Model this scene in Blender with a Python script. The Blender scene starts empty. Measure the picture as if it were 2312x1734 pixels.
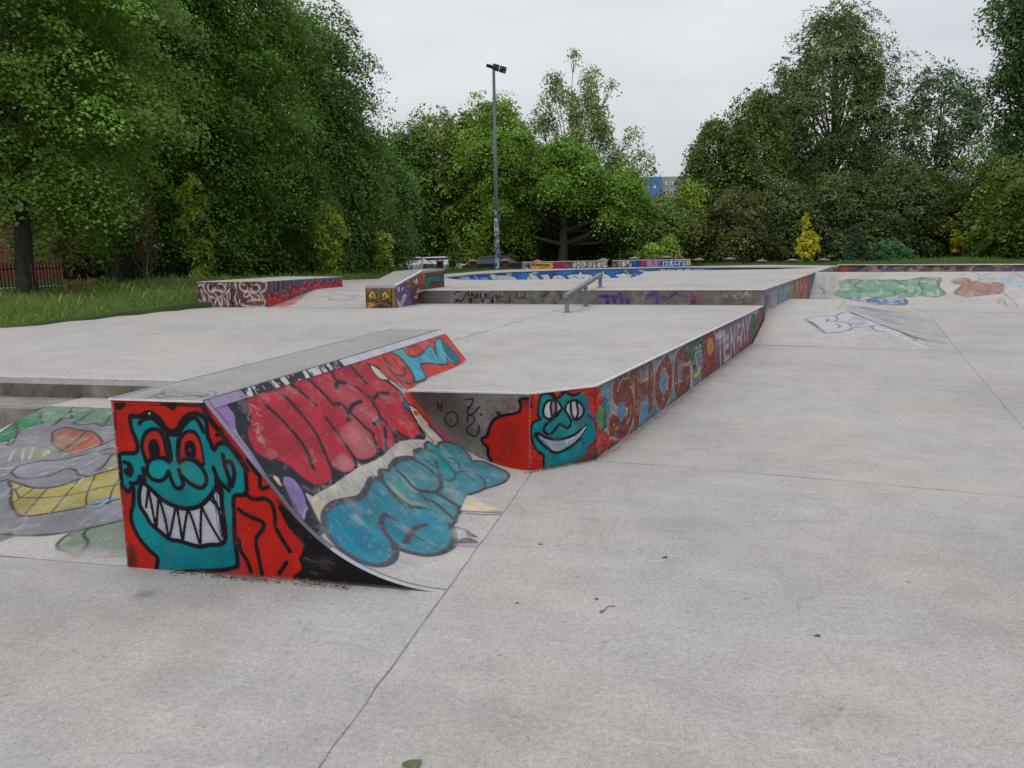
import bpy, bmesh, math, random
import numpy as np
from mathutils import Vector, Matrix, geometry
rad = math.radians
SC = bpy.context.scene
# ------------------------------------------------------------------ camera
F, PIT, ROLL, H = 1756.0, rad(9.24), rad(-0.94), 1.55
CX, CY = 1156.0, 867.0
_f = np.array([0, math.cos(PIT), -math.sin(PIT)]); _u = np.array([0, math.sin(PIT), math.cos(PIT)]); _r = np.array([1., 0, 0])
RT = math.cos(ROLL)*_r + math.sin(ROLL)*_u; UP = -math.sin(ROLL)*_r + math.cos(ROLL)*_u; FW = _f
cam = bpy.data.cameras.new('camera'); camo = bpy.data.objects.new('camera', cam)
SC.collection.objects.link(camo)
m = Matrix(((RT[0], UP[0], -FW[0], 0), (RT[1], UP[1], -FW[1], 0), (RT[2], UP[2], -FW[2], H), (0, 0, 0, 1)))
camo.matrix_world = m
cam.sensor_width = 36; cam.lens = 36*F/2312; cam.clip_end = 3000; cam.clip_start = .05
SC.camera = camo
# ------------------------------------------------------------------ sky: overcast, a thin blue-grey cloud layer over a Nishita sky
SUN_EL, SUN_AZ = rad(48), rad(215)
w = bpy.data.worlds.new("World"); SC.world = w; w.use_nodes = True
nt = w.node_tree; N = nt.nodes; LK = nt.links; N.clear()
out = N.new('ShaderNodeOutputWorld'); bg = N.new('ShaderNodeBackground'); LK.new(bg.outputs[0], out.inputs[0])
sky = N.new('ShaderNodeTexSky'); sky.sky_type = 'NISHITA'; sky.sun_disc = False
sky.sun_elevation = SUN_EL; sky.sun_rotation = SUN_AZ; sky.dust_density = 3; sky.air_density = 1
tc = N.new('ShaderNodeTexCoord'); mp = N.new('ShaderNodeMapping'); mp.inputs['Scale'].default_value = (1, 1, 3.2)
LK.new(tc.outputs['Generated'], mp.inputs[0])
nz = N.new('ShaderNodeTexNoise'); nz.inputs['Scale'].default_value = 2.2; nz.inputs['Detail'].default_value = 5; nz.inputs['Roughness'].default_value = .5
LK.new(mp.outputs[0], nz.inputs['Vector'])
cr = N.new('ShaderNodeValToRGB'); cr.color_ramp.elements[0].position = .3; cr.color_ramp.elements[0].color = (7.9, 8.3, 9.0, 1)
cr.color_ramp.elements[1].position = .72; cr.color_ramp.elements[1].color = (10.8, 11.05, 11.4, 1)
LK.new(nz.outputs['Fac'], cr.inputs[0])
# cloud layer is brighter towards the zenith, as a real overcast sky
sx = N.new('ShaderNodeSeparateXYZ'); LK.new(tc.outputs['Generated'], sx.inputs[0])
mr = N.new('ShaderNodeMapRange'); mr.inputs[1].default_value = .1; mr.inputs[2].default_value = 1; mr.inputs[3].default_value = .93; mr.inputs[4].default_value = 1.55
LK.new(sx.outputs['Z'], mr.inputs[0])
vm = N.new('ShaderNodeVectorMath'); vm.operation = 'SCALE'; LK.new(cr.outputs[0], vm.inputs[0]); LK.new(mr.outputs[0], vm.inputs['Scale'])
mx = N.new('ShaderNodeMix'); mx.data_type = 'RGBA'; mx.inputs[0].default_value = .95
LK.new(sky.outputs[0], mx.inputs[6]); LK.new(vm.outputs[0], mx.inputs[7])
LK.new(mx.outputs[2], bg.inputs[0]); bg.inputs[1].default_value = 0.078
# ------------------------------------------------------------------ sun behind the cloud
sl = bpy.data.lights.new('sun', 'SUN'); sl.energy = .8; sl.angle = rad(25); sl.color = (1, .97, .92)
so = bpy.data.objects.new('sun', sl); SC.collection.objects.link(so)
sd = Vector((math.sin(SUN_AZ)*math.cos(SUN_EL), math.cos(SUN_AZ)*math.cos(SUN_EL), math.sin(SUN_EL)))
so.rotation_euler = sd.to_track_quat('Z', 'Y').to_euler(); so.location = (0, 0, 40)
SC.view_settings.view_transform = 'Standard'; SC.view_settings.look = 'None'
SC.view_settings.gamma = 1; SC.view_settings.use_curve_mapping = False; SC.view_settings.exposure = 0.0
SC.cycles.max_bounces = 6; SC.cycles.diffuse_bounces = 3; SC.cycles.transparent_max_bounces = 8
# ------------------------------------------------------------------ where things stand: from a line of sight to a point
A1, A2 = rad(12.86), rad(24.94)
CAM = np.array([0, 0, H])
def ray(x, y): return (x-CX)/F*RT - (y-CY)/F*UP + FW
def pz(x, y, z=0.):
    d = ray(x, y); return CAM + d*(z-H)/d[2]
def pd(x, y, D):
    d = ray(x, y); return CAM + d*D/d[1]
def vplane(x, y, p0, az):
    n = np.array([math.cos(az), -math.sin(az), 0]); d = ray(x, y); return CAM + d*(n@(p0-CAM))/(n@d)
O1 = pz(290.5, 1280.6); R1 = np.array([math.cos(A1), -math.sin(A1), 0]); E1 = np.array([math.sin(A1), math.cos(A1), 0])
ZP, ZD = .58, .875
O2 = pz(1344.1, 870.3, ZP); O2[2] = 0; R2 = np.array([math.cos(A2), -math.sin(A2), 0]); E2 = np.array([math.sin(A2), math.cos(A2), 0])
UZ = np.array([0, 0, 1.])
def L1(u, v, z=0.): return O1*[1, 1, 0] + R1*u + E1*v + UZ*z
def L2(u, v, z=0.): return O2 + R2*u + E2*v + UZ*z
# ------------------------------------------------------------------ objects
COL = SC.collection
def tag(o, label, cat, group=None):
    o['label'] = label; o['category'] = cat
    if group: o['group'] = group
    return o
def thing(name, loc, label, cat, group=None):
    o = bpy.data.objects.new(name, None); COL.objects.link(o); o.location = tuple(loc)
    o.empty_display_size = .2
    return tag(o, label, cat, group)
def mesh_obj(name, V, Fc, mat, parent=None, smooth=False, colors=None, kind=None):
    """V in world coordinates; a child's are stored relative to its parent"""
    V = np.asarray(V, dtype=np.float32).reshape(-1, 3)
    if parent is not None:
        off = np.zeros(3); p = parent
        while p is not None: off = off + np.array(p.location); p = p.parent
        V = V - off.astype(np.float32)
    me = bpy.data.meshes.new(name)
    if isinstance(Fc, np.ndarray) and Fc.ndim == 2:
        nf, k = Fc.shape
        me.vertices.add(len(V)); me.vertices.foreach_set('co', V.ravel())
        me.loops.add(nf*k); me.loops.foreach_set('vertex_index', Fc.astype(np.int32).ravel())
        me.polygons.add(nf); me.polygons.foreach_set('loop_start', np.arange(0, nf*k, k, dtype=np.int32))
        me.update(calc_edges=True)
    else:
        me.from_pydata([tuple(v) for v in V.tolist()], [], [tuple(f) for f in Fc]); me.update()
    if smooth: me.polygons.foreach_set('use_smooth', np.ones(len(me.polygons), dtype=bool))
    if colors is not None:
        a = me.color_attributes.new('paint', 'FLOAT_COLOR', 'POINT'); a.data.foreach_set('color', np.asarray(colors, dtype=np.float32).ravel())
    if mat is not None: me.materials.append(mat)
    o = bpy.data.objects.new(name, me); COL.objects.link(o)
    if parent is not None: o.parent = parent
    if kind: o['kind'] = kind
    return o
class MB:
    def __init__(s): s.v = []; s.f = []
    def add(s, V, Fc):
        b = len(s.v); s.v += [tuple(map(float, p)) for p in V]; s.f += [tuple(b+i for i in f) for f in Fc]; return s
    def prism(s, poly, z0, z1):
        """polygon (xy) to a solid between z0 and z1"""
        n = len(poly); V = [(p[0], p[1], z0) for p in poly]+[(p[0], p[1], z1) for p in poly]
        ar = sum(poly[i][0]*poly[(i+1) % n][1]-poly[(i+1) % n][0]*poly[i][1] for i in range(n))
        Fc = [tuple(range(n, 2*n)), tuple(range(n-1, -1, -1))]+[(i, (i+1) % n, (i+1) % n+n, i+n) for i in range(n)]
        if ar < 0: Fc = [tuple(reversed(f)) for f in Fc]
        return s.add(V, Fc)
    def box(s, c, ax, ay, az):
        """centre and three half-axis vectors"""
        c, ax, ay, az = map(np.array, (c, ax, ay, az))
        V = [c+i*ax+j*ay+k*az for k in (-1, 1) for j in (-1, 1) for i in (-1, 1)]
        return s.add(V, [(0, 2, 3, 1), (4, 5, 7, 6), (0, 1, 5, 4), (2, 6, 7, 3), (0, 4, 6, 2), (1, 3, 7, 5)])
    def beam(s, a, b, w, h, up=UZ):
        a, b = np.array(a, float), np.array(b, float); d = b-a; L = np.linalg.norm(d); d = d/L
        sd = np.cross(d, up); sd /= max(1e-9, np.linalg.norm(sd)); u2 = np.cross(sd, d)
        return s.box((a+b)/2, d*L/2, sd*w/2, u2*h/2)
    def tube(s, pts, rads, n=8, cap=True):
        pts = [np.array(p, float) for p in pts]; rings = []
        for i, p in enumerate(pts):
            d = pts[min(i+1, len(pts)-1)]-pts[max(i-1, 0)]; d /= max(1e-9, np.linalg.norm(d))
            a = np.array([1, 0, 0]) if abs(d[0]) < .8 else np.array([0, 1, 0])
            x = np.cross(d, a); x /= np.linalg.norm(x); y = np.cross(d, x)
            rings.append([p+rads[i]*(math.cos(t)*x+math.sin(t)*y) for t in np.linspace(0, 2*math.pi, n, endpoint=False)])
        V = [q for r in rings for q in r]; Fc = []
        for i in range(len(pts)-1):
            for j in range(n): Fc.append((i*n+j, i*n+(j+1) % n, (i+1)*n+(j+1) % n, (i+1)*n+j))
        if cap: Fc += [tuple(range(n-1, -1, -1)), tuple(range((len(pts)-1)*n, len(pts)*n))]
        return s.add(V, Fc)
    def build(s, name, mat, parent=None, smooth=False, kind=None, bevel=0):
        o = mesh_obj(name, s.v, s.f, mat, parent, smooth, kind=kind)
        bm = bmesh.new(); bm.from_mesh(o.data); bmesh.ops.recalc_face_normals(bm, faces=bm.faces); bm.to_mesh(o.data); bm.free()
        if bevel:
            md = o.modifiers.new('bevel', 'BEVEL'); md.width = bevel; md.segments = 2; md.limit_method = 'ANGLE'
        return o
# ------------------------------------------------------------------ materials
def newmat(name):
    m = bpy.data.materials.new(name); m.use_nodes = True; t = m.node_tree; t.nodes.clear()
    o = t.nodes.new('ShaderNodeOutputMaterial'); b = t.nodes.new('ShaderNodeBsdfPrincipled'); t.links.new(b.outputs[0], o.inputs[0])
    b.inputs['Specular IOR Level'].default_value = .3
    return m, t, b, o
def noise(t, scale, detail=4, rough=.55, vec=None, stretch=None, rot=0, coord='pos'):
    n = t.nodes.new('ShaderNodeTexNoise'); n.inputs['Scale'].default_value = scale; n.inputs['Detail'].default_value = detail; n.inputs['Roughness'].default_value = rough
    if coord == 'pos': src = t.nodes.new('ShaderNodeNewGeometry').outputs['Position']
    else: src = t.nodes.new('ShaderNodeTexCoord').outputs['Object']
    if stretch is not None or rot:
        mp = t.nodes.new('ShaderNodeMapping'); mp.inputs['Rotation'].default_value = (0, 0, rot)
        r0 = t.nodes.new('ShaderNodeVectorRotate'); r0.inputs['Angle'].default_value = rot; r0.inputs['Axis'].default_value = (0, 0, 1)
        t.links.new(src, r0.inputs['Vector']); src = r0.outputs[0]
        m2 = t.nodes.new('ShaderNodeMapping'); m2.inputs['Scale'].default_value = stretch or (1, 1, 1); t.links.new(src, m2.inputs[0]); src = m2.outputs[0]
    t.links.new(src, n.inputs['Vector']); return n.outputs['Fac']
def ramp(t, fac, stops):
    c = t.nodes.new('ShaderNodeValToRGB'); e = c.color_ramp.elements
    while len(e) < len(stops): e.new(.5)
    for i, (p, col) in enumerate(stops):
        e[i].position = p; e[i].color = (*col, 1) if len(col) == 3 else col
    t.links.new(fac, c.inputs[0]); return c.outputs[0]
def mixc(t, fac, a, b, mode='MIX'):
    x = t.nodes.new('ShaderNodeMix'); x.data_type = 'RGBA'; x.blend_type = mode; x.clamp_factor = True
    for sock, val in ((x.inputs[0], fac), (x.inputs[6], a), (x.inputs[7], b)):
        if isinstance(val, (int, float)): sock.default_value = val
        elif isinstance(val, tuple): sock.default_value = (*val, 1) if len(val) == 3 else val
        else: t.links.new(val, sock)
    return x.outputs[2]
def math_(t, op, a, b=0.):
    x = t.nodes.new('ShaderNodeMath'); x.operation = op
    for i, v in enumerate((a, b)):
        if isinstance(v, (int, float)): x.inputs[i].default_value = v
        else: t.links.new(v, x.inputs[i])
    return x.outputs[0]
def bump(t, b, h, strength=.3, dist=.004):
    x = t.nodes.new('ShaderNodeBump'); x.inputs['Strength'].default_value = strength; x.inputs['Distance'].default_value = dist
    t.links.new(h, x.inputs['Height']); t.links.new(x.outputs[0], b.inputs['Normal'])
def concrete_nodes(t, tone=1.0, dirt=0.0):
    c = lambda k: (k*1.005*tone, k*.937*tone, k*.893*tone)
    big = noise(t, .45, 5, .6); mid = noise(t, 3.5, 6, .65); fine = noise(t, 130, 3, .75)
    col = ramp(t, big, [(.3, c(.375)), (.5, c(.44)), (.72, c(.475))])
    warm = noise(t, .8, 3, .5, rot=.7); col = mixc(t, 1., col, ramp(t, warm, [(.38, (1.012, 1.0, .98)), (.6, (.985, 1.0, 1.012))]), 'MULTIPLY')
    col = mixc(t, .55, col, ramp(t, mid, [(.3, (.80, .80, .80)), (.55, (1, 1, 1)), (.75, (1.1, 1.1, 1.09))]), 'MULTIPLY')
    # trowel and wheel marks: faint streaks across the slabs
    st = noise(t, 1.0, 7, .68, stretch=(.9, 5, 1), rot=.32)
    col = mixc(t, .32, col, ramp(t, st, [(.32, (.84, .84, .85)), (.5, (1, 1, 1)), (.68, (1.14, 1.13, 1.12))]), 'MULTIPLY')
    # scuffs: short pale rubs left by boards
    st2 = noise(t, 7, 4, .6, stretch=(.35, 2.6, 1), rot=.25); col = mixc(t, ramp(t, st2, [(.60, (0, 0, 0)), (.72, (.34, .34, .34))]), col, c(.62))
    pl = noise(t, 1.5, 6, .7, stretch=(.5, 1.6, 1), rot=.6); col = mixc(t, ramp(t, pl, [(.56, (0, 0, 0)), (.72, (.30, .30, .30))]), col, c(.55))
    st4 = noise(t, 6, 4, .6, stretch=(2.4, .4, 1), rot=.1); col = mixc(t, ramp(t, st4, [(.63, (0, 0, 0)), (.74, (.25, .25, .25))]), col, c(.28))
    # wheel arcs and hairlines: where a slow noise crosses a level
    for sc_, wd_, amt, tone_ in ((.55, .0035, .26, .24), (1.3, .004, .16, .62), (.9, .003, .20, .26)):
        w_ = noise(t, sc_, 1.5, .4, rot=sc_); d_ = math_(t, 'ABSOLUTE', math_(t, 'SUBTRACT', w_, .5)); k_ = math_(t, 'MULTIPLY', math_(t, 'LESS_THAN', d_, wd_), math_(t, 'MULTIPLY', ramp(t, noise(t, 1.1+sc_, 3), [(.5, (0, 0, 0)), (.62, (1, 1, 1))]), amt))
        col = mixc(t, k_, col, c(tone_))
    # sand grain
    col = mixc(t, .9, col, ramp(t, fine, [(.30, (.58, .57, .56)), (.43, (.94, .94, .94)), (.6, (1.05, 1.05, 1.05)), (.74, (1.45, 1.45, 1.45))]), 'MULTIPLY')
    vo = t.nodes.new('ShaderNodeTexVoronoi'); vo.inputs['Scale'].default_value = 48; vo.inputs['Randomness'].default_value = 1; t.links.new(t.nodes.new('ShaderNodeNewGeometry').outputs['Position'], vo.inputs['Vector'])
    sv = t.nodes.new('ShaderNodeSeparateColor'); t.links.new(vo.outputs['Color'], sv.inputs[0]); dot = math_(t, 'MULTIPLY', math_(t, 'LESS_THAN', vo.outputs['Distance'], .16), math_(t, 'GREATER_THAN', sv.outputs[0], .72))
    col = mixc(t, math_(t, 'MULTIPLY', dot, .55), col, mixc(t, math_(t, 'GREATER_THAN', sv.outputs[1], .6), c(.16), c(.75)))
    gr = noise(t, 42, 3, .8); col = mixc(t, .8, col, ramp(t, gr, [(.3, (.78, .77, .76)), (.5, (1, 1, 1)), (.7, (1.16, 1.16, 1.16))]), 'MULTIPLY')
    # small dark stains and gum
    sp = noise(t, 11, 2, .5); col = mixc(t, ramp(t, sp, [(.74, (0, 0, 0)), (.79, (.55, .55, .55))]), col, c(.2))
    st3 = noise(t, 1.3, 3, .5); col = mixc(t, ramp(t, st3, [(.62, (0, 0, 0)), (.75, (.3, .3, .3))]), col, (.33*tone, .30*tone, .25*tone))
    if dirt:
        d = noise(t, 5, 7, .72); col = mixc(t, ramp(t, d, [(.35, (0, 0, 0)), (.68, (dirt, dirt, dirt))]), col, (.055, .042, .030))
        d2 = noise(t, 1.6, 4, .6, stretch=(1, 1, .25)); col = mixc(t, ramp(t, d2, [(.45, (0, 0, 0)), (.7, (dirt*.8,)*3)]), col, (.085, .06, .04))
    return col, fine, mid
def concrete(name, tone=1.0, dirt=0.0):
    m, t, b, o = newmat(name); col, fine, mid = concrete_nodes(t, tone, dirt)
    t.links.new(col, b.inputs['Base Color']); b.inputs['Roughness'].default_value = .85
    bump(t, b, math_(t, 'ADD', fine, mid), .35, .003); return m
def painted(name, tone=1.0, dirt=0.0, wear=.5, rough=.55):
    m, t, b, o = newmat(name); b.inputs['Specular IOR Level'].default_value = .18; col, fine, mid = concrete_nodes(t, tone, dirt)
    a = t.nodes.new('ShaderNodeAttribute'); a.attribute_name = 'paint'
    v = noise(t, 7, 5, .6); pc = mixc(t, .8, a.outputs['Color'], ramp(t, v, [(.3, (.82, .82, .84)), (.5, (1, 1, 1)), (.7, (1.12, 1.1, 1.08))]), 'MULTIPLY')
    v2 = noise(t, 90, 3, .7); pc = mixc(t, .6, pc, ramp(t, v2, [(.3, (.75, .75, .75)), (.5, (1, 1, 1)), (.72, (1.2, 1.2, 1.2))]), 'MULTIPLY')
    # scratches and pits show the concrete through the paint
    sc = noise(t, 16, 8, .75, stretch=(1, 1, 2.5)); w = ramp(t, sc, [(.60-.06*wear, (1, 1, 1)), (.70, (1-wear*.75,)*3)])
    pit = noise(t, 60, 2, .5); w2 = ramp(t, pit, [(.70, (1, 1, 1)), (.76, (1-wear*.5,)*3)])
    al = math_(t, 'MULTIPLY', a.outputs['Alpha'], math_(t, 'MULTIPLY', w, w2))
    t.links.new(mixc(t, al, col, pc), b.inputs['Base Color'])
    r = t.nodes.new('ShaderNodeMapRange'); r.inputs[3].default_value = .88; r.inputs[4].default_value = rough
    t.links.new(al, r.inputs[0]); t.links.new(r.outputs[0], b.inputs['Roughness'])
    bump(t, b, math_(t, 'ADD', fine, mid), .3, .003); return m
def plain(name, col, rough=.6, metal=0., var=.25, sc=8, bmp=.15, stretch=None):
    m, t, b, o = newmat(name); n = noise(t, sc, 5, .65, stretch=stretch)
    t.links.new(mixc(t, 1., tuple(col), ramp(t, n, [(.3, (1-var,)*3), (.7, (1+var,)*3)]), 'MULTIPLY'), b.inputs['Base Color'])
    b.inputs['Roughness'].default_value = rough; b.inputs['Metallic'].default_value = metal
    if bmp: bump(t, b, n, bmp, .004)
    return m
M = {}
M['conc'] = concrete('smooth concrete'); M['topw'] = concrete('worn box top', .70); M['slab'] = concrete('ground slab concrete', .95); M['dirty'] = concrete('weathered concrete', .5, .9); M['side'] = concrete('grimy concrete', .72, .5)
M['paint'] = painted('sprayed concrete', wear=.28); M['worn'] = painted('worn sprayed concrete', 1., 0, .9, .7)
M['wallp'] = painted('sprayed grimy concrete', .5, .8, .5); M['fresh'] = painted('fresh spray paint on concrete', .55, .6, .18, .45)
M['steel'] = plain('scuffed steel edge', (.72, .72, .74), .4, .35, .15, 14)
M['galv'] = plain('galvanised steel', (.20, .20, .205), .5, .5, .3, 12)
M['dust'] = plain('crack filling', (.23, .215, .20), .95, 0, .4, 20)
# ------------------------------------------------------------------ spray painting: a canvas in the surface's own metres
def lin(c):
    c = np.array(c[:3], float)/255; return np.where(c <= .04045, c/12.92, ((c+.055)/1.055)**2.4)
def crom(P, closed, n=7):
    P = np.asarray(P, float); m = len(P)
    if m < 3: return P
    if closed: Q = np.vstack([P[-1:], P, P[:2]])
    else: Q = np.vstack([2*P[:1]-P[1:2], P, 2*P[-1:]-P[-2:-1]])
    o = []; ts = np.linspace(0, 1, n, endpoint=False)[:, None]
    for i in range(1, len(Q)-2):
        a, b, c, d = Q[i-1], Q[i], Q[i+1], Q[i+2]
        o.append(.5*((2*b)+(-a+c)*ts+(2*a-5*b+4*c-d)*ts**2+(-a+3*b-3*c+d)*ts**3))
    o = np.vstack(o)
    return o if closed else np.vstack([o, P[-1:]])
def vnoise(shape, cells, rng, octv=4, fall=.55):
    out = np.zeros(shape); amp = 1; tot = 0
    for k in range(octv):
        cy, cx = max(2, int(cells[0]*2**k)), max(2, int(cells[1]*2**k)); g = rng.random((cy+2, cx+2))
        y = np.linspace(0, cy, shape[0]); x = np.linspace(0, cx, shape[1]); yi = y.astype(int); xi = x.astype(int)
        fy = (y-yi)[:, None]; fx = (x-xi)[None]; fy = fy*fy*(3-2*fy); fx = fx*fx*(3-2*fx)
        a = g[yi][:, xi]*(1-fx)+g[yi][:, xi+1]*fx; b = g[yi+1][:, xi]*(1-fx)+g[yi+1][:, xi+1]*fx
        out += amp*(a*(1-fy)+b*fy); tot += amp; amp *= fall
    return out/tot
class Canvas:
    def __init__(s, S, T, rs, rt, inv, pos, gain=1.0, seed=1, s0=0, t0=0):
        """S x T metres sampled every rs x rt; inv: picture point -> (s,t); pos: (s,t) arrays -> xyz"""
        s.s0, s.t0 = s0, t0; s.nx = int(S/rs)+2; s.ny = int(T/rt)+2; s.rs = S/(s.nx-1); s.rt = T/(s.ny-1)
        s.a = np.zeros((s.ny, s.nx, 4)); s.inv = inv; s.pos = pos; s.g = gain; s.z = (0, 0, 1); s.halo = .13; s.rng = np.random.default_rng(seed)
        s.tt, s.ss = np.mgrid[0:s.ny, 0:s.nx]; s.ss = s.ss*s.rs+s0; s.tt = s.tt*s.rt+t0
    def Z(s, ox, oy, k=.27125): s.z = (ox, oy, k); return s
    def pts(s, st):
        P = np.array([float(q) for q in st.split()]).reshape(-1, 2) if isinstance(st, str) else np.asarray(st, float)
        ox, oy, k = s.z; return np.array([s.inv(ox+x*k, oy+y*k) for x, y in P])
    def blend(s, sl, cov, col, a):
        cov = np.clip(cov*a, 0, 1)[..., None]; A = s.a[sl]
        c = np.clip(lin(col)*s.g, 0, .85) if not callable(col) else col(sl)
        na = cov+A[..., 3:]*(1-cov); rgb = (c*cov+A[..., :3]*A[..., 3:]*(1-cov))/np.maximum(na, 1e-6)
        s.a[sl] = np.concatenate([rgb, na], -1)
    def fillm(s, Q, a, col, soft=0):
        y = (Q[:, 1]-s.t0)/s.rt; x = (Q[:, 0]-s.s0)/s.rs
        j0, j1 = max(0, int(y.min())-1), min(s.ny-1, int(y.max())+2); i0, i1 = max(0, int(x.min())-2), min(s.nx-1, int(x.max())+3)
        if j0 >= j1 or i0 >= i1: return
        cov = np.zeros((j1-j0+1, i1-i0+1)); xn, yn = np.roll(x, -1), np.roll(y, -1); ix = np.arange(i0, i1+1)
        for j in range(j0, j1+1):
            for d in (-.25, .25):
                yy = j+d; c = ((y <= yy) & (yn > yy)) | ((yn <= yy) & (y > yy))
                if not c.any(): continue
                xs = np.sort(x[c]+(yy-y[c])/(yn[c]-y[c])*(xn[c]-x[c]))
                for k in range(0, len(xs)-1, 2):
                    cov[j-j0] += .5*np.clip(np.minimum(ix+.5, xs[k+1])-np.maximum(ix-.5, xs[k]), 0, 1)
        if soft:
            for ax, r in ((0, s.rt), (1, s.rs)):
                n = max(1, int(soft/r))
                for _ in range(2):
                    k = np.ones(2*n+1)/(2*n+1); cov = np.apply_along_axis(lambda v: np.convolve(np.pad(v, n, mode='edge'), k, 'valid'), ax, cov)
        s.blend((slice(j0, j1+1), slice(i0, i1+1)), cov, col, a)
    def fill(s, col, st, a=1., soft=0, smooth=True):
        P = s.pts(st); s.fillm(crom(P, True) if smooth else P, a, col, soft); return s
    def line(s, col, w, st, a=1., closed=False, soft=.35, smooth=True):
        P = s.pts(st); Q = crom(P, closed) if smooth else P
        if closed: Q = np.vstack([Q, Q[:1]])
        r = w/2; R = r*(1+soft)+(r*2.2 if s.halo else 0)
        lo = Q.min(0)-R; hi = Q.max(0)+R
        i0, i1 = max(0, int((lo[0]-s.s0)/s.rs)), min(s.nx-1, int((hi[0]-s.s0)/s.rs)+1); j0, j1 = max(0, int((lo[1]-s.t0)/s.rt)), min(s.ny-1, int((hi[1]-s.t0)/s.rt)+1)
        if i0 >= i1 or j0 >= j1: return s
        D = np.full((j1-j0+1, i1-i0+1), 9e9)
        for k in range(len(Q)-1):
            p, q = Q[k], Q[k+1]; l2 = np.minimum(p, q)-R; h2 = np.maximum(p, q)+R
            a0, a1 = max(i0, int((l2[0]-s.s0)/s.rs)), min(i1, int((h2[0]-s.s0)/s.rs)+1); b0, b1 = max(j0, int((l2[1]-s.t0)/s.rt)), min(j1, int((h2[1]-s.t0)/s.rt)+1)
            if a0 > a1 or b0 > b1: continue
            X = s.ss[b0:b1+1, a0:a1+1]; Y = s.tt[b0:b1+1, a0:a1+1]; d = q-p; L = d@d+1e-12
            tt = np.clip(((X-p[0])*d[0]+(Y-p[1])*d[1])/L, 0, 1); dd = np.hypot(X-p[0]-tt*d[0], Y-p[1]-tt*d[1])
            v = D[b0-j0:b1-j0+1, a0-i0:a1-i0+1]; np.minimum(v, dd, out=v)
        edge = max(r*soft, .5*max(s.rs, s.rt)); cov = np.clip((r+edge/2-D)/edge, 0, 1); halo = s.halo*np.clip(1-(D-r)/(r*2.2+.004), 0, 1)**2 if s.halo and w > .014 else 0
        if r < .5*max(s.rs, s.rt): cov = cov*max(.35, r/(.5*max(s.rs, s.rt)))
        s.blend((slice(j0, j1+1), slice(i0, i1+1)), np.maximum(cov*cov*(3-2*cov), halo), col, a); return s
    def lines(s, col, w, sts, **k):
        for st in sts.split(';'):
            if st.strip(): s.line(col, w, st, **k)
        return s
    def flood(s, col, a=1.): s.blend((slice(0, s.ny), slice(0, s.nx)), np.ones((s.ny, s.nx)), col, a); return s
    def mottle(s, amt=.15, cells=(6, 6), tint=None, ta=.3, lo=.5):
        """uneven coats of paint"""
        n = vnoise((s.ny, s.nx), cells, s.rng, 5); n = (n-n.mean())/n.std()
        s.a[..., :3] *= np.clip(1+amt*n, .3, 1.8)[..., None]
        if tint is not None:
            n = vnoise((s.ny, s.nx), cells, s.rng, 5); n = (n-n.mean())/n.std(); k = np.clip((n-lo)*1.2, 0, 1)*ta
            s.a[..., :3] = s.a[..., :3]*(1-k[..., None])+np.clip(lin(tint)*s.g, 0, .85)*k[..., None]
        return s
    def scuff(s, amt=.5, cells=(20, 20), lo=.9):
        n = vnoise((s.ny, s.nx), cells, s.rng, 5, .7); n = (n-n.mean())/n.std(); s.a[..., 3] *= 1-np.clip((n-lo)*1.5, 0, 1)*amt; return s
    def fade(s, fn, amt=1.):
        s.a[..., 3] *= 1-amt*np.clip(fn(s.ss, s.tt), 0, 1); return s
    def mesh(s, name, mat, parent, kind=None, smooth=True, pos=None):
        X = (pos or s.pos)(s.ss, s.tt); idx = np.arange(s.nx*s.ny).reshape(s.ny, s.nx)
        Fc = np.stack([idx[:-1, :-1], idx[:-1, 1:], idx[1:, 1:], idx[1:, :-1]], -1).reshape(-1, 4)
        return mesh_obj(name, X.reshape(-1, 3), Fc, mat, parent, smooth, s.a.reshape(-1, 4), kind)
def plane_canvas(P0, A, B, S, T, rs, rt, gain=1., seed=1, s0=0, t0=0):
    P0, A, B = map(lambda q: np.array(q, float), (P0, A, B)); n = np.cross(A, B); n /= np.linalg.norm(n)
    def inv(x, y):
        d = ray(x, y); p = CAM+d*(n@(P0-CAM))/(n@d)-P0
        # oblique axes allowed
        g = np.linalg.lstsq(np.stack([A, B], 1), p, rcond=None)[0]; return g
    pos = lambda ss, tt: P0+ss[..., None]*A+tt[..., None]*B
    return Canvas(S, T, rs, rt, inv, pos, gain, seed, s0, t0)
K = (24, 20, 26)
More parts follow.
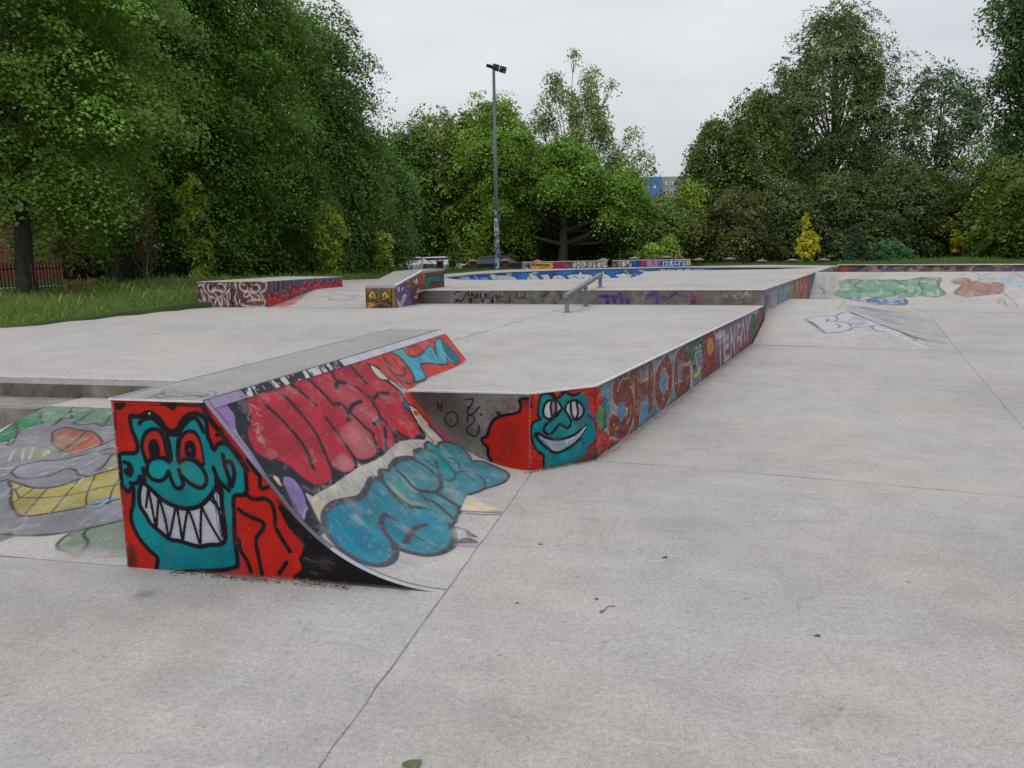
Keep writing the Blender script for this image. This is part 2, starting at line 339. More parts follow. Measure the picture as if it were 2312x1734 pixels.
# ================================================================== the graffiti, colour by colour, each on its own wall
def chips(c, seg, n, size, col=(168, 164, 160)):
    (x0, y0), (x1, y1) = seg; rg = c.rng
    for _ in range(n):
        f = rg.random(); x = x0+(x1-x0)*f+rg.normal(0, size*.5); y = y0+(y1-y0)*f+rg.normal(0, size*.5); r = size*rg.uniform(.3, 1.3); th = np.sort(rg.random(7))*6.283
        c.fillm(np.stack([x+np.cos(th)*r*rg.uniform(.5, 1.2, 7), y+np.sin(th)*r*rg.uniform(.5, 1.2, 7)], 1), rg.uniform(.5, .95), col)
def paint_face(c):
    RED, TEAL, WHT = (205, 36, 22), (0, 146, 150), (196, 200, 212)
    c.Z(200, 700).flood(RED)
    c.fill((165, 25, 22), '225 820 300 830 330 1200 300 1500 330 2000 300 2140 240 1500', .35, .02).fill((60, 40, 32), '330 1960 390 1980 400 2140 330 2140', .8, .012)
    head = '262 1202 330 1192 395 1185 410 1130 390 1060 365 1000 350 930 350 885 400 885 440 880 475 860 505 855 550 875 600 920 640 975 700 1010 745 985 790 910 850 865 910 865 960 890 985 950 992 1040 1020 1110 1045 1160 1075 1120 1120 1105 1190 1140 1250 1210 1300 1300 1312 1400 1310 1530 1215 1552 1213 1700 1218 1890 1243 2106 1215 2140 1100 2165 850 2175 590 2150 575 2066 510 2000 430 1906 372 1796 355 1706 375 1600 372 1470 335 1510 300 1480 278 1440 268 1300'
    c.fill(TEAL, head); c.fill((0, 118, 150), '560 1950 900 1980 1240 1930 1240 2150 1000 2170 600 2150 570 2050', .45, .03).fill((10, 110, 150), '930 1100 990 1100 1000 1260 960 1300', .5, .015)
    c.fill((0, 120, 120), '520 1560 700 1640 950 1650 1040 1560 960 1600 700 1590', .5, .02)
    c.line(K, .025, head.replace('590 2150 575 2066', '590 2190 575 2066'), closed=True, soft=.45)
    # eyes
    c.fill(K, '430 1150 440 1060 480 995 540 972 600 990 640 1050 660 1150 690 1250 660 1275 600 1240 520 1250 480 1290 450 1220').fill((188, 42, 38), '462 1130 478 1060 520 1015 575 1012 612 1070 632 1160 640 1210 590 1215 560 1235 505 1245 478 1200')
    c.fill(K, '500 1150 510 1090 545 1070 580 1100 596 1160 592 1230 560 1250 520 1245')
    c.fill(K, '745 1260 742 1140 762 1050 800 1005 850 990 900 1010 935 1070 955 1160 970 1300 900 1250 830 1235').fill((190, 42, 38), '772 1230 770 1120 795 1055 838 1025 890 1045 925 1110 945 1200 948 1275 900 1235 830 1222')
    c.fill(K, '800 1170 805 1110 840 1085 880 1105 900 1165 892 1220 850 1235 815 1225').fill((150, 30, 50), '835 1150 855 1150 855 1175 835 1175', .8)
    # brows
    c.fill(K, '560 870 610 930 660 985 710 1010 760 1000 790 960 770 1050 700 1055 655 1040 610 1000 580 940').lines(K, .024, '350 890 400 885 470 880 500 850 520 862 600 930;425 945 450 915 490 900 540 905 590 950;760 1010 800 950 850 905 890 900 920 930 960 1010;770 950 830 880 900 860 970 900')
    c.fill(K, '470 860 510 835 560 855 620 910 660 985 600 950 540 885')
    # nose and cheeks
    c.fill((0, 160, 165), '505 1300 530 1255 590 1240 650 1260 680 1300 650 1370 600 1405 540 1395', .6, .008).fill((0, 160, 165), '800 1260 870 1270 940 1330 960 1400 930 1450 860 1430 800 1390 775 1330', .6, .008)
    c.lines(K, .0235, '672 1262 640 1238 580 1228 520 1246 490 1300 494 1360 535 1408 598 1420 645 1392 668 1345 690 1410 725 1475 768 1482 790 1440 768 1380 755 1330;765 1262 810 1240 880 1255 945 1315 982 1390 975 1450 938 1480 880 1462 820 1420 780 1385;655 1040 672 1120 690 1230 672 1262;748 1080 745 1200 752 1265')
    # mouth
    c.fill(WHT, '436 1440 470 1450 540 1510 620 1580 720 1640 830 1662 930 1640 1000 1570 1085 1455 1108 1500 1112 1610 1130 1750 1142 1880 1110 1945 1000 1955 930 1968 850 1950 760 1922 680 1906 600 1846 520 1776 480 1706 432 1626 424 1530')
    c.fill((150, 156, 172), '600 1700 680 1720 700 1800 640 1790', .4, .015)
    c.line(K, .025, '430 1420 440 1440 424 1530 432 1626 480 1706 520 1776 600 1846 680 1906 760 1922 850 1950 930 1968 1000 1955 1110 1945 1142 1880 1130 1750 1112 1610 1108 1500 1085 1440')
    c.line(K, .026, '435 1415 520 1490 620 1580 745 1640 860 1650 950 1615 1015 1545 1085 1440')
    c.lines(K, .0155, '500 1480 490 1560 480 1640;500 1490 530 1640 565 1800 575 1680 585 1570;590 1560 640 1740 672 1880 705 1750 725 1640;740 1650 765 1800 785 1912 805 1780 825 1670;835 1660 885 1800 930 1942 935 1800 940 1660;940 1630 1010 1770 1090 1905 1110 1930;1010 1565 1060 1620 1100 1660;1030 1540 1075 1640 1105 1760 1118 1880;1080 1460 1100 1560 1110 1640')
    c.lines((30, 60, 120), .005, '1040 1470 1060 1650 1080 1800 1110 1900;1060 1460 1085 1700 1100 1850', a=.8)
    # ears
    c.lines(K, .0235, '1120 1205 1135 1290 1165 1380 1195 1465;1150 1262 1185 1268 1212 1330 1212 1400 1190 1465 1170 1450;1040 1310 1075 1400 1120 1455 1172 1502;1065 1400 1068 1470 1090 1520;455 1320 465 1380 430 1400 400 1440 350 1440;430 1385 470 1410;300 1265 345 1285 362 1335 345 1375 310 1340 340 1320')
    c.fill(K, '310 1270 350 1290 355 1350 325 1370 330 1320')
    # hair lines
    c.lines(K, .023, '1252 1656 1290 1690 1380 1732 1450 1766 1455 1816 1400 1896 1402 1980 1428 2106 1445 2200;1300 1526 1370 1572 1470 1570 1530 1620 1552 1706 1560 1806 1620 1916 1680 2010;1250 1906 1270 2006 1320 2086 1355 2180;1310 1120 1360 1200 1420 1340 1435 1480 1492 1476;1070 1040 1110 1010 1060 960 1000 880 950 780;1660 1740 1720 1810 1790 1880;1590 2190 1650 2100;700 2230 740 2230')
    c.lines(K, .030, '945 775 985 860 1040 950 1100 1020 1180 1130 1260 1240 1320 1330;1330 1250 1400 1350;1600 1640 1680 1790 1760 1880')
    c.fill(K, '1560 1570 1640 1640 1760 1760 1900 1870 2100 1990 2300 2090 2700 2230 3000 2290 3000 2420 2000 2150 1800 1960 1700 1800', 1, .006)
    c.fill(K, '1690 1700 1740 1800 1800 1890 1780 2010 1750 2070 1775 2150 1730 2250 2300 2330 3000 2400 3000 2200 2200 2120 1900 1960').fill((55, 55, 50), '1780 2060 1900 2050 2050 2100 2000 2150 1850 2130', .35, .015)
    c.lines((95, 95, 90), .006, '1800 2060 1880 2090 1960 2100;1850 2180 1900 2200;1960 2080 2040 2110', a=.6)
    # top
    c.fill(K, '215 775 312 770 305 800 268 832 232 822').fill(K, '590 775 640 800 680 825 712 835 740 800 790 775').fill((62, 50, 48), '740 776 945 786 930 808 800 806').line((60, 20, 20), .006, '215 790 950 800', a=.8, smooth=False)
    c.fill((235, 235, 215), '508 852 516 860 508 868 500 860')
    c.lines((25, 20, 22), .010, '255 1200 265 1400 275 1500;225 820 232 1000', a=.8)
    rng = c.rng
    for _ in range(260):
        x, y = rng.uniform(330, 1900), rng.uniform(1600, 2160); r = rng.uniform(1.5, 4); c.fill(K if rng.random() < .7 else (190, 190, 185), f'{x} {y-r} {x+r*1.4} {y} {x} {y+r} {x-r} {y}', rng.uniform(.4, .9), 0, False)
    chips(c, [(0, .02), (0, .87)], 46, .006); chips(c, [(0, .884), (UT, .884)], 30, .005); chips(c, [(.3, .012), (1.2, .012)], 60, .011, (96, 84, 72))
    c.mottle(.07, (9, 14), (120, 70, 80), .18, 1.0)
    c.fade(lambda s, t: np.clip((.018-t)/.02, 0, 1)*np.clip((s-.3)*3, 0, 1), .85)
def paint_ground(c):
    c.halo = 0; c.g = .5; rng = c.rng; DKs, PL = (96, 92, 88), (222, 220, 218)
    c.fill((92, 90, 90), '303 1349 310 1340 322 1334 340 1337 366 1333 350 1341 325 1350', .5, .02).fill((120, 116, 112), '320 1330 420 1325 520 1345 480 1370 380 1362', .22, .08).fill((170, 190, 190), '380 1300 520 1312 560 1322 430 1320', .25, .03).fill((196, 120, 116), '315 1292 350 1293 340 1304 322 1302', .35, .012)
    for q in ('40 1360 90 1350 70 1390', '230 1460 260 1440 240 1490', '110 1520 180 1500 210 1505 150 1530', '350 1500 380 1490 420 1500 370 1530', '450 1490 520 1450 560 1440 500 1500', '520 1420 600 1400 580 1430', '250 1390 290 1380 270 1420', '900 1560 960 1600 900 1660', '640 1600 700 1560 690 1620'): c.fill(PL, q, .16, .03)
    for q in ('1222 1560 1245 1600 1240 1640 1200 1690 1150 1680 1190 1610', '1120 1500 1180 1480 1200 1520 1140 1530', '300 1540 420 1520 500 1560 380 1580', '1500 1560 1620 1540 1680 1600 1560 1620', '1750 1300 1900 1280 1950 1320 1800 1340', '1450 1180 1600 1170 1650 1190 1500 1200'): c.fill(DKs, q, .13, .10)
    for x, y, dx, dy in ((238, 1533, 14, -2), (80, 1632, 14, -5), (335, 1697, 8, -3), (384, 1599, 10, -2), (8, 1567, 6, 3), (1213, 1230, 10, 0), (1155, 1276, 7, -1), (1360, 1448, 6, 3), (1300, 1302, 8, 1), (1218, 1223, 12, 0), (1440, 1240, 8, 0), (1402, 1560, 5, 2), (1680, 1351, 8, 0), (1900, 1600, 6, 2), (2050, 1450, 7, -1), (1990, 1180, 8, 1)): c.line((60, 56, 52), .010, f'{x} {y} {x+dx} {y+dy}', a=.75, smooth=False)
    c.lines((70, 66, 62), .006, '1405 1272 1440 1273 1455 1275;1480 1275 1520 1277;1545 1293 1568 1304;1000 1500 1030 1490;430 1395 470 1380 510 1376;1700 1120 1760 1130 1800 1132;1850 1230 1900 1228', a=.5)
    for _ in range(150):
        x, y = rng.uniform(0, 2312), rng.uniform(1100, 1734); L = rng.uniform(8, 60)*(y-800)/900; c.line(PL if rng.random() < .6 else DKs, rng.uniform(.004, .010), f'{x} {y} {x+L*.5} {y-L*.10} {x+L} {y-L*rng.uniform(.12, .3)}', a=rng.uniform(.10, .3))
    # blown dirt settled along the feet of the walls, doubling as painted contact shade
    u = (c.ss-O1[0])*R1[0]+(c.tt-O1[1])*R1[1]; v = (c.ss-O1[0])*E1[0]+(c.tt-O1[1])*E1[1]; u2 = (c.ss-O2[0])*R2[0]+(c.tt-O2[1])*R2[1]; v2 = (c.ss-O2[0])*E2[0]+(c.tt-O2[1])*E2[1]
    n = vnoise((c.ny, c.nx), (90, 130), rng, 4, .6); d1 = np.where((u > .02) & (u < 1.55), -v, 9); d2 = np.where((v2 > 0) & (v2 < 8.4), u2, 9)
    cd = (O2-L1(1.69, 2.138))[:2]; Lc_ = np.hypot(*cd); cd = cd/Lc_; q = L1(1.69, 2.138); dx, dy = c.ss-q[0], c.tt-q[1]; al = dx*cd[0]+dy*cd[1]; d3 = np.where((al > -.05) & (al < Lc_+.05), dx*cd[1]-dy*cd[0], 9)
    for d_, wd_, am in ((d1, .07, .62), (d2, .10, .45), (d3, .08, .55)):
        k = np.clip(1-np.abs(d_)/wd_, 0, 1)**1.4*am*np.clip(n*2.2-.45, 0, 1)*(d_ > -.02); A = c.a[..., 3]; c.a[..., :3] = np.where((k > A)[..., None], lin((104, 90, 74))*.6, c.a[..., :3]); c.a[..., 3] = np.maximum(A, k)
def paint_curve(c):
    DK, RED, TL, GR = (44, 46, 58), (200, 50, 66), (74, 146, 156), (84, 82, 88)
    c.Z(500, 740)
    sh = lambda st: ' '.join(str(float(v)+(442 if i % 2 == 0 else 590)) for i, v in enumerate(st.split()))
    c.fill((188, 178, 196), '-200 560 40 530 140 800 340 1100 560 1400 760 1680 980 1880 1100 1990 1300 2090 1100 2060 800 1860 500 1500 200 1060 -60 700', .9)
    c.fill((158, 132, 186), '-160 595 110 540 150 760 120 850 40 800', 1)
    c.fill(DK, '85 550 700 380 1160 245 1270 320 1500 560 1660 830 1700 920 1600 975 1485 945 1472 1025 1420 1085 1310 1075 1290 1135 1210 1165 1130 1135 1135 1235 1050 1292 960 1285 945 1360 880 1412 780 1415 700 1380 760 1500 830 1640 860 1700 800 1740 700 1640 560 1490 430 1310 330 1160 220 1000 130 870 110 740')
    c.fill((150, 128, 182), '515 1255 600 1265 680 1380 705 1500 680 1600 600 1500 560 1400').fill((225, 205, 180), '430 1240 470 1250 500 1320 470 1300').fill((40, 60, 90), '520 1330 580 1420 640 1520 600 1500 540 1420', .6)
    c.lines((205, 205, 215), .008, '700 1480 715 1500 690 1540 685 1600;130 570 180 560 200 590', a=.7)
    red = '205 572 300 532 430 462 560 412 740 362 920 312 1060 290 1170 258 1235 322 1300 402 1420 475 1510 562 1556 682 1640 815 1652 890 1600 932 1520 902 1450 862 1462 960 1430 1032 1380 1052 1312 1012 1300 1062 1240 1102 1150 1112 1102 1082 1122 1150 1100 1202 1030 1222 950 1192 922 1172 932 1268 880 1312 800 1322 720 1292 640 1232 560 1162 470 1122 400 1112 300 1062 232 962 202 860 232 762 216 660'
    c.fill(RED, red); c.fill((225, 130, 140), '880 470 1000 480 1130 560 1290 700 1310 800 1230 840 1120 780 1000 600 900 560', .35, .05).fill((235, 175, 175), '1080 800 1180 830 1240 950 1220 1080 1120 1060 1050 900', .5, .05)
    c.fill((235, 190, 185), '960 1090 1040 1080 1100 1150 1060 1200 970 1180', .5, .03).fill((165, 35, 55), '330 760 450 780 480 900 400 960 330 880', .5, .05).fill((150, 40, 70), '930 330 1150 290 1220 420 1100 440 980 430', .5, .05).fill((230, 40, 45), '1440 860 1560 760 1645 860 1600 925 1500 900', .6, .03).fill((160, 40, 60), '700 900 800 950 830 1080 740 1060', .45, .05)
    c.lines(DK, .030, '380 658 480 745 600 875 700 1015 765 1170;430 512 560 605 700 765 800 905 870 1065 920 1172;560 460 660 532 780 642;720 430 830 532 930 640;930 640 1000 640 1060 700 1130 762 1200 835 1260 885 1290 990 1312 1060;870 752 950 862 1050 1002 1110 1092;950 492 970 462 1040 460 1130 502 1220 572 1280 652 1312 720 1322 765 1268 805;1055 772 1060 702 1100 642 1165 612;1268 592 1300 560 1340 547 1392 547;915 355 950 430 1005 462;1060 300 1130 382 1205 460;1320 740 1400 822 1450 922 1470 962;1362 832 1375 1032')
    c.line(DK, .028, red, closed=True)
    c.fill((222, 72, 58), '1165 255 1300 212 1860 55 2035 265 1720 420 1560 515 1480 468 1380 430 1240 310')
    blue = '1405 198 1500 172 1560 238 1620 238 1668 215 1705 172 1742 150 1792 232 1776 120 1812 92 1852 132 1940 212 1980 262 1956 298 1902 282 1872 250 1880 302 1830 310 1760 300 1690 298 1660 322 1705 420 1612 452 1600 400 1540 302 1480 242'
    c.fill((88, 180, 205), blue).fill((120, 190, 190), '1410 195 1500 172 1540 230 1500 260', .6, .02).fill((50, 130, 140), '1835 118 1900 150 1970 240 1950 290 1890 250 1850 190').line(GR, .022, blue, closed=True)
    c.lines((60, 80, 90), .014, '1840 130 1880 200 1940 280;1870 140 1920 220 1950 260;1860 160 1905 240;1740 200 1770 250;1780 180 1800 240;1640 240 1660 270;1560 235 1560 170 1640 150', a=.8)
    c.lines((70, 75, 90), .022, '1345 222 1370 302 1425 385 1500 450 1580 462 1605 425 1545 320 1480 250 1410 205;1400 335 1440 382 1500 402 1532 382 1512 322;1378 272 1422 330;1432 262 1462 302;1245 312 1300 330 1400 420 1500 500')
    c.fill((218, 214, 190), '1238 312 1290 335 1350 390 1388 436 1320 425 1268 372').line(DK, .012, '1238 312 1290 335 1350 390 1388 436 1320 425 1268 372', closed=True)
    # right edge below the platform
    c.fill((222, 70, 48), '1530 545 1600 560 1700 680 1800 800 1950 960 1860 960 1750 830 1640 700 1550 630').fill((140, 100, 170), '1740 800 1790 850 1880 945 1830 955 1720 830')
    c.fill((60, 78, 100), '1505 600 1545 612 1568 650 1550 700 1515 665').fill((222, 208, 182), '1575 680 1640 700 1700 800 1780 880 1845 950 1812 1000 1742 935 1680 865 1620 765').fill((225, 80, 50), '1598 690 1635 705 1640 730 1610 730')
    c.lines(DK, .016, '1560 640 1610 665 1690 760 1770 845 1870 955;1575 690 1630 790 1700 880 1760 950')
    # cream ground between the two words
    c.fill((216, 210, 196), '755 1420 950 1300 960 1290 1140 1165 1320 1085 1480 955 1680 935 1800 995 1700 1010 1440 1110 1340 1200 1240 1280 1180 1400 1000 1460 880 1520 830 1630 790 1530').fill((236, 205, 176), '760 1450 830 1460 850 1560 828 1620', .8, .015)
    rng = c.rng
    for _ in range(150):
        x, y = rng.uniform(800, 1700), 0; y = 1400-(x-800)*.5+rng.uniform(-80, 60); L = rng.uniform(10, 60); c.line((90, 110, 120) if rng.random() < .6 else (235, 225, 205), .005, f'{x} {y} {x+L*.5} {y+L}', a=rng.uniform(.3, .8), smooth=False)
    t1 = sh('440 1000 500 912 620 872 720 852 780 792 822 702 872 692 920 742 960 802 1040 872 1110 912 1200 920 1300 922 1400 1002 1450 1082 1460 1202 1400 1262 1280 1290 1150 1272 1030 1232 962 1172 975 1272 940 1342 860 1370 760 1352 640 1292 540 1212 470 1122')
    t2 = sh('890 612 960 612 980 562 1030 512 1110 500 1180 500 1172 452 1230 430 1280 442 1262 402 1290 372 1340 402 1368 420 1385 382 1440 372 1540 402 1600 462 1642 522 1740 532 1840 572 1930 622 1912 682 1830 722 1750 742 1680 772 1602 802 1600 872 1560 902 1500 882 1532 932 1500 972 1480 1032 1430 1032 1350 972 1290 922 1200 902 1100 902 1040 852 970 792 900 712')
    c.line(GR, .085, t1, closed=True, soft=.15).line(GR, .05, t2, closed=True, soft=.2); c.fill(TL, t2).fill((52, 142, 162), t1)
    c.fill((0, 138, 170), sh('450 1000 520 915 650 880 740 900 720 1000 780 1080 860 1200 920 1300 860 1350 700 1320 560 1220 480 1120'), .75, .06).fill((0, 150, 150), sh('1290 380 1400 480 1490 600 1490 650 1420 590 1330 480'), .8, .01)
    c.fill((160, 190, 175), sh('1020 600 1100 640 1160 720 1180 780 1080 700'), .6, .02).fill((200, 205, 160), sh('950 700 1030 760 1140 860 1260 890 1200 900 1060 860 980 790'), .5, .02).fill((170, 185, 185), sh('1400 740 1500 760 1580 830 1560 880 1450 830'), .5, .02).fill((200, 210, 210), sh('660 970 700 980 720 1040 680 1030'), .6, .02)
    c.fill((110, 150, 180), sh('1460 540 1640 560 1800 600 1880 640 1760 680 1600 620'), .5, .03).fill((150, 185, 160), sh('1400 430 1460 460 1480 520 1420 500'), .5, .02)
    c.lines(GR, .034, sh('985 556 1050 512 1150 512 1250 562 1350 642 1392 712 1370 762 1300 780 1222 772 1150 732 1080 652 1020 602')+';'+sh('890 612 900 682 980 782 1060 852 1140 900 1240 910')+';'+sh('1222 772 1320 782 1420 832 1530 902 1542 942')+';'+sh('1210 800 1260 842 1340 872 1420 942 1490 1002')+';'+sh('1000 1012 930 972 892 1002 902 1082 962 1172 1030 1232')+';'+sh('1092 1202 1130 1122 1190 1072 1262 1052'))
    c.lines((80, 90, 100), .016, sh('1260 402 1350 462 1440 542 1500 622 1492 672 1440 682 1380 642 1350 562 1352 522')+';'+sh('1172 472 1200 432 1270 432 1340 462')+';'+sh('1500 642 1540 612 1620 612 1700 642 1750 692 1750 742')+';'+sh('1450 492 1520 522 1545 590')+';'+sh('1150 1132 1230 1182 1312 1222')+';'+sh('1260 520 1320 560 1350 520'))
    for _ in range(160):
        x, y = rng.uniform(900, 1800), rng.uniform(1150, 1900); L = rng.uniform(15, 70); y = 1200+(1900-x)*.35+rng.uniform(-60, 250)
        c.line(((190, 205, 175), (30, 140, 160), (60, 100, 140))[int(rng.integers(3))], .006, f'{x} {y} {x+L*.6} {y+L*.8}', a=rng.uniform(.2, .5), smooth=False)
    c.fill((228, 208, 182), sh('1612 808 1700 850 1800 890 1922 932 1700 942 1560 932 1560 905')).lines((110, 105, 112), .018, sh('1560 935 1700 945 1915 945')+';'+sh('1600 955 1740 968 1905 962')+';'+sh('1520 1075 1600 1100 1640 1140'))
    c.fill((105, 100, 106), sh('1590 1108 1640 1120 1695 1160 1650 1155 1610 1150')).fill((105, 100, 106), sh('1500 1202 1570 1160 1640 1165 1700 1202 1600 1208')).fill((170, 155, 185), sh('1480 1216 1700 1214 1700 1245 1560 1238'), .8, .01).fill((120, 165, 195), sh('1040 1350 1140 1340 1230 1380 1180 1400 1080 1375'), .45, .03).fill((205, 205, 210), sh('1480 1090 1560 1080 1640 1130 1560 1180 1490 1160'), .5, .02)
    c.scuff(.2, (26, 50), 1.3); c.mottle(.09, (16, 40), (205, 180, 185), .22, .9)
    # white worn coping plate and side plates (steel flush with the concrete)
    band = (c.tt < .052); n = vnoise((c.ny, c.nx), (8, 90), c.rng, 4, .7); n = (n-n.mean())/n.std(); vv = c.ss
    dens = np.interp(vv, [0, .2, .34, .42, 1.3, 1.9, 3.8], [-3, -3, -.1, .0, .15, -1.6, -2.5]); dark = (n < dens)
    wh = np.where((vv < .33)[..., None], lin((178, 160, 200))*c.g, lin((226, 226, 234))*c.g)
    bc = np.where(dark[..., None], lin((58, 60, 68))*c.g, wh); c.a[..., :3] = np.where(band[..., None], bc, c.a[..., :3]); c.a[..., 3] = np.where(band, 1, c.a[..., 3])
    for col, a_, b_ in (((60, 60, 68), .052, .060),): 
        k = (c.tt >= a_) & (c.tt < b_); c.a[..., :3] = np.where(k[..., None], c.a[..., :3]*.55, c.a[..., :3])
    edge = (c.ss < .034); tcol = np.interp(c.tt, [0, .35, .5, .8, 1.0, ARC], [0, 0, 1, 1, .4, .2])[..., None]
    ec = lin((172, 152, 190))*(1-tcol)+lin((120, 112, 128))*tcol; ec = np.where((c.tt > .95)[..., None], lin((205, 203, 210)), ec)*c.g
    c.a[..., :3] = np.where(edge[..., None], ec, c.a[..., :3]); c.a[..., 3] = np.where(edge, 1, c.a[..., 3])
    k = (c.ss >= .034) & (c.ss < .042); c.a[..., :3] = np.where(k[..., None], c.a[..., :3]*.5, c.a[..., :3]); c.a[..., 3] = np.where(k, np.maximum(c.a[..., 3], .7), c.a[..., 3])
    # thin shrinkage crack across the face
    c.line((60, 45, 50), .005, '330 1150 470 1090 640 970 820 900 1060 770 1260 660 1400 600 1530 540', a=.8, smooth=False)
    c.lines((235, 225, 228), .004, '230 640 280 660 300 720 340 740;240 700 220 760 260 790;260 810 310 800 300 860 330 900 310 940;270 850 300 880;290 900 340 960;250 650 330 690', a=.9)
def paint_top(c):
    c.Z(200, 700).flood((150, 148, 146), .45)
    c.lines((98, 98, 118), .012, '480 740 600 700 640 665 800 668 1000 670 1060 690 1000 720 700 690 620 705 760 725 950 700 980 715 640 735 560 720 700 750 900 735 980 705;500 725 620 685 720 680 860 690 1000 690;560 745 660 715 800 705 960 725;540 730 640 725 840 715 960 712', a=.75)
    c.Z(840, 700, .13562).lines((120, 110, 112), .006, '250 430 330 400 400 420 470 400 600 390;300 450 420 430 560 410;380 380 500 370 640 380', a=.6)
    # dark scuffed long edges
    n = vnoise((c.ny, c.nx), (4, 60), c.rng, 4, .6); e = np.clip((.07-c.tt)/.07, 0, 1)*.65+np.clip((c.tt-.44)/.07, 0, 1)*.75+np.clip((c.ss-3.2)/.6, 0, 1)*.35
    a = np.clip(e*(n*1.6-.1), 0, .85); c.a[..., :3] = np.where((c.a[..., 3:] > .1), c.a[..., :3], lin((88, 88, 92))*c.g); c.a[..., 3] = np.maximum(c.a[..., 3], a)
    k = (c.tt < .012) | (c.tt > .505); c.a[k, 3] = .9; c.a[k, :3] = lin((70, 72, 80))*c.g
def paint_platform_front(c):
    c.Z(900, 740)
    c.fill((70, 42, 46), '80 540 500 545 480 640 300 720 160 660', .6, .05).fill((60, 52, 50), '120 600 560 560 640 700 560 900 300 800', .45, .06)
    c.fill((205, 38, 24), '1100 545 1085 590 1030 600 1010 640 1008 690 960 712 880 725 820 748 775 790 752 845 735 900 695 925 705 960 742 1000 748 1060 775 1110 860 1145 1000 1190 1110 1215').fill((110, 30, 28), '880 800 980 830 960 980 1000 1100 900 1050 850 900', .4, .04).fill((120, 28, 40), '1010 600 1095 580 1095 660 1040 650', .6, .02)
    c.lines(K, .024, '1095 590 1030 592 1005 610 1015 640 1008 690 960 715 880 728 820 748 775 790 752 845 735 900 692 925 705 960 742 1000 745 1060 770 1105')
    c.lines((20, 18, 22), .013, '555 600 620 595 600 650 570 705 610 720 675 660;600 655 570 665;575 790 570 745 600 730 630 750 620 790 570 830 575 870 630 905 665 870 670 815;385 760 400 715 450 700 490 740 480 800 430 820 395 790 385 760;430 765 438 770;835 705 820 700 815 715 835 720 845 705;325 620 330 680;360 620 355 690;330 650 360 650;680 716 690 722 682 728 678 720', a=.9)
    c.lines((150, 40, 40), .05, '930 660 960 670', a=.5)
    for y in range(560, 1180, 35): c.line((150, 150, 145), .006, f'1086 {y} 1090 {y+14}', a=.7)
def paint_rightpiece(c):
    """the smiling teal face at the corner, seen on both of the walls that meet there"""
    TEAL = (0, 142, 150); c.Z(1100, 850, .13562)
    c.fill((206, 40, 26), '680 270 1860 130 1900 300 1960 900 2060 1000 2040 1180 1800 1400 680 1620', 1, 0, False)
    c.fill((110, 30, 40), '680 300 760 290 760 500 690 480', .7, .02)
    head = '905 300 870 400 852 500 840 600 852 662 890 712 790 752 742 820 730 900 740 1000 762 1112 800 1190 860 1262 930 1302 942 1400 935 1540 1200 1520 1520 1450 1650 1300 1690 1150 1790 1050 1802 900 1750 700 1702 550 1672 420 1650 350 1600 282 1522 272 1450 312 1382 300 1300 272 1242 312 1200 352 1112 352 1052 302 982 288'
    c.fill(TEAL, head).fill((0, 100, 165), '1480 300 1640 330 1690 500 1700 600 1600 480 1520 400', .55, .02).fill((20, 90, 150), '1560 960 1700 860 1790 900 1760 1040 1680 1120 1520 1200 1400 1260 1500 1100', .5, .03)
    c.fill((88, 84, 78), '1560 260 1680 300 1720 420 1690 620 1640 560 1660 420 1600 330', .7, .02).fill((84, 66, 58), '1380 1500 1500 1340 1640 1240 1700 1130 1800 1180 1840 1400 1600 1420', .85, .03).fill((80, 70, 70), '1480 760 1640 700 1700 640 1660 780 1560 860', .6, .02)
    c.line(K, .020, '905 300 870 400 852 500 840 600 852 662 890 712 790 752 742 820 730 900 740 1000 762 1112 800 1190 860 1262 930 1302 942 1400 935 1540')
    c.line(K, .020, '1540 270 1450 312 1382 300 1300 272 1242 312 1200 352 1112 352 1052 302 982 275 905 300').lines(K, .024, '700 480 730 500 700 420;1060 250 1130 340;1200 330 1300 240 1500 200')
    c.fill((205, 210, 215), '958 560 985 462 1050 415 1150 425 1240 500 1200 560 1130 640 1040 685 968 652').fill((205, 210, 215), '1308 545 1340 462 1420 412 1500 430 1582 500 1592 600 1540 672 1450 702 1388 682 1330 602').fill((90, 90, 88), '1520 440 1590 520 1590 620 1545 660 1530 560', .6, .01)
    c.lines(K, .021, '1245 530 1185 425 1085 388 985 430 936 540 942 645 1000 702 1080 690 1160 620 1245 535;1075 400 1058 520 1085 690;1132 395 1152 540 1105 690;1300 545 1330 452 1420 400 1520 420 1600 520 1592 640 1500 712 1440 715;1392 430 1400 600 1442 702;1490 440 1512 600 1475 712;1100 340 1110 400')
    c.fill((60, 60, 70), '1075 420 1135 410 1145 560 1100 680 1070 540', .6)
    c.lines(K, .022, '1285 540 1330 620 1380 692 1392 780 1350 852 1290 842 1212 792 1150 852 1090 932 1020 962 952 922 950 842 1012 772 1100 702 1182 622 1245 535')
    c.fill((200, 210, 226), '850 962 950 1022 1100 1062 1300 1032 1450 982 1560 912 1645 815 1600 932 1500 1052 1350 1162 1200 1232 1100 1222 1000 1132 900 1042')
    c.lines(K, .022, '800 955 850 945 960 1010 1120 1050 1300 1030 1450 970 1540 905;800 990 900 1110 1000 1200 1090 1262 1200 1262 1330 1202 1450 1122 1540 1030').lines(K, .012, '1540 905 1650 800;1540 1030 1640 880')
    c.fill(K, '785 990 810 940 870 940 850 1000 820 1030')
    c.lines((90, 105, 130), .004, '900 1060 1050 1110 1200 1140 1350 1110 1500 1020 1600 930;1010 1150 1120 1190 1250 1190 1380 1140 1480 1070;'+';'.join(f'{x} {1020+25*(1-abs(x-1200)/400)} {x+4} {1100+110*(1-abs(x-1180)/330)}' for x in range(940, 1500, 38)))
